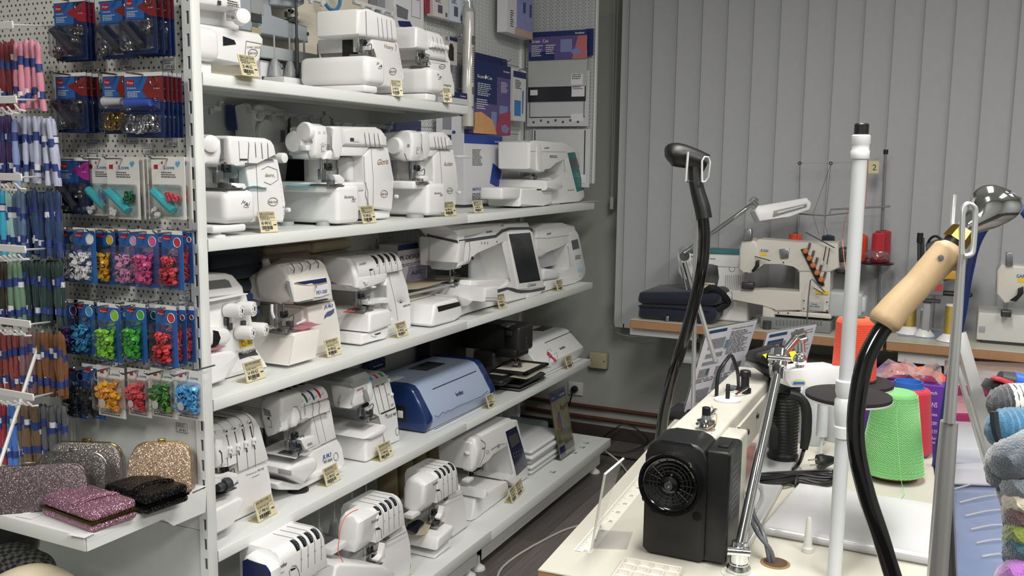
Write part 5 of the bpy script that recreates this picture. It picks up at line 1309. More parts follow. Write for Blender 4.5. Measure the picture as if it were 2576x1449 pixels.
q=m.p(1000,905,('z',q0.z));bm=nb();rbox(bm,q.x-0.05,q.x+0.02,q.y-0.02,q.y+0.02,q0.z,q0.z+0.012,0.004);obj('thread_tension',bm,STEEL,m.t)
m.done()
cl=cloth_scrap('hooped_cloth','white felt hooped under the black embroidery machine with a small gold motif',((x_0+x_1)/2,(y_0+y_1)/2,zc-0.010),0.27,0.20,mat('#ddd6c8',0.95),21,0.0,0.0015,0.005,'cloth')
bm=nb();rbox(bm,x_0+0.018,x_1-0.018,y_0+0.018,y_1-0.018,zc+0.004,zc+0.006,0.001,1);tag(obj('felt_square',bm,mat('#e0dace',0.95)),'white felt square filling the black square hoop','felt')
bm=nb();q=Vector(((x_0+x_1)/2,(y_0+y_1)/2,zc+0.0065))
for k in range(9):a=rnd.uniform(0,6.28);lathe(bm,[(0.006,0),(0.004,0.001)],(q.x+0.022*math.cos(a)*rnd.random(),q.y+0.014*math.sin(a),q.z),n=8)
tag(obj('embroidered_motif',bm,mat('#9c6a3a',0.8)),'small brown and gold stitched motif on the hooped felt','motif')
for k,(zz,lb) in enumerate(((ZD,'chrome-edged black tray lying lowest under the black embroidery machine'),(ZD+0.016,'black embroidery hoop tray stacked on the chrome-edged tray'))):
 bm=nb();t=thing('hoop_tray',lb,'tray',(3.5,1.66,zz))
 rbox(bm,3.36,3.62,1.575,1.80,zz+0.001,zz+0.011,0.004);obj('tray',bm,BK,t)
 bm=nb();tube(bm,[(3.36,1.575,zz+0.011),(3.61,1.57,zz+0.011),(3.63,1.59,zz+0.011),(3.63,1.80,zz+0.011),(3.36,1.80,zz+0.011)],0.003,6,closed=True);obj('rim',bm,STEEL if k==0 else DGREY,t)

# ---- E4 white embroidery and sewing machine with navy touch panel
K=crop(950,880,2.547)
m=embro('white sewing machine with navy touch panel on the plinth shelf, beside the stacked white cases',K,ZE,(800,1000,1.54),
 [(810,470),(900,450),(920,560),(968,760),(965,850),(880,900),(800,830),(880,800),(830,560),(790,500)],
 [(600,600),(660,545),(860,440),(900,500),(905,540),(820,580),(790,620),(710,690),(670,755),(610,770)],
 ((615,680),[(507,640),(530,580),(580,558),(625,570),(640,640),(625,740),(600,785),(550,775),(515,730)]),1.56,
 [(820,525),(890,488),(965,740),(893,808)],mat('#131a35',0.2,coat=0.5),[(838,560),(893,530),(912,590),(862,628)],
 (1.50,[(690,905),(712,895),(712,935),(690,955)],0.15),(1.545,[(625,960),(640,940),(835,845),(842,870),(835,960),(625,1108),(605,1100)],0.30),(652,650,688,632,16))
xl,xr_=m.p(660,560,1.56).x,m.p(880,460,1.56).x
bm=nb();zt=m.p(860,440,1.60).z;prism(bm,rr(1.562,1.70,zt-0.08,zt,[0.004,0.004,0.02,0.03],5),'x',xl-0.06,xr_+0.03,0.012,3);obj('top_cover',bm,WHITE,m.t)
m.line([(583,655),(585,720)],('x',m.x0-0.0055),0.0015);bm=nb();q=m.p(582,657,('x',m.x0-0.005));lathe(bm,[(0.012,-0.003),(0.012,0.003)],(q.x-0.006,q.y,q.z),(0,0,1),14);obj('slide_lever',bm,WHITE,m.t)
m.line([(600,675),(601,700)],('x',m.x0-0.0055),0.001);m.print_('rect',522,720,530,700,('x',m.x0-0.0055),DARK)
for X,Y in ((705,655),(775,615)):m.line([(X+8*math.cos(a),Y+10*math.sin(a)) for a in [k/10*2*PI for k in range(10)]],1.5595,0.0007,closed=True)
m.line([(660,575),(690,600),(682,680),(655,740)],1.5595,0.0012)
m.print_('lines',725,650,790,600,1.5595,n=3)
for i in range(4):
 for j in range(2):m.knob('touch_key',872+i*16+j*5,665+j*22-i*8,1.558,0.004,0.0006,mat('#55608a',0.5))
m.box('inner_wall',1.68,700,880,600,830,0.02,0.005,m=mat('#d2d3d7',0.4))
zp=m.p(760,890,1.58).z
bm=nb();q=m.p(600,850,('z',zp));rbox(bm,q.x-0.08,q.x+0.06,q.y-0.03,q.y+0.05,zp-0.001,zp+0.0015,0.0006,1);obj('needle_plate',bm,DSTEEL,m.t)
m.needle(590,790,m.p(600,850,('z',zp)).y,zp+0.001,1.0)
m.tx('Innov',640,900,665,885,10,('z',zp+0.0205))
bm=nb();q=m.p(790,440,('z',zt));lathe(bm,[(0.012,0),(0.004,0.002),(0.004,0.02),(0.01,0.022)],(q.x,q.y,zt),n=12);obj('bobbin_winder',bm,STEEL,m.t)
m.done()
price_card('pair of cream price cards before the navy-panel sewing machine, left one',K,865,988,900,945,ZE,0.055,'BROTHER','','39 990 Kč',seed=20)
price_card('cream price card right of the pair before the navy-panel sewing machine',K,900,950,940,905,ZE,0.055,'BROTHER','','29 990 Kč',seed=21)
# stacked white plastic cases
for i in range(5):
 z0=ZE+0.001+i*0.022;bm=nb()
 t=thing('plastic_case',['lowest','second lowest','middle','second highest','topmost'][i]+' of the five flat white plastic cases stacked on the plinth shelf','case',(3.64,1.70,z0),'stacked flat white cases')
 dx=rnd.uniform(-0.006,0.006);rbox(bm,3.46+dx,3.83+dx,1.56+dx,1.82,z0,z0+0.019,0.008,3);obj('case',bm,mat('#dadcdd',0.35),t)
 bm=nb();rbox(bm,3.457+dx,3.833+dx,1.557+dx,1.823,z0+0.008,z0+0.0105,0.001,1);obj('rim',bm,GREYP,t)
bm=nb();rbox(bm,3.62,4.02,1.72,1.93,ZE+0.001,ZE+0.085,0.02,3);tag(obj('plastic_tray',bm,mat('#8fa3a3',0.2,coat=0.3)),'grey green translucent plastic tray behind the stacked white cases','tray')
# leaflet holder
a=onz(*K(1175,712),ZE);b=onz(*K(1270,645),ZE)
t=thing('leaflet_holder','clear leaflet stand holding a colourful brochure at the end of the plinth shelf','leaflet stand',(a+b)/2)
r=(b-a);r.z=0;w_=r.length;r.normalize();bk=Vector((-r.y,r.x,0));u=(Z_*math.cos(0.2)+bk*math.sin(0.2)).normalized();h_=0.31
bm=nb();plate(bm,a,r,u,w_,h_,0.002);plate(bm,a+bk*0.006,r,u,w_,h_*0.98,0.002);plate(bm,a+Z_*0.002,r,bk,w_,0.08,0.002);obj('clear_holder',bm,CLEAR,t,sm=False)
bm=nb();plate(bm,a+bk*0.003+r*0.004+u*0.01,r,u,w_-0.008,h_*0.93,0.001);obj('brochure',bm,mat('#c9c38f',0.4,var=0.35,scale=30),t,sm=False)
o=a+bk*0.0028+r*0.004+u*0.01;W_,H_=w_-0.008,h_*0.93
def bro(c,rects,name='print'):
 bm=nb()
 for x,y,ww,hh in rects:quad(bm,o+r*W_*x+u*H_*y,r,u,W_*ww,H_*hh,0.0004+0.0001*(len(name) % 3))
 obj(name,bm,mat(c,0.5),t,sm=False)
bro('#24509c',[(0,0.88,1,0.12),(0.05,0.0,0.35,0.16)],'blue_panel');bro('#e9e9e4',[(0.42,0.0,0.58,0.2),(0.0,0.16,1,0.04)],'white_panel')
bro('#b9cfe0',[(0.5,0.3,0.3,0.14),(0.45,0.42,0.16,0.2)],'machine_picture');bro('#2e2c33',[(0.52,0.7,0.1,0.07),(0.68,0.68,0.1,0.07),(0.84,0.7,0.1,0.07)],'dark_picture_')
bro('#c85a3a',[(0.2,0.45,0.12,0.18),(0.34,0.4,0.1,0.2)],'figure_picture');bro('#3c79b8',[(0.3,0.55,0.12,0.14)],'figure_picture');bro('#7f9a3c',[(0.06,0.22,0.2,0.1)],'plant_picture_');
bm=nb();text(bm,'brother',o+r*W_*0.6+u*H_*0.92,r,u,0.012,lift=0.0012,fit=W_*0.34,bold=1);text(bm,'sewing',o+r*W_*0.06+u*H_*0.93,r,u,0.009,lift=0.0012);obj('lettering',bm,WHITE,t,sm=False)
for X,Y,lb in ((1345,607,'rearmost'),(1320,635,'middle'),(1268,670,'nearest of the row of three'),(1130,795,'single')):
 q=onz(*K(X,Y),ZE);bm=nb();M_=Matrix.Translation((q.x,q.y,ZE+0.0006));box(bm,0,0.05,0,0.03,-0.0004,0,M_)
 t=thing('shelf_label',lb+' small printed price label lying on the plinth shelf','price label',(q.x,q.y,ZE+0.0002));obj('label',bm,mat('#dfe0e0',0.6),t,sm=False)
 bm=nb();lines(bm,(q.x+0.003,q.y+0.024,ZE+0.0008),X_,Y_,0.04,3,0.006,0.002,0.0002,3);barcode(bm,(q.x+0.004,q.y+0.002,ZE+0.0008),X_,Y_,0.03,0.007);obj('lettering',bm,INK,t,sm=False)
# ================================================================== BOXES AND SHEETS HANGING ON THE PEGBOARD, FABRICS, REAR SHELF
WB=mat('#d9dade',0.5);PURP=mat('#5b4f86',0.45)
def carton(name,label,cat,pl,X0,Y0,X1,Y1,d,m,group=None,side=None,tilt=0):
 """box whose front face spans the pixel rectangle on plane pl = ('y', v) (faces -Y) or ('x', v) (faces -X)"""
 ax,v=pl;f=ony if ax=='y' else onx
 a,b=f(X0,Y1,v),f(X1,Y1,v);zt=(f(X0,Y0,v).z+f(X1,Y0,v).z)/2;zb=(a.z+b.z)/2
 if ax=='y':o,r=Vector((a.x,v,zb)),X_;w_=b.x-a.x;dv=Y_
 else:o,r=Vector((v,a.y,zb)),-Y_;w_=a.y-b.y;dv=X_
 t=thing(name,label,cat,(o.x+r.x*w_/2+dv.x*d/2,o.y+r.y*w_/2+dv.y*d/2,zb),group)
 bm=nb();M=Matrix.Translation(o) @ Matrix((r,dv,Z_)).transposed().to_4x4()
 rbox(bm,0,w_,0,d,0,zt-zb,0.0012,1,M=M);obj('body',bm,m,t)
 return t,o,r,w_,zt-zb
def face(c,m,rects=(),txt=(),ln=(),polys=(),name='print'):
 t,o,r,w_,h=c;bm=nb();n=r.cross(Z_)
 for i,(x,y,a,b) in enumerate(rects):quad(bm,o+r*w_*x+Z_*h*y,r,Z_,a*w_,b*h,0.0003+0.00012*i+0.00013*(len(name)-5)*0.5)
 for s,x,y,hh,ff in txt:text(bm,s,o+r*w_*x+Z_*h*y,r,Z_,hh*h,lift=0.0026,fit=ff*w_,bold=1)
 for x,y,a,k,p in ln:lines(bm,o+r*w_*x+Z_*h*y,r,Z_,a*w_,k,p*h,p*h*0.4,0.0015,int(x*99+y*37))
 for P in polys:bm.faces.new([bm.verts.new(o+r*w_*x+Z_*h*y+n*(0.0010+0.00005*len(name))) for x,y in P])
 obj(name,bm,m,t,sm=False)
def peg_hook(p,d,L=0.06,label=None,parent=None):
 bm=nb();p=Vector(p);e=p+Vector(d)*L;tube(bm,[p,e-Vector(d)*0.01,e+Z_*0.008],0.0022,6)
 lathe(bm,[(0.001,-0.003),(0.0035,0),(0.001,0.003)],e+Z_*0.008,d,8)
 return obj('hook',bm,STEEL,parent) if parent else tag(obj('peg_hook',bm,STEEL),label,'hook')
P_=('y',1.90)
c=carton('box','tall white box with blue top band and blue frame picture, second shelf','box',('y',1.80),1167,340,1262,512,0.06,WB)
face(c,BLUE,rects=[(0,0.87,1,0.13)],txt=[('SKITCH',0.2,0.2,0.055,0.24)],polys=[[(0.66,0.3),(0.9,0.22),(0.98,0.48),(0.74,0.6)]])
face(c,WB,txt=[('brother',0.78,0.9,0.05,0.18)],polys=[],rects=[],name='white_lettering')
face(c,mat('#c9d0de',0.5),rects=[(0.72,0.33,0.16,0.17)],name='pic_window');face(c,INK,ln=[(0.2,0.78,0.28,12,0.02),(0.2,0.15,0.5,6,0.018)],name='fine')
c=carton('box','purple and blue starter kit box hanging on the pegboard','box',('y',1.85),1190,158,1283,338,0.05,PURP)
face(c,NAVY,rects=[(0,0.42,0.62,0.58),(0,0.82,1,0.18)]);face(c,mat('#d7a06a',0.5,var=0.2),polys=[[(0,0),(0.62,0),(0.5,0.2),(0.2,0.3),(0,0.28)]],name='warm_corner')
face(c,mat('#a03a5a',0.5),polys=[[(0.55,0.0),(1,0),(1,0.35),(0.7,0.3)]],name='red_corner');face(c,mat('#7f88b0',0.5),rects=[(0.68,0.16,0.24,0.26),(0.46,0.06,0.15,0.26)],polys=[[(0.75,0.05),(0.9,0.02),(0.97,0.1),(0.86,0.16),(0.74,0.13)]],name='product_pictures')
face(c,WHITE,txt=[('Scan',0.08,0.76,0.06,0.18),('Cut',0.33,0.76,0.06,0.14),('brother',0.78,0.9,0.04,0.18)],polys=[[(0.27,0.78),(0.31,0.82),(0.34,0.78),(0.3,0.75)]],ln=[(0.1,0.68,0.4,7,0.026),(0.08,0.46,0.3,5,0.03),(0.72,0.75,0.2,8,0.02)],name='white_lettering')
c=carton('box','dark blue carton hanging behind the purple starter kit box','box',('y',1.91),1188,140,1276,190,0.02,NAVY)
c=carton('box','narrow white and blue accessory pack right of the purple starter kit','box',('y',1.88),1290,175,1322,305,0.03,WB)
face(c,NAVY,rects=[(0,0.84,1,0.12)]);face(c,mat('#3b7dbb',0.5),rects=[(0.1,0.1,0.5,0.3)],polys=[[(0.7,0.15),(0.78,0.15),(0.8,0.6),(0.7,0.6)]],name='blue_picture');face(c,INK,txt=[('elle',0.3,0.97,0.03,0.3)],ln=[(0.15,0.78,0.5,6,0.03)],name='fine')
c=carton('box','white accessory box with a lilac picture at the top of the pegboard corner','box',('y',1.86),1275,-20,1340,90,0.05,WB)
face(c,mat('#8f96c8',0.5,var=0.25),rects=[(0.36,0.16,0.64,0.84)]);face(c,mat('#3f3f66',0.5),rects=[(0.6,0.55,0.1,0.25),(0.86,0.5,0.08,0.3)],name='dark_pic');face(c,INK,ln=[(0.12,0.5,0.12,8,0.05)],name='fine');face(c,mat('#c4a894',0.5),rects=[(0.3,0,0.7,0.16)],name='tan_band')
for k,(x0,x1,y0,y1,mm,lb) in enumerate(((1070,1082,-15,32,'#a8323f','red-fronted accessory pack at the top left of the pegboard'),(1090,1128,-12,45,'#d9d3d0','white pack with a watch-like picture at the top of the pegboard'),(1132,1165,-14,56,'#cfd8e6','white and pale blue accessory pack at the top of the pegboard'))):
 c=carton('accessory_pack',lb,'box',('y',1.89),x0,y0,x1,y1,0.03,mat(mm,0.5));face(c,mat('#55586a',0.5),rects=[(0.3,0.2,0.3,0.35),(0.8,0.1,0.12,0.2)]);face(c,INK,ln=[(0.1,0.8,0.5,4,0.05)],name='fine')
c=carton('accessory_pack','small hanging pack with a black bottle picture beside the right overlocker of the topmost shelf','box',('y',1.90),1118,92,1150,163,0.015,mat('#cfc8c6',0.5))
face(c,NAVY,rects=[(0.4,0.86,0.6,0.14)]);face(c,DARK,rects=[(0.3,0.15,0.42,0.5)],polys=[[(0.36,0.65),(0.66,0.65),(0.6,0.75),(0.42,0.75)]],name='bottle_picture');face(c,INK,ln=[(0.05,0.95,0.3,5,0.03)],name='fine')
c=carton('box','white box with a square frame drawing behind the middle topmost overlocker','box',('y',1.86),993,-30,1066,95,0.05,WB)
face(c,mat('#6d7076',0.5),polys=[[(0.05,0.6),(0.45,0.55),(0.42,0.35),(0.08,0.36)]],rects=[(0.56,0.44,0.32,0.012),(0.56,0.8,0.32,0.012),(0.56,0.44,0.012,0.37),(0.87,0.44,0.012,0.37)]);face(c,NAVY,polys=[[(0.1,0.28),(0.5,0.33),(0.62,0.2),(0.15,0.18)]],name='blue_swoosh')
c=carton('box','grey-fronted tall box behind the middle topmost overlocker, left of the white one','box',('y',1.90),952,-40,993,70,0.04,mat('#85868c',0.3))
c=carton('box','small white and navy box behind the right end of the topmost shelf','box',('y',1.84),1128,232,1175,262,0.05,WB);face(c,NAVY,rects=[(0,0.5,1,0.5)]);face(c,WHITE,txt=[('brother',0.6,0.65,0.2,0.3)],name='white_lettering')
c=carton('accessory_pack','white and grey hanging pack with round blue seal above the one-dial overlocker','box',('y',1.88),1113,290,1168,340,0.03,WB);face(c,mat('#8b8d94',0.5),rects=[(0.0,0.25,0.4,0.75)]);face(c,BLUE,polys=[[(0.5+0.08*math.cos(a*PI/6),0.15+0.09*math.sin(a*PI/6)) for a in range(12)]],name='blue_seal')
c=carton('poster','dark blue printed pack seen behind the thread guides above the one-dial overlocker','poster',('y',1.93),960,300,1060,345,0.008,mat('#3c3f66',0.4));face(c,NAVY,rects=[(0,0,0.35,1)])
# plastic roll
t=thing('roll','long white roll in clear wrapping hanging beside the end of the topmost shelf','roll',tuple(ony(1175,310,1.86)))
a=ony(1176,30,1.86);b=ony(1180,318,1.86);bm=nb();x_=(a.x+b.x)/2
cyl(bm,(x_,1.86,b.z),(x_,1.86,a.z),0.024,n=20);obj('roll',bm,mat('#e2e1da',0.4),t)
bm=nb();lathe(bm,[(0.029,0),(0.028,a.z-b.z+0.01),(0.016,a.z-b.z+0.05),(0.022,a.z-b.z+0.09)],(x_,1.86,b.z-0.012),n=16);obj('wrapping',bm,CLEAR,t)
bm=nb()
for i in range(16):z_=b.z+0.18+i*0.009;quad(bm,(x_-0.012,1.8355,z_),X_,Z_,0.018,0.0022)
barcode(bm,(x_-0.01,1.8355,b.z+0.13),X_,Z_,0.02,0.03);text(bm,'PET',(x_-0.012,1.8355,b.z+0.07),X_,Z_,0.016);obj('lettering',bm,DGREY,t,sm=False)
bm=nb();quad(bm,(x_-0.014,1.8353,b.z+0.33),X_,Z_,0.026,0.035);obj('picture',bm,mat('#7a8070',0.5,var=0.5,scale=300),t,sm=False)
for i,(X,Y) in enumerate(((1130,92),(1165,97),(1165,218),(1255,152),(1320,170),(1100,205))):
 q=ony(X,Y,1.94);peg_hook((q.x-0.05,1.945,q.z-0.012),(0.0,-1,0),0.09,['chrome peg hook over the hanging bottle pack','chrome peg hook left of the plastic roll, higher one','chrome peg hook left of the plastic roll, lower one','chrome peg hook over the purple starter kit','chrome peg hook over the narrow white and blue pack','chrome peg hook behind the right overlocker of the topmost shelf'][i])
# sheets on the side wing
XS=4.10
def sheet_(label,X0,Y0,X1,Y1,x,m,th=0.002):
 return carton('plastic_sheet',label,'sheet',('x',x),X0,Y0,X1,Y1,th,m)
GRID=mat('#c9cbcc',0.3)
c=sheet_('white gridded cutting mat hanging lowest on the side wing',1338,325,1482,470,4.118,GRID);face(c,DGREY,rects=[(0.03,0.02,0.02,0.96),(0.9,0.2,0.02,0.78)]);face(c,WB,rects=[(0.72,0.08,0.22,0.14)],name='white_tag')
c=sheet_('clear gridded mat behind the grey felt sheet on the side wing',1325,180,1480,318,4.105,mat('#c4c6c7',0.3));face(c,DGREY,rects=[(0.04,0.16,0.9,0.02),(0.04,0.16,0.012,0.3),(0.92,0.16,0.012,0.3)]+[(0.1+i*0.12,0.06+0.03*(i % 2),0.03,0.04) for i in range(7)]);face(c,WB,rects=[(0.72,0.09,0.2,0.14)],name='white_tag')
c=sheet_('black vinyl sheet hanging on the side wing below the grey felt',1328,200,1473,255,4.098,mat('#2b2d31',0.35));face(c,WB,rects=[(0.76,0.2,0.22,0.62),(0.04,0.3,0.13,0.25)]);face(c,INK,ln=[(0.78,0.7,0.18,3,0.08)],name='fine')
c=sheet_('grey felt sheet under the purple header card on the side wing',1328,128,1475,218,4.094,mat('#aeb2b0',0.6));face(c,WB,rects=[(0.74,0.04,0.2,0.3)]);face(c,INK,ln=[(0.76,0.3,0.16,3,0.05)],name='fine')
c=sheet_('purple and orange header card on the side wing',1330,78,1476,150,4.088,PURP)
face(c,NAVY,rects=[(0,0.82,1,0.18),(0,0,0.45,0.3)]);face(c,mat('#b96a6c',0.5),polys=[[(0.75,0),(1,0),(1,0.8),(0.85,0.8)]],name='red_side');face(c,mat('#7f86b6',0.5),rects=[(0.55,0.25,0.2,0.45)],polys=[[(0.74,0.2),(0.84,0.12),(0.92,0.25),(0.84,0.38),(0.76,0.34)]],name='product_picture')
face(c,WHITE,txt=[('Scan',0.05,0.62,0.16,0.15),('Cut',0.24,0.62,0.16,0.1),('brother',0.8,0.86,0.11,0.16)],ln=[(0.05,0.5,0.2,6,0.07),(0.3,0.5,0.2,5,0.07)],name='white_lettering')
c=sheet_('navy header card showing behind the purple one at the wing edge',1470,72,1492,140,4.112,NAVY)
# rear shelf with grey machine and blue hose (upper left bay)
t=thing('rear_shelf','short grey steel shelf behind the cover stitch machine with three S-hooks under it','shelf',tuple(ony(700,140,1.93)))
a=ony(640,112,1.86);b=ony(804,138,1.86);bm=nb();rbox(bm,1.62,b.x,1.86,1.94,b.z-0.035,b.z,0.002);obj('deck',bm,mat('#aeb5b6',0.4),t)
for X in (698,722,748):q=ony(X,142,1.875);bm=nb();tube(bm,smoothpts([(q.x,1.875,b.z-0.03),(q.x+0.004,1.868,b.z-0.05),(q.x+0.009,1.865,b.z-0.062),(q.x+0.016,1.868,b.z-0.05),(q.x+0.017,1.87,b.z-0.036)],4),0.0015,5);obj('hook',bm,DSTEEL,t)
K=crop(500,0,5.795)
m=Mach('sewing_machine','grey free-arm sewing machine seen from behind, on the rear shelf at the top',K,b.z,1000,500,1.87)
GM=mat('#9fa7ae',0.4)
m.block('body',1.87,[(560,-150),(1040,-150),(1045,250),(1590,380),(1605,620),(620,430)],0.06,0.006,m=GM);m.block('head',1.86,[(1030,-150),(1560,-150),(1550,60),(1440,115),(1060,70)],0.07,0.008,m=GM)
m.needle(1310,90,1.88,m.p(1310,310,1.88).z,0.8);m.print_('rect',765,315,915,180,1.8695,DGREY);m.print_('rect',760,180,945,5,1.8695,GREYP);m.print_('lines',775,400,910,335,1.8695,n=5);m.print_('rect',768,475,908,420,1.8694,KRAFTD);m.knob('button',1590,495,1.87,0.006,0.001,DGREY)
m.done()
t=thing('box','low white box with a dark glittery window behind the topmost shelf','box',tuple(ony(690,195,1.90)))
a=ony(655,150,1.88);b2=ony(715,205,1.88);bm=nb();rbox(bm,a.x,b2.x,1.88,1.94,ZA,a.z,0.002);obj('body',bm,WB,t)
bm=nb();rbox(bm,a.x+0.004,b2.x-0.006,1.878,1.881,ZA+0.004,ZA+(a.z-ZA)*0.52,0.001);obj('window',bm,mat('#26263a',0.2,var=0.9,scale=150),t)
bm=nb();q=ony(835,-6,1.90);tube(bm,[(q.x+0.045*math.cos(a),1.90,q.z+0.04*math.sin(a)) for a in [k/16*2*PI for k in range(16)]],0.006,8,closed=True);tag(obj('blue_hose',bm,mat('#3f7fae',0.3)),'coil of blue tubing hanging above the middle topmost overlocker','hose')
# folded fabrics at the back of the third shelf
def folded(label,X0,X1,ys,z0,h,n,cols,d=0.2,seed=0):
 q=random.Random(seed);a=ony(X0,700,ys).x;b=ony(X1,700,ys).x;out=[]
 t=thing('folded_fabric',label,'fabric',((a+b)/2,ys+d/2,z0))
 hh=h/n
 for i in range(n):
  bm=nb();e=q.uniform(-0.008,0.008)
  rbox(bm,a+e,b+e,ys+q.uniform(0,0.01),ys+d,z0+i*hh+0.0005,z0+(i+1)*hh-0.001,hh*0.42,3)
  for v in bm.verts:v.co.z+=0.003*math.sin(v.co.x*40+i)
  obj('fold',bm,mat(cols[i % len(cols)],0.9,var=0.12,scale=60,bump=0.4,bscale=300,sheen=0.2),t)
folded('dark navy cloth folded in a pile behind the four-dial overlocker',535,668,1.78,ZC+0.19,0.15,4,['#1c2836','#22303f','#18222f'],0.14,1)
folded('beige cloths folded under the second shelf, left of the cream pile',672,790,1.78,ZC+0.235,0.105,4,['#8a7b68','#7f7263','#948672'],0.14,2)
folded('cream towels folded under the second shelf, against the upright',792,890,1.80,ZC+0.20,0.14,4,['#c4b89c','#cdc2a8'],0.12,3)
folded('denim blue cloth between the two left overlockers of the third shelf',600,660,1.78,ZC+0.12,0.068,3,['#4a6a96','#a8b4c4','#35507a'],0.12,4)
folded('moss green towel standing between the two left overlockers',610,660,1.79,ZC+0.001,0.118,1,['#5f7a1c'],0.12,5)
c=carton('box','software box, white with a blue top and ABC panel, behind the large touch-screen machine','box',('y',1.80),1001,612,1075,712,0.08,WB)
face(c,NAVY,rects=[(0,0.86,1,0.14)],txt=[]);face(c,DGREY,txt=[('PE-DESIGN',0.05,0.62,0.16,0.72),('11',0.82,0.63,0.18,0.12),('ABC',0.42,0.2,0.16,0.4)],ln=[(0.05,0.5,0.85,2,0.04)],name='fine');c[0]
face(c,mat('#9a98b4',0.5),polys=[[(0.26,0.08),(0.92,0.06),(0.98,0.4),(0.36,0.44)]],name='lilac_panel')
# thread cones at the back of the plinth
for i,(X,Y) in enumerate(((975,1215),(1015,1190),(1050,1165),(1085,1145))):
 q=ony(X,Y,1.86);t=thing('thread_cone',['leftmost','second','third','rightmost'][i]+' of the dim beige thread cones at the back of the plinth shelf','thread cone',(q.x,1.86,ZE))
 bm=nb();lathe(bm,[(0.042,0.01),(0.036,0.19+0.03*(i % 2))],(q.x,1.86,ZE),n=18);obj('thread',bm,mat('#8f8263',0.8),t);bm=nb();lathe(bm,[(0.035,0),(0.035,0.012),(0.012,0.013),(0.012,0.235),(0.010,0.24)],(q.x,1.86,ZE),n=14);obj('core',bm,mat('#b4a87e',0.6),t)
c=carton('box','navy topped box corner showing behind the grey topped overlocker','box',('y',1.90),930,905,970,930,0.03,NAVY);face(c,WHITE,txt=[('brother',0.2,0.35,0.3,0.6)],name='white_lettering')
# junction box, socket, cables on the wall
def onw(X,Y):return onx(X,Y,XW)
t=thing('junction_box','square cream junction box on the grey wall by the fourth shelf','junction box',tuple(onw(1510,905)))
a,b=onw(1489,882),onw(1532,926);bm=nb();rbox(bm,XW-0.045,XW,a.y,b.y,b.z,a.z,0.006,3);obj('body',bm,mat('#b9b597',0.5),t)
for yy in (0.12,0.88):bm=nb();lathe(bm,[(0.004,0),(0.003,0.001)],(XW-0.045,a.y+(b.y-a.y)*yy,(a.z+b.z)/2),(-1,0,0),8);obj('screw',bm,DARK,t)
t=thing('wall_socket','white wall socket with a black plug in it, above the leaflet stand','socket',tuple(onw(1448,978)))
a,b=onw(1431,958),onw(1467,996);bm=nb();rbox(bm,XW-0.012,XW,a.y,b.y,b.z,a.z,0.005,3);obj('frame',bm,mat('#c9cac6',0.4),t)
cy,cz=(a.y+b.y)/2,(a.z+b.z)/2;bm=nb();lathe(bm,[(0.026,0),(0.024,0.004),(0.02,0.004)],(XW-0.012,cy,cz),(-1,0,0),24);obj('insert',bm,mat('#bfc0bc',0.4),t)
t=thing('power_cable','black power cable with its plug running from the wall socket to the floor','cable',(XW-0.05,cy,cz))
bm=nb();lathe(bm,[(0.019,0),(0.018,0.02),(0.010,0.03)],(XW-0.014,cy,cz),(-1,0,0),18);obj('plug',bm,DARK,t)
bm=nb();tube(bm,smoothpts([(XW-0.04,cy,cz),(XW-0.06,cy+0.004,cz-0.04),(XW-0.04,cy+0.03,cz-0.10),(XW-0.05,cy+0.10,cz-0.2),(XW-0.06,cy+0.16,0.03),(XW-0.16,cy+0.05,0.006),(XW-0.1,cy-0.15,0.007),(XW-0.1,cy-0.25,0.08),(XW-0.08,cy-0.33,0.12),(XW-0.1,cy-0.45,0.05),(XW-0.2,cy-0.36,0.008),(XW-0.26,cy-0.2,0.008),(XW-0.3,cy-0.45,0.008),(XW-0.2,cy-0.9,0.008)],6),0.004,6);obj('cord',bm,DARK,t)
bm=nb();tube(bm,smoothpts([(4.15,1.50,0.1),(4.18,1.40,0.02),(3.95,1.28,0.005),(3.55,1.25,0.005),(3.3,1.36,0.005),(2.9,1.42,0.005),(2.65,1.30,0.005),(2.4,1.16,0.005),(2.3,1.20,0.005),(2.2,1.32,0.005)],7),0.0045,6);tag(obj('white_cable',bm,mat('#b9b6ad',0.5)),'thin white cable snaking over the dark plank floor along the shelves','cable')
# ================================================================== HABERDASHERY CARDS ON THE CREAM PEGBOARD
RED=mat('#b01f2e',0.5);CBLUE=mat('#2a62a8',0.45,var=0.1,scale=8);CNAVY=mat('#1b2f5c',0.4,var=0.15,scale=10);CWHITE=mat('#e2e0da',0.5)
MAROON=mat('#7d2723',0.5);TEALT=mat('#3fb4bd',0.3);BLIS=clear('#ffffff',0.03,0.05)
ny=-Y_
HEAP={}
def heap(seed,w,h,d,n,r):
 """a blister full of loose snap caps as one mesh of little dished discs"""
 key=(seed,round(w,3),round(h,3))
 if key in HEAP:return HEAP[key]
 q=random.Random(seed);bm=nb()
 for i in range(n):
  c=Vector((-q.uniform(0.15,1.0)*d*(0.6+0.4*q.random()),-q.uniform(r,w-r),q.uniform(r,h-r)))
  a=Vector((q.uniform(-1.2,-0.2),q.uniform(-1,1),q.uniform(-1,1))).normalized();s=r*q.uniform(0.85,1.05)
  lathe(bm,[(s,0),(s,s*0.3),(s*0.7,s*0.38),(s*0.6,s*0.2)],c,a,8)
 me=bpy.data.meshes.new('snaps');smooth_mesh(bm,50);bm.to_mesh(me);bm.free();HEAP[key]=me;return me
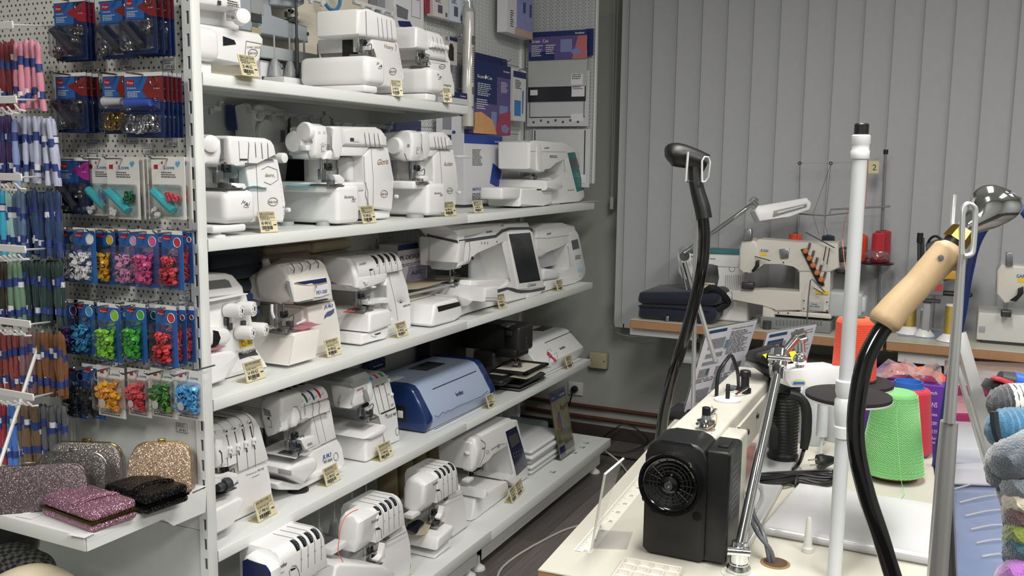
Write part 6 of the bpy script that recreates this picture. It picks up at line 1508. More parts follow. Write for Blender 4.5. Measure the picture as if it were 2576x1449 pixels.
def blister_pack(label,kind,x,X0,Y0,X1,Y1,col=None,group=None,dup_edges=(),name='haberdashery_card',n=60):
 a=onx(X0,Y1,x);b=onx(X1,Y1,x);c=onx(X0,Y0,x);e=onx(X1,Y0,x)
 yl=(a.y+c.y)/2;yr=(b.y+e.y)/2;w=yl-yr;zb=(a.z+b.z)/2;h=(c.z+e.z)/2-zb
 t=thing(name,label,'card',(x,(yl+yr)/2,zb),group)
 o=Vector((x,yl,zb))
 def R(nm,m,*rects,lift=0.0004):
  bm=nb()
  for i,(u,v,ww,hh) in enumerate(rects):quad(bm,o+ny*w*u+Z_*h*v,ny,Z_,ww*w,hh*h,lift+0.0001*i)
  return obj(nm,bm,m,t,sm=False)
 def PG(nm,m,pts,lift=0.0008):
  bm=nb();bm.faces.new([bm.verts.new(o+ny*w*u+Z_*h*v-X_*lift) for u,v in pts]);return obj(nm,bm,m,t,sm=False)
 def TX(m,items):
  bm=nb()
  for s_,u,v,hh,ff in items:text(bm,s_,o+ny*w*u+Z_*h*v,ny,Z_,hh*h,lift=0.0013,fit=ff*w,bold=1)
  return obj('lettering',bm,m,t,sm=False)
 base={'snap':CNAVY,'ring':CNAVY,'love':CWHITE,'color':CBLUE,'bag':CWHITE}[kind]
 bm=nb();plate(bm,o,ny,Z_,w,h,0.0012);obj('card',bm,base,t,sm=False)
 if kind in ('snap','ring'):
  R('blue_panel',CBLUE,(0,0.55,0.62,0.38));R('header',CWHITE,(0,0.94,1,0.06))
  pts=[(0.38,0.78),(0.95,0.93),(1.0,0.93),(1.0,0.60),(0.8,0.62)] if kind=='snap' else [(0.45,0.72),(0.62,0.93),(1,0.93),(1,0.55),(0.6,0.6)]
  PG('red_fabric_picture',mat(col if isinstance(col,str) else '#7d2723',0.5),pts);R('logo',RED,(0.06,0.80,0.19,0.10),lift=0.001)
  TX(CWHITE,[('Prym',0.075,0.83,0.05,0.16),('TAXA',0.06,0.75,0.035,0.24),('5 mm',0.76,0.74,0.03,0.16)])
  bm=nb();lines(bm,o+ny*w*0.07+Z_*h*0.7,ny,Z_,w*0.35,4,h*0.025,h*0.01,0.0012,2);obj('fine_print',bm,CWHITE,t,sm=False)
  bm=nb();cc=o+ny*w*0.78+Z_*h*0.86-X_*0.002;tube(bm,[cc+(ny*math.cos(k/12*2*PI)+Z_*math.sin(k/12*2*PI))*w*0.09 for k in range(12)],0.0012,5,closed=True);obj('eyelet',bm,STEEL,t)
  q=random.Random(int(X0*3+Y0))
  if kind=='snap':
   bm=nb();A=o+ny*w*0.06+Z_*h*0.5-X_*0.012;B=o+ny*w*0.62+Z_*h*0.12-X_*0.012;tube(bm,[A,B],0.0085,10);obj('setting_tool',bm,mat('#33343e',0.3),t)
   bm=nb()
   for i in range(10):c_=o+ny*w*q.uniform(0.62,0.88)+Z_*h*q.uniform(0.3,0.52)-X_*q.uniform(0.004,0.014);lathe(bm,[(0.0042,0),(0.0048,0.002),(0.003,0.003)],c_,(-1,q.uniform(-1,1),q.uniform(-1,1)),8)
   for i in range(7):c_=o+ny*w*q.uniform(0.08,0.35)+Z_*h*q.uniform(0.06,0.16)-X_*q.uniform(0.004,0.012);lathe(bm,[(0.004,0),(0.005,0.003),(0.002,0.005)],c_,(-1,q.uniform(-1,1),q.uniform(-1,1)),8)
   obj('fasteners',bm,mat('#8a8a88',0.3,0.9),t)['kind']='stuff'
   bm=nb();rbox(bm,x-0.022,x-0.001,yr+w*0.05,yl-w*0.0,zb+h*0.05,zb+h*0.57,0.006,2);obj('blister',bm,BLIS,t)
  else:
   bm=nb();A=o+ny*w*0.12+Z_*h*0.53-X_*0.008;tube(bm,[A,A+ny*w*0.3,A+ny*w*0.62],[0.0115,0.009,0.008],10);obj('setting_tool',bm,mat(col[0] if isinstance(col,tuple) else '#dfe2e8',0.3),t)
   bm=nb()
   for i in range(9):
    cc=o+ny*w*q.uniform(0.15,0.8)+Z_*h*(0.13+0.13*(i % 2)+q.uniform(0,0.03))-X_*q.uniform(0.006,0.016);rr_=0.0095
    v1=Vector((q.uniform(-0.5,0.5),-1,0)).normalized();v2=Z_
    tube(bm,[cc+(v1*math.cos(k/12*2*PI)+v2*math.sin(k/12*2*PI))*rr_ for k in range(12)],0.0028,6,closed=True)
   obj('rings',bm,GOLD if label.find('gold')>=0 else CHROME,t)['kind']='stuff'
   bm=nb();rbox(bm,x-0.022,x-0.001,yr+w*0.05,yl-w*0.02,zb+h*0.06,zb+h*0.36,0.006,2);obj('blister',bm,BLIS,t)
   bm=nb();rbox(bm,x-0.022,x-0.001,yr+w*0.05,yl-w*0.02,zb+h*0.40,zb+h*0.60,0.006,2);obj('blister',bm,BLIS,t)
 elif kind=='love':
  R('logo',RED,(0.08,0.80,0.12,0.07));PG('blue_heart',mat('#5aa7cf',0.5),[(0.8,0.83),(0.73,0.88),(0.76,0.93),(0.8,0.91),(0.84,0.94),(0.88,0.9)])
  PG('red_heart',RED,[(0.34,0.87),(0.3,0.9),(0.33,0.93),(0.36,0.91)])
  TX(mat('#4b78a8',0.5),[('Love',0.38,0.8,0.09,0.33)]);bm=nb();lines(bm,o+ny*w*0.3+Z_*h*0.74,ny,Z_,w*0.45,3,h*0.035,h*0.015,0.0012,4);obj('fine_print',bm,DGREY,t,sm=False)
  bm=nb();A=o+ny*w*0.12+Z_*h*0.45-X_*0.010;B=o+ny*w*0.72+Z_*h*0.14-X_*0.010;tube(bm,[A,B],0.0095,8);obj('setting_tool',bm,TEALT,t)
  bm=nb();q=random.Random(int(X0));
  for i in range(9):
   cc=o+ny*w*q.uniform(0.6,0.86)+Z_*h*q.uniform(0.3,0.42)-X_*q.uniform(0.008,0.018);v1=Vector((q.uniform(-0.6,0.6),-1,q.uniform(-0.5,0.5))).normalized()
   tube(bm,[cc+(v1*math.cos(k/8*2*PI)+Z_*math.sin(k/8*2*PI))*0.0055 for k in range(8)],0.0022,5,closed=True)
  obj('rings',bm,mat(col,0.35),t)['kind']='stuff'
  bm=nb()
  for i in range(6):c_=o+ny*w*q.uniform(0.08,0.32)+Z_*h*q.uniform(0.06,0.16)-X_*0.01;lathe(bm,[(0.006,0),(0.006,0.003),(0.002,0.004)],c_,(-1,q.uniform(-1,1),q.uniform(-1,1)),8)
  obj('caps',bm,WHITE,t)['kind']='stuff'
  bm=nb();rbox(bm,x-0.024,x-0.001,yr+w*0.06,yl-w*0.0,zb+h*0.04,zb+h*0.56,0.007,2);obj('blister',bm,BLIS,t)
 elif kind=='color':
  R('header',CWHITE,(0,0.93,1,0.07));R('logo',RED,(0.1,0.83,0.36,0.07));TX(CWHITE,[('Prym',0.13,0.845,0.035,0.3)])
  bm=nb();lathe(bm,[(w*0.15,0),(w*0.15,0.0005)],o+ny*w*0.75+Z_*h*0.80,(-1,0,0),16);obj('cap_sample',bm,mat(col,0.5),t)
  bm=nb();tube(bm,[o+ny*w*0.75+Z_*h*0.80-X_*0.001+(ny*math.cos(k/14*2*PI)+Z_*math.sin(k/14*2*PI))*w*0.17 for k in range(14)],0.0008,4,closed=True);obj('sample_ring',bm,CWHITE,t)
  me=heap(int(X0) % 3,w*0.76,h*0.54,0.022,95,0.0052)
  hp=bpy.data.objects.new('snaps',me.copy());hp.data.materials.append(mat(col,0.35));COL.objects.link(hp);hp.parent=t;hp.location=Vector((x-0.002,yl-w*0.08,zb+h*0.05))-BASE[t.name];hp['kind']='stuff'
  bm=nb();rbox(bm,x-0.027,x-0.001,yr+w*0.14,yl-w*0.04,zb+h*0.04,zb+h*0.72,0.006,2);obj('blister',bm,BLIS,t)
 else:
  R('logo',RED,(0.12,0.84,0.14,0.06));TX(mat('#4b78a8',0.5),[('Love',0.45,0.83,0.09,0.4)]);PG('red_heart',RED,[(0.4,0.88),(0.36,0.91),(0.39,0.94),(0.42,0.92)])
  bm=nb();lines(bm,o+ny*w*0.1+Z_*h*0.08,ny,Z_,w*0.75,2,h*0.04,h*0.018,0.0012,4);obj('fine_print',bm,DGREY,t,sm=False)
  me=heap(3+int(X0) % 2,w*0.84,h*0.60,0.016,60,0.0064)
  for k,cc in enumerate(col):
   if k==0:me_=me.copy()
   else:me_=heap(7+k,w*0.84,h*0.56,0.018,30,0.0064).copy()
   hp=bpy.data.objects.new('snaps',me_);me_.materials.append(mat(cc,0.35));COL.objects.link(hp);hp.parent=t;hp.location=Vector((x-0.002,yl-w*0.08,zb+h*0.14))-BASE[t.name];hp['kind']='stuff'
  bm=nb();lathe(bm,[(w*0.12,0),(w*0.12,0.0006)],o+ny*w*0.42+Z_*h*0.3-X_*0.021,(-1,0,0),16);obj('cap_sample',bm,CWHITE,t)
  bm=nb();rbox(bm,x-0.024,x-0.001,yr+w*0.03,yl-w*0.03,zb+h*0.12,zb+h*0.80,0.008,2);obj('bag',bm,BLIS,t)
 hy=(yl+yr)/2;hz=zb+h*0.965
 p0=X1
 for k,pe in enumerate(dup_edges):
  xn=x*(2416-p0)/(2416-pe);L=['second','third','fourth','fifth'][k]
  dup(t,(xn,t.location.y,t.location.z),label=L+' card behind the '+' '.join(label.split(',')[0].split()[:12]),group=group)
 bm=nb();tip=x-0.045
 tube(bm,[(1.580,hy,hz),(tip,hy,hz),(tip-0.006,hy,hz+0.006)],0.0021,6);lathe(bm,[(0.001,-0.003),(0.0038,0),(0.001,0.003)],(tip-0.006,hy,hz+0.006),(-1,0,0),8)
 tag(obj('peg_hook',bm,STEEL),'chrome peg hook carrying the '+' '.join(label.split(',')[0].split()[:11]),'hook')
 return t
G_=None
BP_=blister_pack
BP_('navy card with a dark tool and grey snap, top left of the cream pegboard','snap',1.515,138,-4,218,152,'#9a2430',dup_edges=(233,252))
BP_('navy card with dark tool in the middle of the top row','snap',1.53,254,-10,345,148)
BP_('navy card with dark tool and silver snaps, front right of the top row','snap',1.495,316,-18,394,136,dup_edges=(420,444,459))
BP_('navy card with dark tool, left end of the second row','snap',1.515,143,183,220,333,dup_edges=(242,267))
BP_('blue card with white tool and gold rings, second row','ring',1.53,261,182,335,337,('#dfe2e8',))
BP_('blue card with blue tool and large silver rings, second row','ring',1.49,316,182,412,345,('#3f5fc0',),dup_edges=(432,446,464,481))
BP_('navy card with magenta fabric picture, left end of the third row','snap',1.52,154,396,226,538,'#a82a8a')
BP_('white heart-printed card with teal tool, left of the third row','love',1.53,222,395,290,543,'#5f7fb0')
BP_('white heart-printed card with teal tool and dark green rings, third row','love',1.51,271,394,351,551,'#1f5a3c',dup_edges=(371,386))
BP_('white heart-printed card with teal tool and red rings, third row','love',1.51,383,394,466,551,'#c0404c',dup_edges=(491,))
for X0,X1,c,lb,x in ((156,196,'#cfd3d6','translucent',1.53),(240,268,'#dfe0dd','off-white',1.56),(242,291,'#e8b22a','yellow',1.53),(286,312,'#e08a2c','orange',1.56),(187,242,'#e9e9e6','white',1.50),(301,350,'#e2a3c8','pale pink',1.52),(386,412,'#c44a7a','dusky pink',1.56),(344,399,'#d95a92','hot pink',1.50),(455,485,'#b8323c','crimson',1.56),(408,461,'#c23a44','strawberry red',1.50)):
 BP_('blue card of %s snap caps in the fourth row' % lb,'color',x,X0,575 if x>1.55 else 572+(X0-150)*0.03,X1,708+(X0-150)*0.075 if x<1.55 else 712,c,n=70)
for X0,X1,Y0,Y1,c,lb,x in ((150,199,752,889,'#5b3a8a','purple',1.52),(233,254,756,886,'#2e4f9e','royal blue',1.56),(190,239,755,891,'#3f9fd0','sky blue',1.52),(301,322,765,892,'#4fa838','mid green',1.56),(248,305,763,910,'#8ccf3a','lime green',1.49),(356,400,764,903,'#1f6b3f','dark green',1.54),(317,369,762,909,'#47b23c','bright green',1.50),(463,491,770,910,'#c23a3a','brick red',1.56),(437,469,769,915,'#c8343c','deep red',1.53),(393,446,768,922,'#d03a3c','scarlet',1.49)):
 BP_('blue card of %s snap caps in the fifth row' % lb,'color',x,X0,Y0,X1,Y1,c,n=70)
BP_('blue card of black snap caps, left end of the lowest row','color',1.54,172,920,215,1050,'#1e2022')
BP_('blue card of charcoal snap caps, second in the lowest row','color',1.52,209,917,262,1051,'#26272b')
BP_('heart-printed bag of red snap caps half hidden in the lowest row','bag',1.56,300,924,322,1040,('#c84a3a',))
BP_('heart-printed bag of yellow and orange snap caps in the lowest row','bag',1.50,246,922,314,1048,('#f0b62c','#e88a2a'))
BP_('heart-printed bag of coral and red snap caps in the lowest row','bag',1.51,322,928,379,1047,('#dd5a62','#c8343c'))
BP_('heart-printed bag of lime and dark green snap caps in the lowest row','bag',1.51,380,929,445,1050,('#2f6a3a','#7fc23a'))
BP_('heart-printed bag of light blue snap caps at the right end of the lowest row','bag',1.50,443,932,511,1054,('#5fb3e0','#3f8fd0'))
for i,(X,Y) in enumerate(((222,163),(318,163),(424,161),(232,347),(333,349),(432,355),(232,373),(372,375),(464,743),(458,1076))):
 q=onx(X,Y,1.578);bm=nb();t=thing('pegboard_label','small printed price label on the cream pegboard, '+['under the first top card','under the second top card','under the third top card','under the first card of row two','under the gold ring card','under the silver ring cards','above the first heart card','above the green ring heart card','under the strawberry red card','below the light blue cap bag'][i],'price label',q)
 plate(bm,(1.5785,q.y+0.018,q.z-0.012),ny,Z_,0.036,0.024,0.001);obj('label',bm,mat('#d3d4d4',0.6),t,sm=False)
 bm=nb();o=Vector((1.5785,q.y+0.018,q.z-0.012));lines(bm,o+ny*0.003+Z_*0.02,ny,Z_,0.03,3,0.0035,0.0012,0.0004,i);text(bm,('213 Kč','140 Kč','177 Kč','193 Kč','163 Kč','237 Kč','131 Kč','219 Kč','74 Kč','69 Kč')[i],o+ny*0.008+Z_*0.003,ny,Z_,0.009,bold=1)
 for v in ((0,0,0.036,0.0008),(0,0.0232,0.036,0.0008),(0,0,0.0008,0.024),(0.0352,0,0.0008,0.024)):quad(bm,o+ny*v[0]+Z_*v[1],ny,Z_,v[2],v[3],0.0003)
 obj('lettering',bm,INK,t,sm=False)

# ================================================================== EMBROIDERY THREAD RACK
t=thing('thread_rack','white wire rack of embroidery thread skeins at the left edge','rack',(1.5,2.05,0.75))
RW=mat('#dcdcd8',0.35)
bm=nb();tube(bm,[onx(135,168,1.56),onx(180,1112,1.56)],0.004,8);obj('upright_wire',bm,RW,t)
bm=nb();tube(bm,[onx(150,300,1.57),onx(188,1112,1.57)],0.003,8);obj('upright_wire',bm,RW,t)
bm=nb();tube(bm,[onx(155,692,1.555),onx(-8,1190,1.30)],0.0042,8);obj('diagonal_brace',bm,RW,t)
XR=1.34
for (xe,ya,yb,wx,wy) in ((33,55,62,128,66),(42,243,250,141,253),(55,437,446,150,443),(65,619,628,156,624),(77,802,816,162,806),(85,978,1000,170,980)):
 a=onx(-70,ya,XR);b=onx(xe,yb,XR);c=onx(wx,wy,1.56)
 bm=nb();rbox(bm,XR-0.002,XR+0.002,b.y,a.y+0.02,b.z-0.008,b.z+0.008,0.001,1);obj('front_rail',bm,RW,t)
 bm=nb();tube(bm,[(XR+0.002,b.y+0.002,b.z),c],0.0025,6);obj('side_wire',bm,RW,t)
for (X,Y) in ((8,272),(22,270),(40,264),(8,466),(18,466),(42,463),(2,646),(14,645),(26,644),(38,643),(50,642),(4,833),(16,832),(28,834),(42,833),(56,836),(6,1010),(22,1012),(40,1010),(58,1012),(74,1014)):
 p0=onx(X-4,Y-2,1.33);bm=nb();tube(bm,[p0,(1.340,p0.y,p0.z-0.011),(1.355,p0.y,p0.z-0.013)],0.0022,6);obj('prong',bm,RW,t)
SK={}
BANDN=mat('#2a3c7a',0.5);BANDW=mat('#d8dadf',0.5)
def skein_mesh(v):
 q=random.Random(v);bm=nb();n=18;H=0.152;rings=[]
 for i in range(n+1):
  u=i/n;z=-H*u
  r=0.0052+0.0014*math.sin(u*PI)+q.uniform(-0.0003,0.0003)
  if abs(u-0.30)<0.10 or abs(u-0.76)<0.09:r*=0.86
  if u<0.05:r*=0.55
  if u>0.94:r*=1.1
  tw=u*2.0+v;k=12
  rings.append([bm.verts.new((r*(1+0.10*(j % 2))*math.cos(j/k*2*PI+tw)*0.9,r*(1+0.10*(j % 2))*math.sin(j/k*2*PI+tw)*1.15+0.002*math.sin(u*4+v),z)) for j in range(k)])
 for A,B in zip(rings,rings[1:]):
  for j in range(12):bm.faces.new((A[j],A[(j+1) % 12],B[(j+1) % 12],B[j]))
 bm.faces.new(rings[0]);bm.faces.new(rings[-1][::-1])
 smooth_mesh(bm,60);me=bpy.data.meshes.new('yarn');bm.to_mesh(me);bm.free();return me
def band_mesh(v,u,hh,r0=0.0068):
 bm=nb();z=-0.152*u;cyl(bm,(0,0.002*math.sin(u*4+v),z-hh/2),(0,0.002*math.sin(u*4+v),z+hh/2),r0,n=12);
 for w_ in bm.verts:w_.co.y*=1.12
 smooth_mesh(bm,60);me=bpy.data.meshes.new('band');bm.to_mesh(me);bm.free();return me
SKM=[skein_mesh(v) for v in range(4)]
BD=[(band_mesh(v,0.30,0.019),band_mesh(v,0.76,0.016),band_mesh(v,0.30,0.013,0.0070)) for v in range(4)]
CM={}
def skein(px,py,col,label,group,i,x):
 q=random.Random(i*13+int(px));v=i % 4;p=onx(px,py,x)
 r=bpy.data.objects.new('thread_skein',None);COL.objects.link(r);r.empty_display_size=0.02;r.location=p;r.rotation_euler=(q.uniform(-0.06,0.06),q.uniform(-0.05,0.05),q.uniform(-0.5,0.5))
 r['label']=label;r['category']='thread skein';r['group']=group
 if (col,v) not in CM:me=SKM[v].copy();me.materials.append(mat(col,0.55,var=0.25,scale=300,stretch=(1,1,0.05),sheen=0.3));CM[(col,v)]=me
 for nm,me,mm in (('yarn',CM[(col,v)],None),('paper_band',BD[v][0],BANDN),('paper_band',BD[v][1],BANDN),('barcode_band',BD[v][2],BANDW)):
  if nm=='barcode_band' and q.random()<0.35:continue
  if mm is not None and not me.materials:me.materials.append(mm)
  o=bpy.data.objects.new(nm,me);COL.objects.link(o);o.parent=r
  if nm=='barcode_band' and q.random()<0.5:o.location.z=-0.07
  elif mm is not None:o.location.z=q.uniform(-0.013,0.008)
ROWS=[(102,'top row',[('#741020','dark red',[-4,7,18,30],1.45),('#d88c9e','rose pink',[41,54,66,79,96],1.44)]),
 (293,'second row',[('#3a1f63','deep purple',[-4,6,15,24],1.45),('#7f94c4','grey blue',[36],1.44),('#b9bdd4','pale lavender',[49,62,74,87,99,110,122,132],1.45)]),
 (478,'third row',[('#2fa8c9','cyan',[-2,6],1.44),('#a9cfc9','pale mint',[16,26],1.45),('#587493','slate blue',[37,48,59],1.45),('#1b3a66','navy blue',[68,78,88,97,107,117,127,137,147],1.46)]),
 (655,'fourth row',[('#35321c','dark olive',[-2,8,17],1.45),('#66876c','sage green',[27,38,48],1.44),('#11332f','dark green',[59,70,81,92,103,114,124,134,145,153],1.46)]),
 (838,'fifth row',[('#8a3a34','brick red',[0,12,24,36,45],1.45),('#7a5a5c','mauve brown',[55,66,77,87],1.45),('#74461c','ochre brown',[97,108,119,130,141,151,160],1.46)]),
 (1018,'lowest row',[('#a01f3a','crimson',[0,11],1.45),('#3f6fc0','bright blue',[24,34],1.44),('#6a5538','umber',[46,57,68,79,88],1.45),('#55575c','charcoal grey',[99,109,119,129,139,149,160],1.46)])]
ORD=['first','second','third','fourth','fifth','sixth','seventh','eighth','ninth','tenth']
for py,rn,gs in ROWS:
 for col,cn,xs,x in gs:
  g='%s skeins, %s' % (cn,rn)
  for i,px in enumerate(xs):
   skein(px+rnd.uniform(-1.5,1.5),py+rnd.uniform(-5,9),col,'%s %s thread skein from the left in the %s of the rack' % (ORD[i],cn,rn),g,i,x+rnd.uniform(-0.006,0.006))
  for i,px in enumerate(xs[1:]):
   skein(px-5+rnd.uniform(-1.5,1.5),py+rnd.uniform(-2,5),col,'%s thread skein behind the %s one from the left, %s' % (cn,ORD[i],rn),g,i+2,x+0.035+rnd.uniform(-0.004,0.004))

# ================================================================== CLUTCH SHELF
ZS=0.718
t=thing('clutch_shelf','white steel shelf of clutch bags jutting out below the cards','shelf',(1.4,2.0,ZS-0.03))
bm=nb();rbox(bm,1.240,1.575,1.552,2.70,ZS-0.0016,ZS,0.0006,1);obj('deck',bm,SHELF,t)
bm=nb();rbox(bm,1.237,1.2395,1.552,2.70,ZS-0.032,ZS-0.0005,0.0008,2);obj('front_lip',bm,SHELF,t)
bm=nb();rbox(bm,1.240,1.53,1.5495,1.552,ZS-0.013,ZS-0.001,0.0006,1);obj('side_flange',bm,SHELF,t)
bm=nb();prism(bm,[(1.240,ZS-0.032),(1.44,ZS-0.034),(1.47,ZS-0.06),(1.568,ZS-0.062),(1.574,ZS-0.004),(1.24,ZS-0.012)],'y',1.5498,1.5515);obj('bracket',bm,SHELF,t)
t=thing('lower_shelf','white steel shelf below the clutch shelf, holding the dark bags','shelf',(1.35,2.0,0.33))
bm=nb();rbox(bm,1.10,1.575,1.555,2.70,0.355,0.36,0.001,1);obj('deck',bm,SHELF,t);bm=nb();rbox(bm,1.097,1.10,1.555,2.70,0.325,0.36,0.001,1);obj('front_lip',bm,SHELF,t)
def glitter(col,dark,sc=900,amt=0.5,k=0.6):
 m=mat(col,0.35,var=0.3,scale=sc);m=m.copy();nt=m.node_tree;b=nt.nodes['Principled BSDF']
 v=nt.nodes.new('ShaderNodeTexVoronoi');v.inputs['Scale'].default_value=sc;tc=[n for n in nt.nodes if n.type=='TEX_COORD'][0];nt.links.new(tc.outputs['Object'],v.inputs['Vector'])
 g=nt.nodes.new('ShaderNodeNewGeometry');s1=nt.nodes.new('ShaderNodeVectorMath');s1.operation='SUBTRACT';s1.inputs[1].default_value=(0.5,0.5,0.5);nt.links.new(v.outputs['Color'],s1.inputs[0])
 s2=nt.nodes.new('ShaderNodeVectorMath');s2.operation='MULTIPLY_ADD';s2.inputs[1].default_value=(k,k,k);nt.links.new(s1.outputs[0],s2.inputs[0]);nt.links.new(g.outputs['Normal'],s2.inputs[2])
 s3=nt.nodes.new('ShaderNodeVectorMath');s3.operation='NORMALIZE';nt.links.new(s2.outputs[0],s3.inputs[0]);nt.links.new(s3.outputs[0],b.inputs['Normal'])
 b.inputs['Metallic'].default_value=amt;b.inputs['Roughness'].default_value=0.28;return m
def clutch_flat(label,A,B,C,h,m,fm):
 a,b,c=(onz(X,Y,ZS) for X,Y in (A,B,C));u=a-b;v=c-b;L,W_=u.length,v.length;u.normalize();v=(v-u*v.dot(u)).normalized()
 M=Matrix.Translation(b) @ Matrix((u,v,Z_)).transposed().to_4x4();t=thing('clutch_bag',label,'clutch bag',tuple(b+u*L/2+v*W_/2))
 bm=nb();rbox(bm,0,L,0,W_,0.001,h*0.42,0.015,4,M=M);obj('lower_shell',bm,m,t)
 bm=nb();rbox(bm,0,L,0,W_,h*0.50,h,0.018,5,M=M,warp=lambda p:(p[0],p[1],p[2]+(0.006*math.sin(p[0]/L*PI)*math.sin(p[1]/W_*PI) if p[2]>h*0.6 else 0)));obj('upper_shell',bm,m,t)
 bm=nb();rbox(bm,-0.001,L+0.001,-0.001,W_+0.001,h*0.40,h*0.455,0.002,2,M=M);rbox(bm,-0.001,L+0.001,-0.001,W_+0.001,h*0.465,h*0.53,0.002,2,M=M);obj('metal_frame',bm,fm,t)
 bm=nb()
 for k in range(3):tube(bm,[M @ Vector((L*(0.32+0.05*k+0.03*math.sin(j/6*PI)),W_*(0.06+0.88*j/8),h+0.001+0.004*math.sin(j/8*PI))) for j in range(9)],0.0022,5)
 obj('pleats',bm,m,t)
def clutch_stand(label,P0,P1,h,th,m,fm,lean=0.12,tp=0.12):
 a,b=onz(*P0,ZS),onz(*P1,ZS);u=b-a;L=u.length;u.normalize();bk=Vector((-u.y,u.x,0));bk=bk if bk.x>0 else -bk
 w_=(Z_*math.cos(lean)+bk*math.sin(lean)).normalized();n=u.cross(w_);n=n if n.x>0 else -n
 M=Matrix.Translation(a+Z_*0.002) @ Matrix((u,n,w_)).transposed().to_4x4();t=thing('clutch_bag',label,'clutch bag',tuple((a+b)/2+bk*th/2))
 def wp(p):k=p[2]/h;return (p[0]+(L/2-p[0])*tp*k,p[1]+(th/2-p[1])*0.45*k,p[2])
 poly=rr(0,L,0,h,[0.008,0.008,0.035,0.035],5)
 bm=nb();prism(bm,poly,'y',0,th*0.46,0.008,3,wp,M);obj('front_shell',bm,m,t)
 bm=nb();prism(bm,poly,'y',th*0.54,th,0.008,3,wp,M);obj('back_shell',bm,m,t)
 bm=nb();prism(bm,[(x*1.004-0.001,z+0.0015) for x,z in poly],'y',th*0.44,th*0.56,0.001,1,wp,M);obj('metal_frame',bm,fm,t)
 bm=nb();rbox(bm,L*0.44,L*0.56,th*0.4,th*0.6,h-0.002,h+0.008,0.002,2,M=M);obj('clasp',bm,fm,t)
GM_=mat('#8a7748',0.22,0.95)
clutch_stand('champagne gold pleated clutch bag standing against the upright',(318,1246),(482,1242),0.115,0.045,glitter('#a8917c','#6b5a4a',700,0.55),GOLD,0.15,0.10)
clutch_stand('silver grey shimmering clutch bag standing rearmost on the shelf',(112,1222),(300,1228),0.100,0.04,glitter('#8d8582','#5a5452',750,0.55),GM_,0.12,0.05)
clutch_stand('dark silver lurex clutch bag, second from the back',(78,1250),(262,1256),0.100,0.035,glitter('#5f5b58','#3a3836',850,0.5),STEEL,0.18,0.06)
clutch_stand('large mauve grey lurex clutch bag at the left edge of the shelf',(-90,1302),(222,1280),0.098,0.035,glitter('#5d5054','#3a3236',750,0.4),mat('#6a625c',0.3,0.9),0.18,0.05)
clutch_flat('black sparkling clutch bag lying behind the pink one',(262,1262),(368,1300),(462,1258),0.042,glitter('#0c0c0e','#000000',800,0.5,1.8),mat('#1a1a1c',0.2,0.9))
clutch_flat('pink glitter clutch bag with brassy frame at the front of the shelf',(103,1296),(232,1345),(345,1303),0.045,glitter('#b98aa0','#7d5566',800,0.65,1.8),mat('#6b5f3a',0.25,0.95))
for k,(X,Y,rz) in enumerate(((72,1298,0.5),(205,1345,0.45))):
 q=onz(X,Y,ZS);bm=nb();M=Matrix.Translation((q.x,q.y,ZS+0.001)) @ Matrix.Rotation(-PI/2+rz*0.2,4,'Z');box(bm,-0.022,0.022,-0.014,0.014,0,0.0006,M)
 t=thing('shelf_label',['small printed price label lying left of the pink clutch','small printed price label under the edge of the pink clutch'][k],'price label',(q.x,q.y,ZS+0.0005));obj('label',bm,mat('#dcdcdc',0.6),t,sm=False)
# bags on the lower shelf
HT=bpy.data.materials.new('houndstooth');HT.use_nodes=True;nt=HT.node_tree;b_=nt.nodes['Principled BSDF'];ch=nt.nodes.new('ShaderNodeTexChecker');tc=nt.nodes.new('ShaderNodeTexCoord');ch.inputs['Scale'].default_value=90
ch.inputs['Color1'].default_value=(0.012,0.012,0.014,1);ch.inputs['Color2'].default_value=(0.09,0.09,0.085,1);nt.links.new(tc.outputs['Object'],ch.inputs['Vector']);nt.links.new(ch.outputs[0],b_.inputs['Base Color']);b_.inputs['Roughness'].default_value=0.8
def bag(label,P,r,m,sq=(1,1,0.6),name='handbag',z=0.361,band=None):
 q=onx(P[0],P[1],P[2]);bm=nb();bmesh.ops.create_uvsphere(bm,u_segments=28,v_segments=16,radius=r)
 for v in bm.verts:v.co=Vector((v.co.x*sq[0],v.co.y*sq[1],v.co.z*sq[2]))+Vector((0,0,0.003*math.sin(v.co.y*60)))
 bmesh.ops.translate(bm,verts=bm.verts,vec=(q.x,q.y,max(q.z,z+r*sq[2]*0.9)))
 return tag(obj(name,bm,m),label,'bag')
bag('black patent leather bag at the lower left edge',(10,1370,1.38),0.08,mat('#0d0d0f',0.15,coat=0.6,bump=0.3,bscale=30),(0.9,1.1,0.62))
bag('black and white houndstooth bag below the clutch shelf',(40,1425,1.30),0.11,HT,(0.55,1.0,0.42))
bag('cream leather bag at the bottom left corner of the picture',(80,1500,1.20),0.10,mat('#cfc4a8',0.4),(0.9,1.15,0.55))
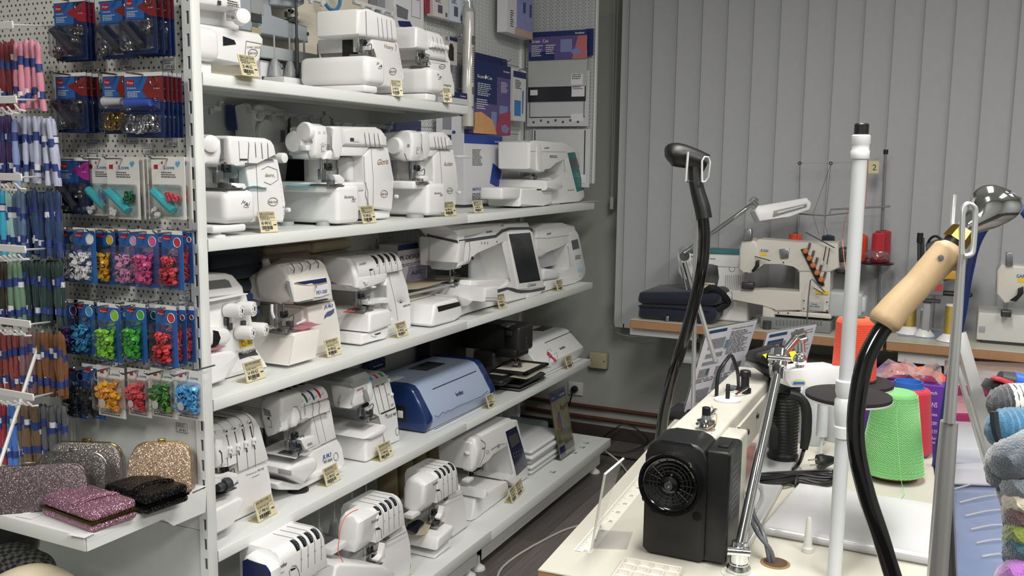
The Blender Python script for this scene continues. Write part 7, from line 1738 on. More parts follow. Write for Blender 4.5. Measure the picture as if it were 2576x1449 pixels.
# ================================================================== WINDOW SIDE: BLINDS, BACK TABLES
T=ont
def pr_(px,t):return px/FPX*t/2                    # half a pixel width at depth t -> radius
BL=mat('#acaeb1',0.8,var=0.05,scale=30,bump=0.2,bscale=500)
t=thing('vertical_blind','closed grey vertical blind hanging over the window behind the back tables','blind',(4.5,0.5,0.64))
XB=4.47;pitch=0.1215;y=1.575;i=0
bm=nb();rbox(bm,XB-0.03,XB+0.03,-0.95,1.60,2.60,2.65,0.004);obj('head_rail',bm,OFFW,t)
while y>-0.95:
 bm=nb();n=6;a=0.09 if i else 0.0;L=[];wv=0.128 if i else 0.06
 for k in range(n+1):
  u=k/n-0.5;L.append((XB+u*wv*math.sin(a)+0.006*math.cos(u*PI),y-0.045-u*wv*math.cos(a)))
 pts=L+[(x+0.0012,yy) for x,yy in L[::-1]]
 prism(bm,pts,'z',0.66,2.60,0,1);obj('slat',bm,BL,t)
 bm=nb();rbox(bm,XB-0.004,XB+0.02,y-0.045-wv*0.45,y-0.045+wv*0.45,0.648,0.672,0.002,1);obj('bottom_weight',bm,mat('#b3b1a6',0.7),t)
 y-=pitch if i else 0.075;i+=1
bm=nb();a=onx(1535,820,4.55);tube(bm,smoothpts([a,onx(1555,838,4.5),onx(1590,846,4.46),onx(1640,846,4.46)],5),0.0018,5);obj('bottom_chain',bm,mat('#b8b8b4',0.5),t)
bm=nb();a=onx(1556,-60,4.56);b=onx(1540,500,4.56);cyl(bm,a,b,0.0016,n=6);cyl(bm,a+Y_*0.02,b+Y_*0.005,0.0016,n=6);rbox(bm,4.55,4.57,b.y-0.010,b.y+0.010,b.z-0.055,b.z+0.01,0.004);obj('pull_cord',bm,mat('#b9b9b4',0.5),t)
bm=nb();box(bm,XW-0.02,XW-0.005,-0.95,1.5,0.70,2.62);w1=struct('window_1',bm,mat('#3b4046',0.2),sm=False)
# radiator under the window
t=thing('radiator','pale panel radiator on the wall beneath the back tables','radiator',(4.55,0.4,0.15))
RM=mat('#9c9b92',0.5)
bm=nb();rbox(bm,4.535,4.60,-0.6,0.98,0.12,0.56,0.01);obj('panel',bm,RM,t)
for k in range(24):bm=nb();rbox(bm,4.527,4.536,0.95-k*0.064,0.97-k*0.064,0.15,0.53,0.003,1);obj('rib',bm,RM,t)
# two back tables
WOOD=mat('#a67c58',0.5,var=0.12,scale=8,stretch=(1,12,1));TOPW=mat('#c3c1b4',0.35,var=0.02);TLEG=mat('#6b6e6c',0.5)
ZT=0.78
def work_table(label,x0,x1,y0,y1,M=None,legs=True,z=ZT):
 t=thing('work_table',label,'table',((x0+x1)/2,(y0+y1)/2,0) if M is None else tuple(M @ Vector(((x0+x1)/2,(y0+y1)/2,0))))
 bm=nb();rbox(bm,x0,x1,y0,y1,z-0.004,z,0.0015,1,M=M);obj('white_top',bm,TOPW,t)
 bm=nb();rbox(bm,x0+0.0005,x1-0.0005,y0+0.0005,y1-0.0005,z-0.04,z-0.004,0.002,1,M=M);obj('wood_edge',bm,WOOD,t)
 for xx in (x0+0.10,x1-0.14):
  for yy in (y0+0.05,y1-0.34):
   bm=nb();rbox(bm,xx,xx+0.04,yy,yy+0.04,0.0,z-0.041,0.003,1,M=M);obj('leg',bm,TLEG,t)
 bm=nb();rbox(bm,x0+0.08,x1-0.08,y0+0.06,y0+0.09,0.12,0.16,0.003,1,M=M);rbox(bm,x0+0.08,x1-0.08,y1-0.09,y1-0.06,0.12,0.16,0.003,1,M=M);obj('stretcher',bm,TLEG,t)
 return t
t=work_table('back work table with a beech edge carrying the navy bag, under the blind',3.985,4.44,0.235,1.314)
bm=nb();rbox(bm,4.03,4.30,1.02,1.33,0.70,0.735,0.004);obj('drawer_tray',bm,OFFW,t)
t=work_table('back work table with a beech edge carrying the three metallic thread cones',4.005,4.44,-0.95,0.225)
bm=nb();rbox(bm,4.04,4.30,-0.02,0.18,0.69,0.735,0.004);obj('drawer_tray',bm,OFFW,t)
for k,(y0,y1) in enumerate(((0.45,1.1),(-0.85,0.1))):
 bm=nb();rbox(bm,4.0,4.36,y0,y1,0.60,0.63,0.003);tag(obj('under_tray',bm,mat('#a9acaf',0.5)),['grey tray hung beneath the back table with the navy bag','grey tray hung beneath the back table with the thread cones'][k],'tray')
# navy bag
t=thing('travel_bag','folded navy blue fabric bag at the left end of the back table','bag',(4.12,1.15,ZT))
NV=mat('#141a2c',0.85,var=0.15,scale=20,bump=0.4,bscale=60,sheen=0.2)
a=onx(1597,800,4.02);b=onx(1800,812,4.02)
for k,(z0,z1,e) in enumerate(((0.001,0.075,0.0),(0.075,0.135,0.004))):
 bm=nb();rbox(bm,4.01,4.36,b.y-e*3,a.y-0.01+e,ZT+z0,ZT+z1,0.028,4,warp=lambda p,k=k:(p[0]+0.004*math.sin(p[1]*30+k),p[1]+0.004*math.sin(p[2]*90),p[2]+(p[2]-ZT)*(0.12*math.sin(p[1]*14+k)-(0.9 if k else 0.0)*max(0,p[1]-(a.y-0.12)))))
 obj(('lower_fold','upper_fold')[k],bm,NV,t)
bm=nb();tube(bm,smoothpts([(4.03,b.y+0.06,ZT+0.14),(4.02,b.y+0.02,ZT+0.165),(4.06,b.y-0.02,ZT+0.13),(4.10,b.y-0.03,ZT+0.09),(4.05,b.y+0.02,ZT+0.06)],5),0.016,8);obj('handle_strap',bm,mat('#0e1018',0.8),t)
bm=nb();tube(bm,[(4.006,a.y-0.02,ZT+0.062),(4.004,(a.y+b.y)/2,ZT+0.066),(4.006,b.y+0.03,ZT+0.062)],0.003,5);obj('zip',bm,DARK,t)
bm=nb();q=onx(1679,806,4.0);rbox(bm,4.0-0.006,4.002,q.y-0.008,q.y+0.008,q.z-0.015,q.z+0.02,0.002);obj('zip_pull',bm,STEEL,t)

def xbox(m_,name,x,X0,Y0,X1,Y1,d,r=0.005,mt=WHITE,K=None,zb=None,parent=None):
 a=onx(*K(X0,Y0),x);b=onx(*K(X1,Y1),x);bm=nb();rbox(bm,x,x+d,b.y,a.y,b.z if zb is None else zb,a.z,r,3);return obj(name,bm,mt,parent or m_)
def xpoly(m_,name,x,pts,d,r=0.004,mt=WHITE,K=None,seg=3):
 P=[onx(*K(X,Y),x) for X,Y in pts];bm=nb();prism(bm,[(q.y,q.z) for q in P],'x',x,x+d,r,seg);return obj(name,bm,mt,m_)
def xt(bm,s_,x,X,Y,X1,h,K):
 a=onx(*K(X,Y),x);b=onx(*K(X1,Y),x);c=onx(*K(X,Y-h),x);text(bm,s_,a,ny,Z_,(c-a).length/0.72,fit=abs(a.y-b.y),lift=0.001,bold=1)
K=crop(1540,340,2.787)
IV=mat('#d3d0c6',0.35,var=0.02)
# brother machine at the back
t=thing('sewing_machine','white sewing machine with teal top behind the navy bag, partly behind the chrome lamp','sewing machine',tuple(onz(1780,812,ZT)))
TLT=mat('#3c7a7e',0.4)
xpoly(t,'column',4.22,[(700,830),(920,830),(920,1180),(620,1180),(620,1110),(740,1090),(750,1000),(750,920),(700,900)],0.10,0.006,WHITE,K)
xpoly(t,'arm',4.215,[(545,825),(900,830),(900,930),(740,925),(700,895),(600,890),(560,990),(540,1000)],0.11,0.006,WHITE,K)
xpoly(t,'head',4.21,[(455,815),(475,795),(550,800),(560,990),(540,1020),(490,1010),(460,960)],0.12,0.008,WHITE,K)
xpoly(t,'teal_lid',4.205,[(465,800),(545,797),(900,812),(900,838),(545,822),(462,818)],0.12,0.003,TLT,K);xbox(t,'bed',4.15,420,1080,950,1240,0.2,0.012,WHITE,K,zb=ZT+0.001)
bm=nb();xt(bm,'brother',4.214,553,857,640,16,K)
for i in range(10):xt(bm,'l1',4.219,790+i*13,1085,797+i*13,110,K)
q=onx(*K(840,938),4.219);tube(bm,[q+(ny*math.cos(k/14*2*PI)+Z_*math.sin(k/14*2*PI))*0.013 for k in range(14)],0.0009,4,closed=True)
xt(bm,'ooo',4.214,685,870,725,14,K);obj('lettering',bm,DGREY,t,sm=False)
xbox(t,'price_card',4.1,622,1032,716,1100,0.003,0.0005,KRAFT,K);bm=nb();xt(bm,'6 890 Kč',4.099,628,1080,690,12,K);xt(bm,'BROTHER',4.099,628,1050,690,10,K);obj('lettering',bm,INK,t,sm=False)
# industrial coverstitch machine
t=thing('industrial_machine','ivory industrial coverstitch machine with five orange tension knobs on the back table','sewing machine',tuple(onz(1980,840,ZT)))
XG=4.06
xpoly(t,'arm',XG,[(1000,745),(1030,728),(1100,735),(1290,750),(1585,755),(1590,930),(1530,960),(1300,960),(1280,910),(1180,890),(1060,890),(1010,930),(985,970),(940,965)],0.12,0.008,IV,K)
xpoly(t,'head',XG-0.015,[(890,800),(905,750),(950,730),(1010,745),(1030,800),(1040,880),(985,970),(920,975),(885,940)],0.14,0.010,IV,K)
xpoly(t,'column',XG+0.005,[(1310,930),(1530,930),(1525,1110),(1520,1240),(1310,1240)],0.12,0.006,IV,K)
xpoly(t,'lower_arm',XG-0.01,[(830,1090),(1090,1085),(1330,1100),(1330,1230),(1140,1235),(1060,1180),(840,1165)],0.10,0.008,IV,K)
xbox(t,'post',XG-0.005,1055,1175,1135,1320,0.08,0.008,IV,K);xbox(t,'base_body',XG,1130,1225,1535,1290,0.14,0.004,IV,K)
xbox(t,'oil_pan',XG-0.01,1040,1270,1530,1350,0.16,0.004,mat('#7d807e',0.5),K,zb=ZT+0.001)
for k in range(14):xbox(t,'rib',XG-0.013,1150+k*24,1295,1158+k*24,1335,0.006,0.001,mat('#6b6e6d',0.5),K)
q=onx(*K(1085,1330),XG-0.02);bm=nb();lathe(bm,[(0.018,0),(0.018,0.035)],(XG-0.02,q.y,ZT+0.001),n=16);obj('foot',bm,DGREY,t)
xbox(t,'motor',XG+0.0,1520,1095,1745,1290,0.12,0.012,mat('#b9bcbe',0.4),K);xbox(t,'motor_end',XG+0.01,1700,1130,1775,1250,0.09,0.012,mat('#c7cacc',0.4),K)
xbox(t,'hand_wheel',XG+0.01,1580,790,1655,895,0.09,0.012,mat('#2b3036',0.4),K)
xbox(t,'screw_block',XG-0.001,1375,1165,1480,1235,0.004,0.001,mat('#aeb1b0',0.5),K)
for k,(X,Y) in enumerate(((1352,815),(1380,866),(1405,915),(1433,967),(1462,1015))):
 q=onx(*K(X,Y),XG-0.03);bm=nb();lathe(bm,[(0.0125,0),(0.012,-0.006),(0.009,-0.010),(0.009,-0.018),(0.005,-0.019)],(XG-0.01,q.y,q.z),(1,0,0),16);obj('tension_knob',bm,mat('#c26f34',0.4),t,label='orange tension knob')
 q2=onx(*K(X+32,Y-48),XG-0.02);bm=nb();cyl(bm,(XG-0.012,q.y-0.01,q.z+0.008),(XG-0.018,q2.y,q2.z),0.005,n=10);lathe(bm,[(0.006,0),(0.006,0.006)],(XG-0.018,q2.y,q2.z),(-0.2,-0.3,1),10);obj('tension_spring',bm,STEEL,t)
xpoly(t,'tension_plate',XG-0.006,[(1322,800),(1350,795),(1490,1050),(1470,1060),(1440,1040)],0.005,0.0,DARK,K)
xpoly(t,'needle_bar_guard',XG-0.03,[(925,660),(975,657),(978,735),(920,740)],0.03,0.004,STEEL,K)
bm=nb()
for X in (932,945):a=onx(*K(X,960),XG-0.02);b=onx(*K(X,1080),XG-0.02);cyl(bm,a,b,0.0035,n=8)
obj('needle_bar',bm,STEEL,t)
xpoly(t,'thread_lever',XG-0.03,[(1005,880),(1030,875),(1030,920),(990,965),(975,950),(1005,915)],0.01,0.002,DARK,K);xbox(t,'presser_foot',XG-0.03,905,1030,990,1085,0.03,0.004,DSTEEL,K)
xpoly(t,'knee_hanger',XG+0.02,[(1565,945),(1635,950),(1630,978),(1565,970)],0.02,0.004,DARK,K);xpoly(t,'thread_plate',XG-0.012,[(1170,800),(1240,795),(1235,860),(1180,865)],0.01,0.003,STEEL,K)
bm=nb();tube(bm,[onx(*K(X,Y),XG-0.05) for X,Y in ((1365,1330),(1375,1150),(1390,1020),(1400,1008),(1490,1100),(1480,1112),(1410,1070))],0.003,6);obj('wire_arm',bm,STEEL,t)
bm=nb();
for (A,B) in (((1480,880),(1500,780)),((1505,905),(1525,790)),((1355,680),(1560,790)),((1000,850),(1110,880))):tube(bm,[onx(*K(*A),XG-0.03),onx(*K(*B),XG-0.03)],0.0022,5)
obj('thread_wires',bm,DSTEEL,t)
bm=nb();xt(bm,'GARUDAN',XG-0.0005,985,815,1095,20,K);obj('lettering',bm,JBLUE,t,sm=False)
bm=nb();xt(bm,'MODEL',XG-0.0015,1398,1188,1440,9,K);xt(bm,'GC-Z905',XG-0.0015,1385,1202,1455,9,K)
for X,Y in ((1338,1165),(1338,1220),(1500,1175),(1500,1235),(1160,1250),(1228,1252),(1195,897)):q=onx(*K(X,Y),XG-0.0115);quad(bm,q,ny,Z_,0.006,0.006,0.0005)
obj('model_lettering',bm,INK,t,sm=False)
for A in ((988,818,1082,846),(1428,1088,1515,1118)):xbox(t,'yellow_label',XG-0.0012,A[0],A[1],A[2],A[3],0.001,0.0,LABY,K)
# thread cones stand behind
t=thing('cone_stand','thin metal thread stand with two eyelets and wires, in front of the blind','thread stand',(4.35,0.45,ZT))
XS_=4.36;bm=nb();cyl(bm,(XS_,onx(2228,500,XS_).y,ZT),onx(2228,382,XS_),0.006,n=8);obj('pole',bm,mat('#8d9092',0.4,0.6),t)
bm=nb();q=onx(2228,388,XS_);lathe(bm,[(0.010,0),(0.010,0.02)],(XS_,q.y,q.z),n=10);obj('cap',bm,DARK,t)
bm=nb();tube(bm,[onx(2087,540,XS_-0.03),onx(2090,527,XS_-0.03),onx(2240,519,XS_-0.03)],0.004,6);tube(bm,[onx(2010,538,XS_-0.03),onx(2075,542,XS_-0.03),onx(2160,533,XS_-0.03)],0.0035,6);obj('cross_rod',bm,mat('#8d9092',0.4,0.6),t)
for X in (2012,2090):q=onx(X,411,XS_-0.02);bm=nb();tube(bm,[q+(ny*math.cos(k/12*2*PI)+Z_*math.sin(k/12*2*PI))*0.006 for k in range(12)],0.0022,6,closed=True);obj('eyelet',bm,DARK,t)
bm=nb();tube(bm,[onx(2000,411,XS_),onx(2225,407,XS_)],0.003,5);obj('clear_arm',bm,CLEARM,t)
bm=nb()
for A in (((2012,415),(2012,540),(2005,600)),((2090,414),(2045,540),(2060,590)),((2090,414),(2075,560),(2085,600))):tube(bm,[onx(X,Y,XS_-0.03) for X,Y in A],0.0008,4)
obj('thread',bm,DGREY,t,sm=False)
bm=nb();rbox(bm,XS_-0.10,XS_+0.05,onx(2250,660,XS_).y,onx(1980,660,XS_).y,onx(2150,657,XS_).z-0.004,onx(2150,657,XS_).z,0.002);obj('cone_shelf',bm,GREYP,t)
zc_=onx(2150,657,XS_).z
def cone(name,label,c,r0,r1,h,col,core='#2c3430',top=True,n=24,ax=(0,0,1),group=None,cr=0.4,m=None):
 t=thing(name,label,'thread cone',c,group);bm=nb()
 N=64 if r0>0.04 else 20
 prof=[(r0*0.93,0.002)]+[(r0+(r1-r0)*k/N+(0.0007 if k % 2 else 0),0.006+(h-0.006)*k/N) for k in range(N+1)]+[(r1*0.97,h+0.003),(r1*0.90,h+0.006),(r1*0.7,h+0.008)]
 lathe(bm,prof,c,ax,n);obj('thread',bm,m or mat(col,0.7,var=0.12,scale=250,stretch=(1,1,6),bump=0.5,bscale=900,sheen=0.2),t)
 bm=nb();lathe(bm,[(r0*cr*1.3,0),(r0*cr*1.3,0.004),(r1*cr,0.01),(r1*cr,h+0.010 if top else h*0.5)],c,ax,14);obj('core',bm,mat(core,0.6),t);return t
for px,w_,y0,col,lb in ((2001,33,592,'#e0532c','orange thread cone behind the ivory coverstitch machine'),(2084,32,597,'#1c2436','navy thread cone behind the ivory coverstitch machine'),(2170,26,596,'#e04a22','orange thread cone half hidden by the white pole'),(2222,38,585,'#b01f33','dark red thread cone behind the plastic wrapped one')):
 q=onx(px,y0,XS_);cone('thread_cone',lb,(XS_,q.y,zc_+0.001),pr_(w_,4.05)*1.05,pr_(w_,4.05),q.z-zc_,col)
q=onx(2210,590,XS_-0.07);cone('thread_cone','bright red thread cone in a crumpled plastic bag on the round pad',(XS_-0.07,q.y,zc_+0.006),0.027,0.025,q.z-zc_-0.006,'#c01f30')
bm=nb();lathe(bm,[(0.068,0),(0.068,0.005)],(XS_-0.07,q.y,zc_),n=24);tag(obj('foam_pad',bm,DARK),'round black foam pad under the plastic wrapped red cone','pad')
bm=nb();bmesh.ops.create_icosphere(bm,subdivisions=3,radius=0.05)
for v in bm.verts:v.co=v.co*(1+0.16*math.sin(v.co.x*190)*math.cos(v.co.y*170+v.co.z*130));v.co.z*=0.55
bmesh.ops.translate(bm,verts=bm.verts,vec=(XS_-0.07,q.y,zc_+0.036));o=obj('plastic_bag',bm,clear('#f0d8dc',0.16,0.1,0.12));tag(o,'crumpled clear plastic bag around the bright red cone','plastic bag')
t=thing('number_sign','small cream square sign reading 2 on the thread stand','sign',tuple(onx(2197,437,XS_-0.02)));a=onx(2183,436,XS_-0.02);b=onx(2212,405,XS_-0.02)
bm=nb();rbox(bm,XS_-0.022,XS_-0.02,b.y,a.y,a.z,b.z,0.0006,1);obj('plate',bm,mat('#cdc69c',0.5),t);bm=nb();text(bm,'2',(XS_-0.0225,a.y-0.017,a.z+0.014),ny,Z_,0.036);obj('lettering',bm,INK,t,sm=False)
# metallic thread cones and single-head machine on the second back table
for px,w_,y0,y1,col,lb in ((2285,32,745,838,'#b39a4f','leftmost gold metallic thread cone on the second back table'),(2324,24,782,845,'#a9a9a4','silver metallic thread cone between the two gold ones'),(2386,26,770,858,'#b8a050','gold metallic thread cone right of the silver one')):
 q=onz(px,y1,ZT);r_=pr_(w_,3.75);h=onx(px,y0,q.x).z-ZT;t=thing('thread_cone',lb,'thread cone',(q.x,q.y,ZT+0.002))
 bm=nb();lathe(bm,[(r_*2.2,0),(r_*2.1,0.006),(r_*1.0,0.03),(r_*0.9,0.032)],(q.x,q.y,ZT+0.002),n=22);obj('base',bm,WHITE,t)
 bm=nb();lathe(bm,[(r_*1.05,0.03)]+[(r_*(1.05-0.1*k/14)+(0.0006 if k % 2 else 0),0.03+(h-0.03)*k/14) for k in range(15)],(q.x,q.y,ZT+0.002),n=20);obj('thread',bm,mat(col,0.35,0.6,var=0.3,scale=400,bump=0.6,bscale=900),t)
 bm=nb();lathe(bm,[(r_*0.95,h),(r_*0.95,h+0.006),(r_*0.6,h+0.008)],(q.x,q.y,ZT+0.002),n=16);obj('cap',bm,WHITE,t)
bm=nb();a=onz(2245,845,ZT);b=onz(2395,862,ZT);box(bm,a.x+0.0,a.x+0.22,b.y-0.05,a.y-0.02,ZT+0.0003,ZT+0.0015);tag(obj('leaflet',bm,mat('#8f9bb0',0.5,var=0.5,scale=25),sm=False),'blue grey leaflet under the metallic thread cones','leaflet')
K=crop(2080,300,2.415)
t=thing('industrial_machine','dark grey and yellow single-head machine behind the metallic thread cones','sewing machine',tuple(onz(2370,850,ZT)));XM=4.16
xpoly(t,'head',XM,[(600,760),(690,730),(790,760),(790,960),(720,985),(610,960)],0.10,0.008,mat('#55585a',0.4),K);xpoly(t,'yellow_band',XM-0.002,[(640,925),(770,920),(830,930),(830,975),(650,970)],0.02,0.003,mat('#c79a2a',0.4),K)
xbox(t,'needle_case',XM-0.01,615,975,705,1075,0.05,0.005,mat('#77797b',0.4),K);xpoly(t,'body',XM+0.02,[(780,850),(910,850),(900,900),(830,980),(780,980)],0.12,0.006,mat('#3b3d3f',0.4),K)
xbox(t,'motor',XM,700,1045,885,1085,0.05,0.012,mat('#1a1b1d',0.4),K);xbox(t,'arm',XM+0.01,580,1095,690,1120,0.05,0.003,DGREY,K);xbox(t,'post',XM+0.02,585,1110,620,1320,0.05,0.006,GREYP,K,zb=ZT+0.001)
bm=nb();
for X in (560,582):a=onx(*K(X,860),XM+0.02);b=onx(*K(X,720),XM+0.02);cyl(bm,a,b,0.007,n=8)
obj('thread_rods',bm,DGREY,t)
bm=nb();q=onx(*K(566,720),XM+0.02);lathe(bm,[(0.012,-0.02),(0.012,0.02)],q,n=10);obj('rod_cap',bm,DARK,t)
bm=nb();tube(bm,smoothpts([onx(*K(X,Y),XM+0.02) for X,Y in ((605,770),(630,725),(660,710),(690,725),(720,760))],5),0.006,6);obj('hose',bm,DARK,t);xbox(t,'red_badge',XM-0.012,662,1000,700,1045,0.003,0.0,mat('#b9393f',0.5),K)
K=crop(2080,300,2.415)
t=thing('industrial_machine','ivory industrial machine cut by the right edge, with a white flat bed','sewing machine',tuple(onz(2540,880,ZT)));XM=4.08
xpoly(t,'head',XM,[(1030,1060),(1035,920),(1060,880),(1330,905),(1330,1010),(1200,1010),(1160,1110),(1080,1120)],0.12,0.008,IV,K);xpoly(t,'needle_bar_guard',XM-0.02,[(1088,810),(1132,808),(1130,890),(1085,888)],0.03,0.003,STEEL,K)
a=onz(2455,862,ZT);bm=nb();rbox(bm,a.x+0.0,a.x+0.22,-1.1,a.y,ZT+0.012,onx(2460,785,a.x).z,0.006);obj('bed',bm,mat('#cfcfcb',0.35),t);bm=nb();rbox(bm,a.x+0.01,a.x+0.2,-1.1,a.y-0.02,ZT+0.001,ZT+0.012,0.002);obj('base',bm,DGREY,t)
bm=nb();q=onx(2470,830,a.x);rbox(bm,a.x-0.001,a.x+0.003,q.y-0.012,q.y+0.012,q.z-0.012,q.z+0.016,0.002);obj('recess',bm,GREYP,t)
bm=nb()
for X in (1080,1098):cyl(bm,onx(*K(X,1110),XM+0.02),onx(*K(X,1200),XM+0.02),0.004,n=8)
obj('needle_bar',bm,STEEL,t);xpoly(t,'thread_lever',XM-0.02,[(1160,1030),(1195,1015),(1195,1060),(1150,1110),(1110,1100),(1160,1070)],0.01,0.002,DARK,K);xbox(t,'presser_foot',XM,1060,1160,1120,1205,0.04,0.004,DSTEEL,K)
xbox(t,'yellow_label',XM-0.0012,1160,965,1330,1000,0.001,0,LABY,K);bm=nb();xt(bm,'GARUDAN',XM-0.0005,1150,962,1280,22,K);obj('lettering',bm,JBLUE,t,sm=False)
def ch(parent,name,pts,w_,m,n=12,k=0):
 """chain of (px,py,t) points as a round bar of w_ pixels"""
 P=[T(*p) for p in pts];
 if k:P=smoothpts(P,k)
 r=[pr_(w_,pts[0][2])]*len(P) if not isinstance(w_,(list,tuple)) else None
 if r is None:
  r=[];W0=list(w_);nn=len(P)
  for i in range(nn):f=i/(nn-1)*(len(W0)-1);j=min(int(f),len(W0)-2);r.append(pr_(W0[j]+(W0[j+1]-W0[j])*(f-j),pts[0][2]))
 bm=nb();tube(bm,P,r,n);return obj(name,bm,m,parent)
# rear chrome lamp
t=thing('lamp','chrome-armed work lamp with a long white head above the back table','lamp',tuple(T(1770,840,4.200)))
bm=nb();q=T(1775,845,4.170);rbox(bm,q.x-0.03,q.x+0.14,q.y-0.03,q.y+0.04,ZT-0.05,ZT+0.012,0.004);obj('clamp',bm,DGREY,t)
ch(t,'lower_arm',[(1722,660,4.170),(1775,845,4.170)],13,CHROME);ch(t,'lower_arm',[(1710,655,4.190),(1755,845,4.190)],6,CHROME);ch(t,'joint',[(1722,645,4.150),(1718,632,4.210)],26,CHROME);ch(t,'upper_arm',[(1720,637,4.15),(1870,530,4.130),(1895,512,4.110)],11,CHROME)
q=T(1897,506,4.090);bm=nb();tube(bm,[q+(_R*math.cos(k/14*2*PI)+_U*math.sin(k/14*2*PI))*0.016 for k in range(14)],0.004,8,closed=True);obj('ring_joint',bm,CHROME,t);ch(t,'neck',[(1897,506,4.070),(1908,520,4.05)],12,CHROME)
def tpoly(parent,name,pts,tt,d,m,r=0.004,seg=2):
 """outline at view depth tt, thickness d away from the camera"""
 bm=nb();A=[T(X,Y,tt) for X,Y in pts];
 va=[bm.verts.new(p) for p in A];vb=[bm.verts.new(p+_F*d) for p in A];n=len(A)
 fs=[bm.faces.new(va),bm.faces.new(vb[::-1])]+[bm.faces.new((va[i],vb[i],vb[(i+1) % n],va[(i+1) % n])) for i in range(n)]
 if r:bmesh.ops.bevel(bm,geom=list(set(fs[0].edges) | set(fs[1].edges)),offset=r,segments=seg,affect='EDGES',profile=0.5,clamp_overlap=True)
 return obj(name,bm,m,parent)
tpoly(t,'lamp_head',[(1898,530),(1906,518),(2030,497),(2042,510),(2038,528),(1985,545),(1912,558)],4.05,0.09,WHITE,0.006,3)
tpoly(t,'tube_recess',[(1948,530),(2030,512),(2030,520),(1945,545)],4.042,0.012,mat('#8b8c8e',0.4),0.001);tpoly(t,'lamp_tube',[(1956,533),(2022,516),(2022,520),(1956,538)],4.038,0.01,mat('#c9cbd0',0.3),0.001)
# ================================================================== FOREGROUND WORK TABLE
MT=Matrix.Translation((1.397,0.616,0)) @ Matrix.Rotation(0.052,4,'Z')
t=work_table('near work table with a cream white top and beech edge, lower right of the picture',0,1.075,-0.655,0,MT)
def Z(X,Y,z=ZT):return onz(X,Y,z)
BLKP=mat('#111214',0.38,bump=0.15,bscale=900);BLKG=mat('#0b0b0c',0.12,coat=0.6);IVW=mat('#c9c7bb',0.35,var=0.02,bump=0.1,bscale=300)
# ---- industrial lockstitch machine with black motor end
XI=1.548
def fx(X,Y):return onx(X,Y,XI)
yL,yM,yR=fx(1621,1250).y,fx(1776,1250).y,fx(1832,1280).y
zt=fx(1700,1112).z;zt2=fx(1800,1137).z
t=thing('industrial_machine','large white industrial sewing machine with a black motor end and hand wheel facing the camera','sewing machine',(XI+0.3,(yL+yR)/2,ZT))
bm=nb();prism(bm,rr(yM,yL,ZT+0.004,zt,[0.006,0.008,0.03,0.03],5),'x',XI,XI+0.09,0.007,3);obj('motor_cover',bm,BLKP,t)
bm=nb();prism(bm,rr(yR,yM+0.004,ZT+0.006,zt2,[0.006,0.004,0.004,0.008],3),'x',XI+0.004,XI+0.10,0.005,3);obj('control_box',bm,BLKP,t)
bm=nb();rbox(bm,XI+0.03,XI+0.075,(yM+yR)/2-0.008,(yM+yR)/2+0.010,zt2-0.002,zt2+0.004,0.002);obj('rocker_switch',bm,DARK,t)
bm=nb()
for k in range(9):rbox(bm,XI+0.02,XI+0.07,yR-0.0006,yR,zt2-0.03-0.011*k-0.005,zt2-0.03-0.011*k,0.0002,1)
obj('warning_print',bm,DGREY,t)
xw=XI-0.03;c=onx(1682,1222,xw);R1=(onx(1682,1143,xw).z-onx(1682,1302,xw).z)/2;c=Vector((xw,c.y,c.z))
bm=nb();lathe(bm,[(R1*0.88,-0.031),(R1*0.99,-0.022),(R1,-0.006),(R1*0.97,0),(R1*0.90,0.0),(R1*0.86,-0.007),(R1*0.80,-0.010),(R1*0.30,-0.013),(R1*0.26,-0.004),(R1*0.16,-0.002),(0.001,-0.002)],c,(-1,0,0),56);obj('hand_wheel',bm,BLKG,t)
bm=nb()
for R_k in (0.42,0.54,0.66):tube(bm,[c+Vector((0.0095,R1*R_k*math.cos(k/40*2*PI),R1*R_k*math.sin(k/40*2*PI))) for k in range(40)],0.0014,5,closed=True)
for k in range(18):a=k*PI/9;tube(bm,[c+Vector((0.0095,R1*q_*math.cos(a),R1*q_*math.sin(a))) for q_ in (0.32,0.76)],0.0008,4)
obj('wheel_grille',bm,DARK,t);bm=nb();lathe(bm,[(R1*0.13,-0.002),(R1*0.13,0.003),(R1*0.05,0.003),(R1*0.05,-0.001)],c,(-1,0,0),20);obj('hub_bolt',bm,STEEL,t)
for X,Y in ((1648,1278),(1753,1299)):q=fx(X,Y);bm=nb();lathe(bm,[(0.0085,0.0),(0.0085,0.0006)],(XI,q.y,q.z),(-1,0,0),20);obj('bolt_hole',bm,mat('#020203',0.9),t)
bm=nb();q=fx(1622,1262);lathe(bm,[(0.012,0),(0.010,0.012)],(XI+0.03,yL-0.001,q.z),(0,1,0),16);obj('side_knob',bm,BLKP,t)
XE=2.26;za=zt-0.006;zf=za+0.002
ya,yb_=Z(1640,1100,za).y,Z(1815,1120,za).y;yc,yd=Z(1858,975,za).y,Z(1928,990,za).y
yl_,yr_=yL-0.012,yM+0.006
bm=nb();rbox(bm,XI+0.088,XE,yr_,yl_,za-0.085,za,0.006,3);obj('arm',bm,IVW,t)
bm=nb();rbox(bm,XI+0.088,XI+0.20,yR+0.01,yl_,ZT+0.02,za-0.01,0.006,3);obj('column',bm,IVW,t)
bm=nb();rbox(bm,XI+0.10,XE-0.06,yr_-0.004,yr_+0.002,za-0.10,za-0.028,0.002,1);obj('side_cover',bm,IVW,t)
bm=nb();rbox(bm,XE-0.09,XE,yr_+0.004,yl_-0.006,ZT+0.14,za-0.02,0.008,3);obj('head',bm,IVW,t)
bm=nb();rbox(bm,XI+0.09,XE+0.03,yR-0.02,yl_+0.01,ZT+0.0005,ZT+0.012,0.003,1);obj('bed',bm,mat('#c8c9c8',0.3,0.3),t)
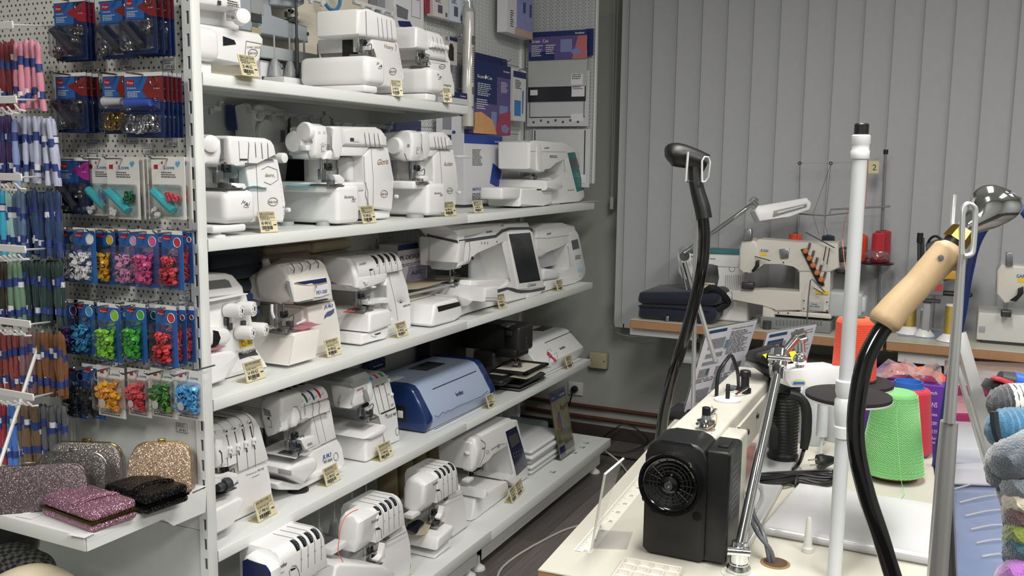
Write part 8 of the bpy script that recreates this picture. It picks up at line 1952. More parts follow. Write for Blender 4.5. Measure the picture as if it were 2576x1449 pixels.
for x_,z_ in ((1.80,0.03),(1.80,0.10),(1.90,0.06),(2.0,0.05),(1.72,0.09),(1.74,0.15)):
 bm=nb();lathe(bm,[(0.006,0),(0.006,0.004),(0.003,0.005)],(x_,yr_-0.004,za-z_),(0,-1,0),12);obj('screw',bm,DARK,t)
q=Z(1775,1080,za);bm=nb();lathe(bm,[(0.004,0),(0.004,0.004),(0.019,0.008),(0.019,0.010),(0.012,0.012),(0.017,0.015),(0.017,0.017),(0.009,0.02),(0.008,0.028)],(q.x,q.y,za),n=24);obj('tension_disc',bm,CHROME,t)
bm=nb();lathe(bm,[(0.008,0.026),(0.008,0.042),(0.006,0.043)],(q.x,q.y,za),n=16);obj('tension_cap',bm,DARK,t);bm=nb();tube(bm,smoothpts([(q.x,q.y,za+0.02),(q.x+0.03,q.y-0.01,za+0.032),(q.x+0.05,q.y-0.004,za+0.018),(q.x+0.03,q.y+0.0,za+0.012)],5),0.003,6);obj('check_spring',bm,CHROME,t)
q=Z(1830,1008,za);bm=nb();lathe(bm,[(0.028,0),(0.028,0.004),(0.004,0.005)],(q.x,q.y,za),n=28);obj('bobbin_plate',bm,OFFW,t);bm=nb();lathe(bm,[(0.0045,0),(0.0045,0.03),(0.003,0.032)],(q.x,q.y,za+0.004),n=12);obj('bobbin_spindle',bm,DARK,t)
q=Z(1895,985,za);bm=nb();lathe(bm,[(0.014,0),(0.014,0.010),(0.009,0.012),(0.009,0.035),(0.012,0.037),(0.012,0.048),(0.010,0.05)],(q.x-0.02,q.y+0.015,za),n=18);obj('black_knob',bm,DARK,t)
q=Z(1862,985,za);bm=nb();rbox(bm,q.x-0.02,q.x+0.03,q.y-0.01,q.y+0.03,za,za+0.006,0.002);tube(bm,smoothpts([(q.x-0.05,q.y,za+0.004),(q.x-0.02,q.y-0.02,za+0.016),(q.x+0.02,q.y-0.01,za+0.012)],4),0.0025,6);obj('winder_plate',bm,CHROME,t)
bm=nb();a=Z(1802,1000,za);b=Z(1853,978,za);tube(bm,smoothpts([(a.x,a.y,za),(a.x+0.01,a.y,za+0.05),(a.x+0.03,a.y-0.012,za+0.078),(b.x-0.01,b.y+0.012,za+0.075),(b.x,b.y,za+0.04),(b.x+0.02,b.y,za+0.004)],5),0.004,8);obj('black_hoop',bm,DARK,t)
bm=nb();tube(bm,smoothpts([Z(1778,1080,za+0.03),Z(1800,1065,za+0.004),Z(1802,1040,za+0.002),Z(1790,1020,za+0.002)],5),0.0009,4);obj('thread',bm,mat('#c9a06a',0.6),t)
# ---- leaflets in clear stands
def leaflet(label,BL_,BR_,TR_,TL_,t0,t1,seed,bottom=True):
 o=onz(*BL_,ZT+0.001);u=onz(*BR_,ZT+0.001)-o;W_=u.length;u.normalize();r=ray(*TL_);v=CAM+r*(u.dot(o-CAM)/u.dot(r))-o;H_=v.length;v.normalize();n=u.cross(v);P=[o]
 t=thing('leaflet_stand',label,'leaflet stand',tuple(P[0]))
 bm=nb();plate(bm,o-n*0.001,u,v,W_,H_,0.002);plate(bm,o-n*0.002,u,Vector((-u.y,u.x,0)).normalized(),W_,0.09,0.002);obj('clear_stand',bm,CLEAR,t,sm=False)
 bm=nb();plate(bm,o+u*0.005+v*0.005,u,v,W_-0.01,H_-0.01,0.0008);obj('sheet',bm,mat('#dfe1e8',0.5),t,sm=False)
 q=random.Random(seed)
 def S(m,rects,nm):
  bm=nb()
  for x,y,a,b in rects:quad(bm,o+u*W_*x+v*H_*y,u,v,a*W_,b*H_,0.0006)
  obj(nm,bm,m,t,sm=False)
 S(mat('#27476f',0.5),[(0.06,0.93,0.34,0.035)]+([(0.06,0.72,0.34,0.08),(0.06,0.83,0.30,0.06)] if seed==2 else [(0.06,0.04,0.14,0.02)]),'blue_heading')
 S(mat('#8d9198',0.6,var=0.5,scale=120),[(0.12,0.74,0.3,0.12),(0.12,0.64,0.32,0.05),(0.1,0.56,0.3,0.04)]+[(0.08+0.31*k,0.42,0.2,0.10) for k in range(3)]+[(0.42,0.24,0.28,0.12),(0.1,0.12,0.28,0.16),(0.75,0.27,0.16,0.08)],'machine_pictures')
 S(mat('#6d8fa8',0.5),[(0.44,0.72,0.06,0.1),(0.22,0.44,0.05,0.07),(0.84,0.44,0.06,0.08),(0.44,0.06,0.12,0.14)],'blue_pictures')
 S(mat('#7d3f4f',0.5),[(0.18,0.79,0.05,0.04),(0.3,0.79,0.06,0.04)],'red_pictures')
 bm=nb();text(bm,'Průmyslové stroje',o+u*W_*0.5+v*H_*0.93,u,v,H_*0.022,lift=0.0008,fit=W_*0.42,bold=1)
 lines(bm,o+u*W_*0.5+v*H_*0.90,u,v,W_*0.44,16,H_*0.017,H_*0.007,0.0008,seed);lines(bm,o+u*W_*0.06+v*H_*0.40,u,v,W_*0.85,3,H_*0.018,H_*0.007,0.0008,seed+1);lines(bm,o+u*W_*0.4+v*H_*0.2,u,v,W_*0.5,5,H_*0.018,H_*0.007,0.0008,seed+2)
 obj('lettering',bm,INK,t,sm=False)
leaflet('tall printed leaflet of machines in a clear stand behind the white machine arm',(1716,1046),(1845,1010),(1912,798),(1779,826),2.56,2.66,1)
leaflet('printed leaflet with dark blue headings in a clear stand behind the black flask',(1872,1048),(2000,1012),(2078,816),(1930,836),2.62,2.66,2)
q=Z(1700,1050);bm=nb();rbox(bm,q.x-0.02,q.x+0.12,q.y-0.10,q.y+0.03,ZT+0.0005,ZT+0.012,0.003);tag(obj('black_box',bm,DARK),'flat black box under the foot of the tall leaflet stand','box')
# ---- chrome lamp at the front
t=thing('lamp','chrome arm lamp clamped to the near table in front of the black motor end','lamp',tuple(Z(1858,1440)))
b=T(1858,1440,1.60);bm=nb();lathe(bm,[(0.030,-0.012),(0.030,0.0),(0.018,0.004),(0.017,0.018)],b,n=28);obj('clamp_base',bm,mat('#c9ccc0',0.35),t)
bm=nb();lathe(bm,[(0.021,0.0),(0.021,0.006),(0.015,0.016),(0.016,0.020),(0.016,0.042)],b+Z_*0.004,n=26);obj('base_joint',bm,CHROME,t)
ch(t,'hinge_bolt',[(1828,1385,1.585),(1885,1390,1.585)],22,CHROME,14);ch(t,'hinge_block',[(1857,1415,1.6),(1862,1362,1.6)],[44,40],CHROME,16)
ch(t,'lower_arm',[(1862,1372,1.60),(1958,925,1.70)],[27,25],CHROME,20);ch(t,'elbow',[(1953,950,1.70),(1955,925,1.70),(1956,922,1.70),(1962,882,1.71)],[34,36,48,46],CHROME,18);ch(t,'elbow_bolt',[(1930,898,1.69),(1988,903,1.69)],16,CHROME,12)
ch(t,'upper_arm',[(1962,900,1.71),(2010,842,1.76)],21,CHROME,18);ch(t,'top_joint',[(1995,850,1.76),(2026,838,1.75)],28,CHROME,14);ch(t,'top_joint',[(2010,862,1.76),(2014,830,1.76)],30,CHROME,14);ch(t,'swivel',[(2014,850,1.77),(2014,885,1.77)],[20,26],CHROME,16)
q=T(2012,905,1.77);bm=nb();bmesh.ops.create_uvsphere(bm,u_segments=20,v_segments=14,radius=pr_(34,1.77));bmesh.ops.translate(bm,verts=bm.verts,vec=q);obj('ball_joint',bm,CHROME,t);ch(t,'stem',[(2012,915,1.77),(2012,935,1.77)],[22,26],CHROME,16)
tpoly(t,'lamp_head',[(1974,932),(2040,926),(2118,922),(2118,968),(2085,975),(1990,974),(1976,958)],1.745,0.11,WHITE,0.002,2)
lo=T(1998,970,1.742);bm=nb();bm.faces.new([bm.verts.new(T(2010+18*math.cos(k/16*2*PI),962+8*math.sin(k/16*2*PI),1.7435)) for k in range(16)]);obj('oval_badge',bm,mat('#b9c48a',0.5),t,sm=False);bm=nb();quad(bm,T(1996,967,1.743),_R,_U,0.021,0.005);obj('blue_strip',bm,mat('#2f5fa0',0.5),t,sm=False)
# ---- black flask (garment steamer) and white bottles
bq=Z(1968,1163);t=thing('steam_cleaner','ribbed black hand steamer with yellow warning labels on its head','steam cleaner',(bq.x,bq.y,ZT));rF=pr_(72,2.17)
hT=onx(1968,955,bq.x).z-ZT;bm=nb();pf=[(rF*0.9,0.0),(rF*1.08,0.008),(rF*1.08,0.02)]
for k in range(22):z_=0.024+k*(hT-0.03)/22;pf+=[(rF,z_),(rF*0.95,z_+0.0035),(rF,z_+0.007)]
lathe(bm,pf,(bq.x,bq.y,ZT+0.0005),n=36);obj('ribbed_body',bm,BLKP,t)
tpoly(t,'spray_head',[(1900,915),(1905,893),(1990,885),(2018,905),(2015,975),(1955,990),(1950,950),(1925,935)],2.10,0.09,BLKP,0.0015,2)
tpoly(t,'top_slab',[(1896,905),(1905,888),(1960,872),(2005,880),(2020,905),(1935,922)],2.085,0.08,BLKP,0.0008)
for k,P in enumerate((((1918,892),(1965,880),(1975,893),(1938,912)),((1985,885),(2000,882),(2012,905),(1992,910)))):
 bm=nb();bm.faces.new([bm.verts.new(T(X,Y,2.07)) for X,Y in P]);obj('yellow_label',bm,mat('#e6d81e',0.5),t,sm=False)
bm=nb();lines(bm,T(1930,890,2.069),_R,_U,0.03,3,0.006,0.002,0,5);obj('label_print',bm,INK,t,sm=False)
ch(t,'handle',[(1985,990,2.09),(2012,1000,2.09),(2028,1030,2.09),(2028,1090,2.09),(2022,1130,2.09)],[20,22,26,26,20],BLKP,14,5)
bm=nb();tube(bm,smoothpts([T(2022,1132,2.09),Z(2010,1165,ZT+0.01),Z(1985,1185,ZT+0.006),Z(1930,1195,ZT+0.006),Z(1905,1205,ZT+0.006)],6),0.0045,8);obj('cord',bm,BLKP,t)
tpoly(t,'latch',[(1935,1075),(1950,1068),(1960,1080),(1955,1130),(1935,1128)],2.11,0.02,BLKP,0.002)
BOT=mat('#bfc3c7',0.3)
for k,(px,pb,pt,w_,cp,lb) in enumerate(((2040,1120,962,62,None,'white plastic bottle with printed label right of the black steamer'),(2102,1112,925,60,'#2f9a4a','white plastic bottle with a green cap behind the foam discs'),(1998,1115,960,40,None,'white bottle mostly hidden behind the black steamer'))):
 q=Z(px,pb-6);r_=pr_(w_,2.45);h=onx(px,pt,q.x).z-ZT;t=thing('bottle',lb,'bottle',(q.x,q.y,ZT))
 bm=nb();lathe(bm,[(r_*0.95,0),(r_,0.006),(r_,h*0.84),(r_*0.8,h*0.93),(r_*0.45,h*0.97),(r_*0.42,h)],(q.x,q.y,ZT+0.0005),n=26);obj('body',bm,BOT,t)
 bm=nb();lathe(bm,[(r_*0.55,h-0.002),(r_*0.55,h+0.016),(r_*0.4,h+0.018)],(q.x,q.y,ZT),n=20);obj('cap',bm,mat(cp or '#c9cbce',0.5),t)
 bm=nb()
 for i in range(16):a0=PI+0.45;tube(bm,[(q.x+r_*1.01*math.cos(a0+j*0.13),q.y+r_*1.01*math.sin(a0+j*0.13),ZT+h*(0.2+0.035*i)) for j in range(4+(i*5) % 4)],0.0011,3)
 obj('label_print',bm,DGREY,t,sm=False)
q=T(2068,1092,2.25);bm=nb();cyl(bm,(q.x,q.y,ZT+0.05),(q.x,q.y,ZT+0.17),pr_(26,2.25),n=16);cyl(bm,(q.x,q.y,ZT+0.0),(q.x,q.y,ZT+0.05),0.004,n=8);tag(obj('white_tube',bm,mat('#c6cacd',0.35)),'narrow white tube standing behind the white pole','tube')
# ---- white pole with foam discs and cones
pb=Z(2098,1455);t=thing('spool_pole','tall white pole with a black cap carrying two black foam discs','thread stand',(pb.x,pb.y,ZT));rP=0.0118
ztop=onx(2171,345,pb.x).z;bm=nb();cyl(bm,(pb.x,pb.y,ZT),(pb.x,pb.y,ztop),rP,n=22);obj('pole',bm,mat('#cdd1d3',0.3),t)
bm=nb();lathe(bm,[(rP*1.15,-0.035),(rP*1.25,-0.033),(rP*1.25,-0.022),(rP*1.15,-0.020),(rP*1.15,-0.012),(rP*1.25,-0.010),(rP*1.25,0.002),(rP,0.004)],(pb.x,pb.y,ztop),n=24);obj('top_collar',bm,mat('#e3e5e6',0.3),t)
bm=nb();lathe(bm,[(rP*0.95,0),(rP*0.95,0.017),(rP*0.8,0.019)],(pb.x,pb.y,ztop+0.003),n=22);obj('cap',bm,DARK,t)
zd=onx(2130,1000,pb.x).z
bm=nb();lathe(bm,[(rP*1.1,-0.07),(rP*1.35,-0.068),(rP*1.35,-0.05),(rP*1.12,-0.048),(rP*1.4,-0.03),(rP*1.4,-0.005),(rP*1.15,0.0),(rP*1.4,0.01),(rP*1.4,0.028),(rP*1.1,0.03)],(pb.x,pb.y,zd),n=20)
for z_ in (-0.035,-0.01,0.02):lathe(bm,[(0.003,0),(0.003,0.022)],(pb.x,pb.y,zd+z_),(0,-1,0),8)
obj('clamp_collar',bm,mat('#d5d8d9',0.3),t)
FOAM=mat('#232223',0.95,bump=0.8,bscale=900);q1=T(2134,996,1.66);q2=T(2146,962,1.78)
for q,w_,in ((q1,208),(q2,192)):
 tt=(q-CAM).dot(_F);bm=nb();lathe(bm,[(pr_(w_,tt),0.003),(pr_(w_,tt),0.009),(pr_(w_,tt)*0.98,0.010)],(q.x,q.y,q.z-0.006),n=44);obj('foam_disc',bm,FOAM,t);bm=nb();lathe(bm,[(pr_(w_,tt)*1.0,0),(pr_(w_,tt)*1.01,0.003)],(q.x,q.y,q.z-0.006),n=44);obj('disc_plate',bm,WHITE,t)
tt=(q2-CAM).dot(_F);r_=pr_(103,tt);hO=(T(2144,815,tt).z-T(2144,966,tt).z)
cone('thread_cone','big fluorescent orange thread cone on the foam disc behind the white pole',(q2.x,q2.y,q2.z+0.0045),r_*1.03,r_*0.93,hO,'#e8481f','#3b4a35',n=40)
bm=nb();tube(bm,smoothpts([T(2144,812,tt),T(2120,600,tt+0.4),T(2150,480,1.55),T(2182,395,1.53),T(2176,520,1.6),T(2150,640,1.65)],6),0.0006,4);tag(obj('orange_thread',bm,mat('#e07a5a',0.6)),'fine orange thread running up past the white pole','thread')
gq=Z(2240,1200);h=onx(2245,1003,gq.x).z-ZT
gt_=cone('thread_cone','large lime green thread cone standing on the near table',(gq.x,gq.y,ZT+0.012),pr_(154,2.1),pr_(98,2.1),h,'#7fc67a','#7a5233',n=48,cr=0.68,top=False)
bm=nb();R0,R1_=pr_(154,2.1)+0.0015,pr_(98,2.1)+0.0015
for k in range(90):
 a0=k*0.1396;sg=1 if k % 2 else -1
 tube(bm,[(gq.x+(R0+(R1_-R0)*j/24)*math.cos(a0+sg*j*0.26),gq.y+(R0+(R1_-R0)*j/24)*math.sin(a0+sg*j*0.26),ZT+0.018+(h-0.006)*j/24) for j in range(25)],0.0005,3)
obj('winding',bm,mat('#a2e39b',0.7),gt_)['kind']='stuff'
bm=nb();lathe(bm,[(pr_(92,2.1),0),(pr_(96,2.1),0.016)],(gq.x,gq.y,ZT+0.0003),n=30);obj('core_foot',bm,mat('#6b4527',0.6),gt_)
bm=nb();tube(bm,smoothpts([T(2262,1010,2.02),T(2256,1060,2.02),T(2266,1200,2.0),Z(2275,1240,ZT+0.004),Z(2262,1262,ZT+0.004),Z(2285,1270,ZT+0.004),Z(2255,1275,ZT+0.004)],6),0.0007,4);tag(obj('green_thread',bm,mat('#8fe08a',0.6)),'loose lime green thread end curling at the table edge','thread')
rq=Z(2290,1140);h=onx(2285,985,rq.x).z-ZT
cone('thread_cone','crimson thread cone with a blue plastic core behind the green cone',(rq.x,rq.y+0.01,ZT+0.003),pr_(116,2.35),pr_(92,2.35),h,'#c81e38','#2f66b4',n=36,cr=0.72)
bm=nb();r_=pr_(66,2.3);lathe(bm,[(r_,0),(r_*1.02,0.022),(r_*0.92,0.022),(r_*0.9,0.004)],(rq.x,rq.y+0.015,ZT+h+0.004),n=34);tag(obj('blue_ring',bm,mat('#2f66b4',0.35)),'blue plastic ring sitting on top of the crimson cone','ring')
# ---- purple display box with bag
XP=2.60;t=thing('display_box','purple cardboard box listing jeans and embroidery needles behind the cones','box',tuple(onx(2270,1140,XP)))
a=onx(2170,1142,XP);b=onx(2372,1142,XP);zt_=(onx(2170,948,XP).z+onx(2372,975,XP).z)/2;zb=b.z-0.02
bm=nb();rbox(bm,XP,XP+0.16,b.y,a.y,zb,zt_,0.002,1);obj('body',bm,mat('#5d2c8f',0.5),t)
bm=nb()
for s_,Y,h in (('stretch',990,9),('JEANS',1022,13),('microtex',1044,9),('EMBROIDERY',1066,9),('DOUBLE EYE',1087,9),('coverlock',1103,8),('overlock',1113,8)):xt(bm,s_,XP-0.001,2326-(4 if s_=='EMBROIDERY' else 0),Y,2358,h,lambda X,Y:(X,Y))
obj('lettering',bm,mat('#cbb9df',0.5),t,sm=False)
bm=nb();rbox(bm,XP,XP+0.3,b.y-0.02,a.y+0.02,0.001,zb-0.001,0.004);tag(obj('dark_cabinet',bm,mat('#2a2a2c',0.6)),'dark low cabinet under the purple display box','cabinet')
t=thing('plastic_bag','crumpled clear pinkish plastic bag of yarn bulging out of the purple box','plastic bag',(XP+0.08,(a.y+b.y)/2,zt_))
for k,(X,Y,r_,c) in enumerate(((2262,962,0.055,'#c8555a'),(2318,965,0.05,'#e8663a'),(2350,968,0.035,'#e8552c'))):
 q=onx(X,Y,XP+0.08);bm=nb();bmesh.ops.create_icosphere(bm,subdivisions=2,radius=r_);bmesh.ops.translate(bm,verts=bm.verts,vec=(XP+0.08,q.y,zt_-r_*0.35));obj('yarn_ball',bm,mat(c,0.8),t)
PB=clear('#f6dcd8',0.16,0.06,0.22)
for k,P in enumerate(([(2205,958),(2195,935),(2235,902),(2290,925),(2310,940),(2290,965)],[(2262,915),(2278,901),(2325,935),(2310,962),(2265,960)],[(2300,945),(2340,905),(2352,903),(2368,925),(2372,975),(2330,975)])):
 bm=nb();c_=sum((onx(X,Y,XP+0.03) for X,Y in P),Vector())/len(P)-X_*0.03;V=[bm.verts.new(onx(X,Y,XP+0.02+0.04*((i+k) % 2))) for i,(X,Y) in enumerate(P)];vc=bm.verts.new(c_)
 for i in range(len(V)):bm.faces.new((V[i],V[(i+1) % len(V)],vc))
 bmesh.ops.subdivide_edges(bm,edges=bm.edges[:],cuts=2,use_grid_fill=True)
 for v in bm.verts:v.co.x+=0.008*math.sin(v.co.y*160+v.co.z*90+k)
 obj('film',bm,PB,t,sm=False)
# ---- things lying on the near table
t=thing('card_holder','empty clear acrylic card holder standing on the near table corner','card holder',tuple(Z(1490,1380)))
a,b,c_=Z(1488,1381),Z(1577,1384),Z(1592,1340);
D1_,C1_=T(1522,1192,1.60),T(1568,1154,1.68);B1_=Z(1512,1318)
bm=nb();bm.faces.new([bm.verts.new(p) for p in (a,B1_,C1_,D1_)]);bm.faces.new([bm.verts.new(p+Z_*0.002) for p in (a,b,c_,Z(1506,1335))]);bmesh.ops.solidify(bm,geom=bm.faces[:],thickness=0.002);obj('acrylic',bm,clear('#ffffff',0.02,0.05,0.10),t,sm=False)
bm=nb();tube(bm,[a,D1_,C1_],0.0024,8);obj('bright_edge',bm,mat('#d7dbd6',0.15),t)
t=thing('ruler_print','measuring tape print along the front of the near table','ruler',tuple(Z(1560,1280)))
a=MT @ Vector((0.10,-0.035,ZT+0.0006));ux=(MT.to_3x3() @ X_);uy=MT.to_3x3() @ Y_;bm=nb()
for k in range(100):quad(bm,a+ux*k*0.0085,ux,-uy,0.0009,0.006 if k % 5 else 0.011)
quad(bm,a,ux,-uy,0.85,0.0006)
for k in range(16):text(bm,str(37-k),a+ux*(0.052*k)-uy*0.022,ux,uy,0.011)
obj('marks',bm,mat('#8b8a83',0.6),t,sm=False)
bm=nb();quad(bm,a-uy*0.03,ux,uy,0.85,0.034);obj('tape',bm,mat('#e0ded2',0.3),t,sm=False).location.z-=0.0003
q=Z(2031,1388);t=thing('spool_pin','small white tapered spool pin standing on the near table','spool pin',(q.x,q.y,ZT));bm=nb();lathe(bm,[(0.0105,0),(0.0105,0.008),(0.0085,0.010),(0.0078,0.014),(0.0048,0.062),(0.003,0.066),(0.0005,0.067)],(q.x,q.y,ZT+0.0003),n=22);obj('pin',bm,mat('#c9cac4',0.35),t)
q=Z(1950,1417);t=thing('cable_hole','round cable hole rimmed in brown near the grey cables','cable hole',(q.x,q.y,ZT));bm=nb();lathe(bm,[(0.026,0),(0.026,0.0006)],(q.x,q.y,ZT),n=28);obj('rim',bm,mat('#8a6a44',0.6),t);bm=nb();lathe(bm,[(0.021,0.0007),(0.021,0.0011)],(q.x+0.003,q.y,ZT),n=28);obj('opening',bm,mat('#4a3826',0.8),t)
GC=mat('#55585c',0.45)
for k in range(2):
 bm=nb();tube(bm,smoothpts([(q.x,q.y+k*0.006,ZT-0.02),(q.x+0.0,q.y+0.008+k*0.006,ZT+0.02),T(1905+k*14,1340,1.66),T(1885+k*10,1290,1.72),T(1880+k*12,1240,1.80)],6),0.0042,8);tag(obj('grey_cable',bm,GC),['left','right'][k]+' of the two grey cables rising from the round cable hole','cable')
bm=nb();tube(bm,smoothpts([T(X,Y,1.80) for X,Y in ((1888,1205),(1915,1225),(1912,1262),(1893,1280),(1885,1250),(1905,1222),(1918,1250),(1900,1290))],5),0.0035,6);tag(obj('white_cord_loop',bm,mat('#b9bcbd',0.4)),'looped pale grey cord behind the chrome lamp arm','cable')
t=thing('cable_coil','coil of black mains cable tied in the middle, with its plug, on the near table','cable',tuple(Z(2000,1225)))
a=Z(1912,1222);b=Z(2098,1215);
for k in range(7):
 o_=Vector((rnd.uniform(-0.01,0.01),0,0));hh=0.006+0.006*(k % 3);e=0.022*((k % 4)-1.5)
 bm=nb();tube(bm,smoothpts([a+o_+Vector((e*0.6,0,hh)),a.lerp(b,0.3)+Vector((e,0,hh+0.004)),a.lerp(b,0.52)+Vector((e*0.35,0,hh+0.006)),a.lerp(b,0.8)+Vector((e,0,hh)),b+o_+Vector((e*0.7,0.0,hh)),b+Vector((e*0.7+0.02,0.008,hh)),a.lerp(b,0.6)+Vector((e+0.025,0,hh)),a+Vector((e*0.6+0.02,0.004,hh))],4,closed=(k<5)),0.0036,7,closed=(k<5));obj('cable_loop',bm,BLKP,t)
m_=a.lerp(b,0.5);bm=nb();tube(bm,[m_+Vector((0.03*math.cos(j/10*2*PI),0,0.012+0.012*math.sin(j/10*2*PI))) for j in range(10)],0.0025,5,closed=True);obj('tie',bm,DARK,t)
q=Z(2070,1185);bm=nb();lathe(bm,[(0.017,0),(0.018,0.012),(0.014,0.02),(0.010,0.034),(0.006,0.042)],(q.x,q.y+0.012,ZT+0.02),(0.5,-0.8,0.1),18);obj('plug',bm,BLKP,t)
bm=nb();
for s_ in (-0.006,0.006):cyl(bm,(q.x-0.0,q.y+0.012+s_*0.4,ZT+0.02+s_),(q.x-0.010,q.y+0.030+s_*0.4,ZT+0.018+s_),0.0022,n=8)
obj('pin',bm,STEEL,t)
# clear roll-edge tray
a,b,c_,d_=Z(1925,1345),Z(2352,1425),Z(2392,1300),Z(2010,1240)
t=thing('clear_tray','clear plastic extension table with rolled edge lying on the near table','tray',tuple((a+b)/2))
CT=clear('#f0f0f2',0.10,0.08,0.45)
bm=nb();vs=[bm.verts.new(p+Z_*hh) for hh in (0.018,0.022) for p in (a,b,c_,d_)]
for f in ((0,1,2,3),(7,6,5,4),(0,1,5,4),(1,2,6,5),(2,3,7,6),(3,0,4,7)):bm.faces.new([vs[i] for i in f])
obj('sheet',bm,CT,t,sm=False)
bm=nb();tube(bm,[a+Z_*0.012,b+Z_*0.012],0.011,14);obj('rolled_edge',bm,CT,t)
bm=nb();tube(bm,[a.lerp(b,0.05)+Z_*0.012,a.lerp(b,0.97)+Z_*0.012],0.0055,10);obj('inner_bar',bm,STEEL,t)
for f in (0.04,0.96):q=a.lerp(b,f);bm=nb();lathe(bm,[(0.008,0),(0.008,0.006)],q+Z_*0.012,(b-a),12);obj('end_screw',bm,CHROME,t)
bm=nb();q=a.lerp(b,0.5)+(d_-a)*0.5+Z_*0.016;M=Matrix.Translation(q) @ Matrix.Rotation(-0.9,4,'Z');box(bm,-0.06,0.06,-0.045,0.045,-0.0006,0,M);tag(obj('paper_card',bm,mat('#e6e4e2',0.6),sm=False),'white card with a drawn circle under the clear tray','paper')
bm=nb();tube(bm,[q+Vector((0.026*math.cos(k/20*2*PI),0.02*math.sin(k/20*2*PI),0.0006)) for k in range(20)],0.0006,4,closed=True);tag(obj('circle_mark',bm,mat('#8a5a4a',0.6)),'thin brown circle drawn on the card under the clear tray','marking')
q=Z(1640,1440);t=thing('divided_tray','shallow cream divided plastic tray at the bottom edge of the near table','tray',(q.x,q.y,ZT));bm=nb();M=Matrix.Translation((q.x-0.035,q.y,ZT+0.0005)) @ Matrix.Rotation(0.05,4,'Z')
TR=mat('#ddd8cf',0.3);rbox(bm,-0.05,0.05,-0.05,0.05,0,0.003,0.001,1,M=M);obj('floor_plate',bm,TR,t)
bm=nb()
for k in range(5):v=-0.05+0.025*k;rbox(bm,v-0.001,v+0.001,-0.05,0.05,0.002,0.012,0.0006,1,M=M);rbox(bm,-0.05,0.05,v-0.001,v+0.001,0.002,0.012,0.0006,1,M=M)
obj('dividers',bm,TR,t)
bm=nb();q=T(1882,932,2.5);cyl(bm,(q.x,q.y,ZT+0.0005),q,0.022,n=18);tag(obj('orange_spool',bm,mat('#ee4a20',0.6)),'orange thread spool between the leaflets, behind the machine arm','thread spool')
# ================================================================== STEAM IRON WANDS ON THEIR STANDS
t=thing('steam_wand','black steam brush head and hose hooked on the left stand','steam wand',tuple(T(1725,400,2.2)))
bm=nb();P=smoothpts([T(X,Y,2.2) for X,Y in ((1673,392),(1690,388),(1720,393),(1750,402),(1776,412))],4);n_=len(P);tube(bm,P,[pr_(60*math.sqrt(max(0.02,1-(1-min(1,i/(n_-1)*2.6))**2))*(1-0.32*max(0,i/(n_-1)-0.4)),2.2) for i in range(n_)],20);obj('brush_head',bm,BLKP,t)
ch(t,'neck',[(1750,405,2.2),(1748,440,2.2),(1755,480,2.2),(1766,520,2.2),(1772,550,2.2)],[36,34,36,40,40],BLKP,18,4);ch(t,'hose',[(1768,545,2.2),(1772,590,2.2),(1768,660,2.2),(1752,740,2.22),(1728,830,2.24),(1700,920,2.26),(1678,1000,2.3),(1664,1080,2.34),(1655,1180,2.4)],30,BLKG,16,4)
t=thing('wand_stand','brushed aluminium stand with two wire loops holding the black steam brush','stand',tuple(T(1745,1000,2.3)));AL=mat('#cfd0cf',0.3,0.75)
ch(t,'loop',[(1731,382,2.16),(1725,455,2.16),(1733,457,2.2),(1745,440,2.24)],7,AL,8);ch(t,'loop',[(1766,458,2.16),(1766,405,2.16),(1772,395,2.16),(1782,396,2.16),(1786,408,2.16),(1782,445,2.16),(1775,457,2.16),(1766,458,2.16)],6,AL,8)
ch(t,'post',[(1752,458,2.24),(1748,700,2.27),(1744,1010,2.31)],12,AL,12);ch(t,'brace',[(1752,750,2.3),(1782,850,2.3),(1800,910,2.3)],12,AL,12)
bm=nb();a=T(1744,1010,2.31);cyl(bm,(a.x,a.y,0.0),(a.x,a.y,a.z),pr_(12,2.31),n=10);lathe(bm,[(0.09,0),(0.09,0.012),(0.03,0.02)],(a.x,a.y,0.0005),n=24);obj('lower_post',bm,AL,t)
t=thing('steam_iron_wand','beech handled steam wand with brass nut and chrome scoop on a thick black hose','steam wand',tuple(T(2300,720,1.2)));tH=1.2
BEE=mat('#b39a76',0.45,var=0.2,scale=30,stretch=(1,1,0.4),bump=0.08)
ch(t,'handle',[(2396,620,tH),(2385,634,tH),(2355,665,tH),(2310,715,tH),(2262,765,tH),(2228,806,tH),(2218,820,tH)],[56,80,76,72,76,82,66],BEE,28,5)
q=T(2349,650,tH)-_F*pr_(74,tH);bm=nb();lathe(bm,[(0.004,0),(0.004,0.001),(0.002,0.0012)],q,-_F,14);obj('screw',bm,STEEL,t)
ch(t,'black_collar',[(2392,622,tH),(2404,606,tH)],[50,54],DARK,20);ch(t,'brass_nut',[(2402,608,tH),(2424,580,tH)],[66,60],mat('#c9a24e',0.22,1.0),6)
ch(t,'scoop_neck',[(2420,590,tH),(2448,560,tH)],[44,52],CHROME,20)
bm=nb();P=smoothpts([T(X,Y,tH) for X,Y in ((2436,572),(2465,545),(2498,520),(2522,498),(2530,485))],4);n_=len(P);tube(bm,P,[pr_(50+58*math.sin(min(1,i/(n_-1)*1.15)*PI*0.8),tH) for i in range(n_)],28)
for v in bm.verts:v.co+=_R*0.004*math.sin(v.co.z*120)
obj('chrome_scoop',bm,CHROME,t)
ch(t,'hose',[(2236,812,tH),(2212,840,tH),(2178,905,tH),(2160,985,tH),(2152,1070,tH),(2158,1150,tH),(2182,1250,tH),(2212,1340,tH),(2248,1455,tH+0.01),(2300,1600,tH+0.02)],44,BLKG,22,5)
t=thing('wand_stand','near aluminium stand with a large wire loop holding the beech steam wand','stand',tuple(T(2380,1440,1.25)));AS=mat('#d6d8d9',0.28,0.75)
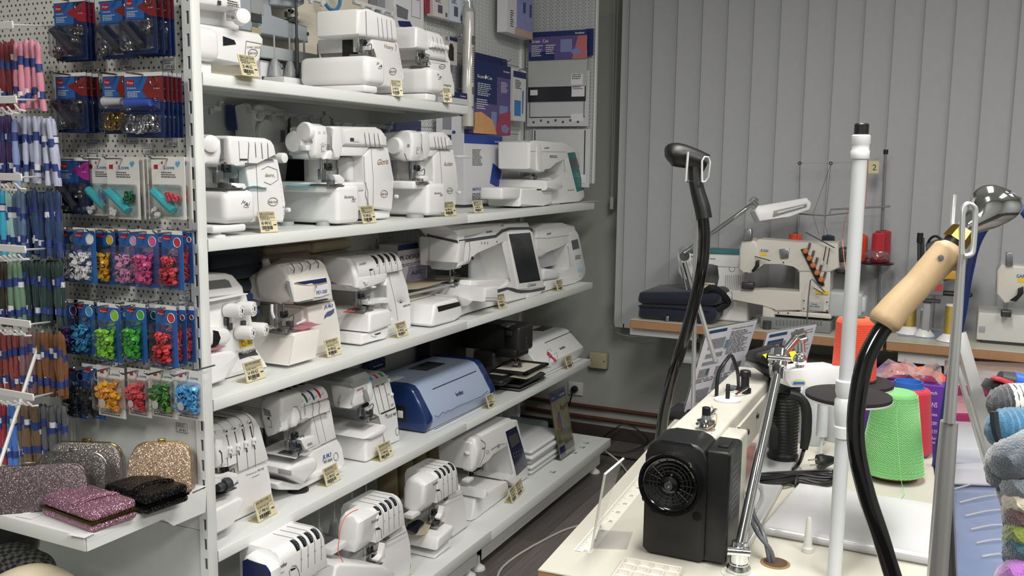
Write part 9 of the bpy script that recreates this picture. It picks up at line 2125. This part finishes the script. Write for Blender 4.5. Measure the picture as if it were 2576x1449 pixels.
ch(t,'loop',[(2419,640,1.16),(2421,560,1.16),(2423,525,1.16),(2434,513,1.16),(2449,520,1.16),(2454,540,1.16),(2449,620,1.16),(2443,640,1.16),(2425,645,1.16)],14,AS,12,3)
ch(t,'rear_loop',[(2401,490,1.3),(2396,560,1.3),(2402,610,1.27)],14,AS,12);ch(t,'post',[(2420,640,1.18),(2408,800,1.19),(2388,1062,1.21)],[20,30],AS,18);ch(t,'lower_post',[(2388,1060,1.22),(2378,1180,1.23),(2358,1449,1.26)],[42,50],AL,22);ch(t,'lower_post_foot',[(2358,1449,1.26),(2320,1900,1.33)],48,AL,14)
BH=mat('#17337f',0.6)
bm=nb();tube(bm,smoothpts([T(*p) for p in ((2620,600,1.5),(2576,532,1.5),(2540,505,1.52),(2515,525,1.55),(2462,600,1.6),(2438,690,1.7),(2420,800,1.8),(2392,930,1.95),(2372,1050,2.05),(2350,1180,2.2),(2326,1285,2.35),(2316,1420,2.45),(2300,1560,2.5))],5),pr_(19,1.7),12);tag(obj('blue_cable',bm,BH),'bright blue cable sheath hanging beside the near aluminium stand','cable')
# ================================================================== RIGHT EDGE: BOARDS, WRAPPED STACK, YARN
t=thing('ironing_support','slanting flat metal bar behind the near stand','metal bar',tuple(T(2500,1180,1.9)))
tpoly(t,'bar',[(2405,845),(2432,835),(2532,1180),(2500,1196)],1.75,0.012,mat('#c6c7c6',0.35,0.5),0.002)
tpoly(t,'tube',[(2400,905),(2410,900),(2498,1185),(2486,1190)],1.74,0.012,AL,0.003)
WR=mat('#6f8fc4',0.18,var=0.25,scale=18,coat=0.5,bump=0.8,bscale=25)
t=thing('wrapped_board','blue board wrapped in shiny clear film along the right edge','wrapped board',tuple(onz(2450,1300,0.62)))
def slab(parent,name,P,z,th,m,r=0.006):
 Q=[onz(X,Y,z) for X,Y in P];bm=nb();prism(bm,[(q.x,q.y) for q in Q],'z',z-th,z,r,2);return obj(name,bm,m,parent)
slab(t,'board',[(2392,1130),(2560,1100),(2640,1500),(2410,1500)],0.62,0.05,WR);slab(t,'film',[(2388,1126),(2562,1096),(2645,1504),(2406,1504)],0.624,0.058,clear('#ffffff',0.2,0.12,0.1))
slab(t,'clear_fold',[(2392,1165),(2540,1160),(2550,1215),(2395,1210)],0.64,0.012,clear('#e8e9ee',0.25,0.08,0.5))
for k in range(6):bm=nb();a=onz(2400+k*14,1230+k*34,0.628);b=onz(2520+k*6,1205+k*38,0.628);tube(bm,smoothpts([a,a.lerp(b,0.5)+Z_*0.004,b],4),0.0025,5);obj('film_crease',bm,clear('#ffffff',0.5,0.1,0.3),t)
t=thing('white_board','white film-wrapped board under the purple-edged packs on the right','wrapped board',tuple(onz(2450,1100,0.66)));slab(t,'board',[(2372,1035),(2640,1040),(2640,1135),(2378,1125)],0.67,0.05,mat('#cfd2d8',0.2,coat=0.4))
for k,(y0,y1,z_,c,lb) in enumerate(((905,965,0.74,'#b9adb2','upper pale film-wrapped pack on the right'),(965,1035,0.70,'#c9959f','lower pink film-wrapped pack on the right'))):
 t=thing('wrapped_pack',lb,'wrapped pack',tuple(onz(2470,y1,z_)));slab(t,'pack',[(2376,y0),(2640,y0+10),(2640,y1+8),(2372,y1)],z_,0.04,mat(c,0.2,var=0.25,scale=14,coat=0.6,bump=0.8,bscale=25))
 slab(t,'magenta_edge',[(2374,y1-4),(2640,y1+4),(2640,y1+14),(2372,y1+4)],z_-0.004,0.03,mat('#8f1f55',0.4))
t=thing('tape_gun','blue and black tool with a red lever at the right edge above the yarn','tool',tuple(T(2530,985,1.7)))
ch(t,'blue_handle',[(2545,958,1.7),(2620,975,1.7)],46,mat('#2f62c0',0.35),18);ch(t,'grip_ring',[(2515,950,1.7),(2547,958,1.7)],[34,44],DGREY,18);tpoly(t,'jaw',[(2492,975),(2505,955),(2530,962),(2576,985),(2560,1000),(2510,992)],1.68,0.04,DARK,0.004);tpoly(t,'red_lever',[(2504,952),(2516,948),(2550,960),(2562,978),(2535,966),(2506,958)],1.67,0.02,mat('#c23a44',0.4),0.002)
def yarn(name,label,c,r,ax,L,col,n=26,seed=0,fuzz=0.0025,band=None):
 """a wound ball of yarn: strands laid as ridges round an axis"""
 t=thing(name,label,'yarn',c);ax=Vector(ax).normalized();bm=nb();prof=[]
 for k in range(n+1):u=k/n*2-1;prof.append((r*math.sqrt(max(0.03,1-abs(u)**2.6))+(fuzz if k % 2 else 0),u*L))
 lathe(bm,prof,c,ax,40);q=random.Random(seed)
 for v in bm.verts:v.co+=Vector([q.uniform(-1,1)*fuzz*0.35 for _ in range(3)])
 obj('strands',bm,mat(col,0.95,var=0.3,scale=160,bump=1.0,bscale=700,sheen=0.6),t)
 if band:bm=nb();lathe(bm,[(r*1.05,-L*0.3),(r*1.07,0),(r*1.05,L*0.3)],c,ax,34);b_=obj('paper_band',bm,mat('#d8d0c8',0.6),t)
 return t
yarn('yarn_ball','dark grey yarn ball with a white paper band at the right edge',T(2560,1015,1.45),0.030,(0.3,-1,0.1),0.045,'#3a3d42',seed=1,band=1)
ysk=yarn('yarn_skein','teal blue yarn skein below the grey yarn ball',T(2572,1085,1.4),0.034,(0.5,-1,-0.1),0.055,'#2f6f94',seed=2)
bm=nb();tube(bm,smoothpts([T(X,Y,1.38) for X,Y in ((2500,1035),(2505,1080),(2520,1120),(2550,1145),(2590,1150))],5),0.006,8);obj('cord',bm,mat('#2b3238',0.95),ysk,label='dark twisted cord')
tY=0.95;Ys=[('#4f5a63',2545,1165,74),('#6f7a80',2560,1225,60),('#cfc5b0',2562,1265,55),('#5a3f3c',2560,1300,50),('#c98a2c',2576,1318,42),('#7a8a35',2562,1348,52),('#24505e',2562,1382,52),('#cdb83a',2578,1412,44),('#b06ac0',2560,1460,66)]
t=thing('variegated_yarn','fuzzy multicoloured roving yarn in grey, cream, green and mauve, lower right corner','yarn',tuple(T(2580,1440,tY)))
for k,(c_,X,Y,w_) in enumerate(Ys):
 X+=26
 a=T(X-w_*0.75,Y+w_*0.75,tY);b=T(X+95,Y-95,tY+0.06);bm=nb();P=smoothpts([a,T(X-w_*0.55,Y+w_*0.05,tY-0.005),T(X,Y-w_*0.3,tY-0.02),b],7);n_=len(P);tube(bm,P,[pr_(w_*1.35,tY)*(0.55+0.5*math.sin((i+0.5)/n_*PI)) for i in range(n_)],30);q=random.Random(k)
 for v in bm.verts:v.co+=Vector([q.uniform(-1,1)*0.0012 for _ in range(3)])
 obj('strand',bm,mat(c_,1.0,var=0.3,scale=120,bump=1.0,bscale=500,sheen=0.8),t)
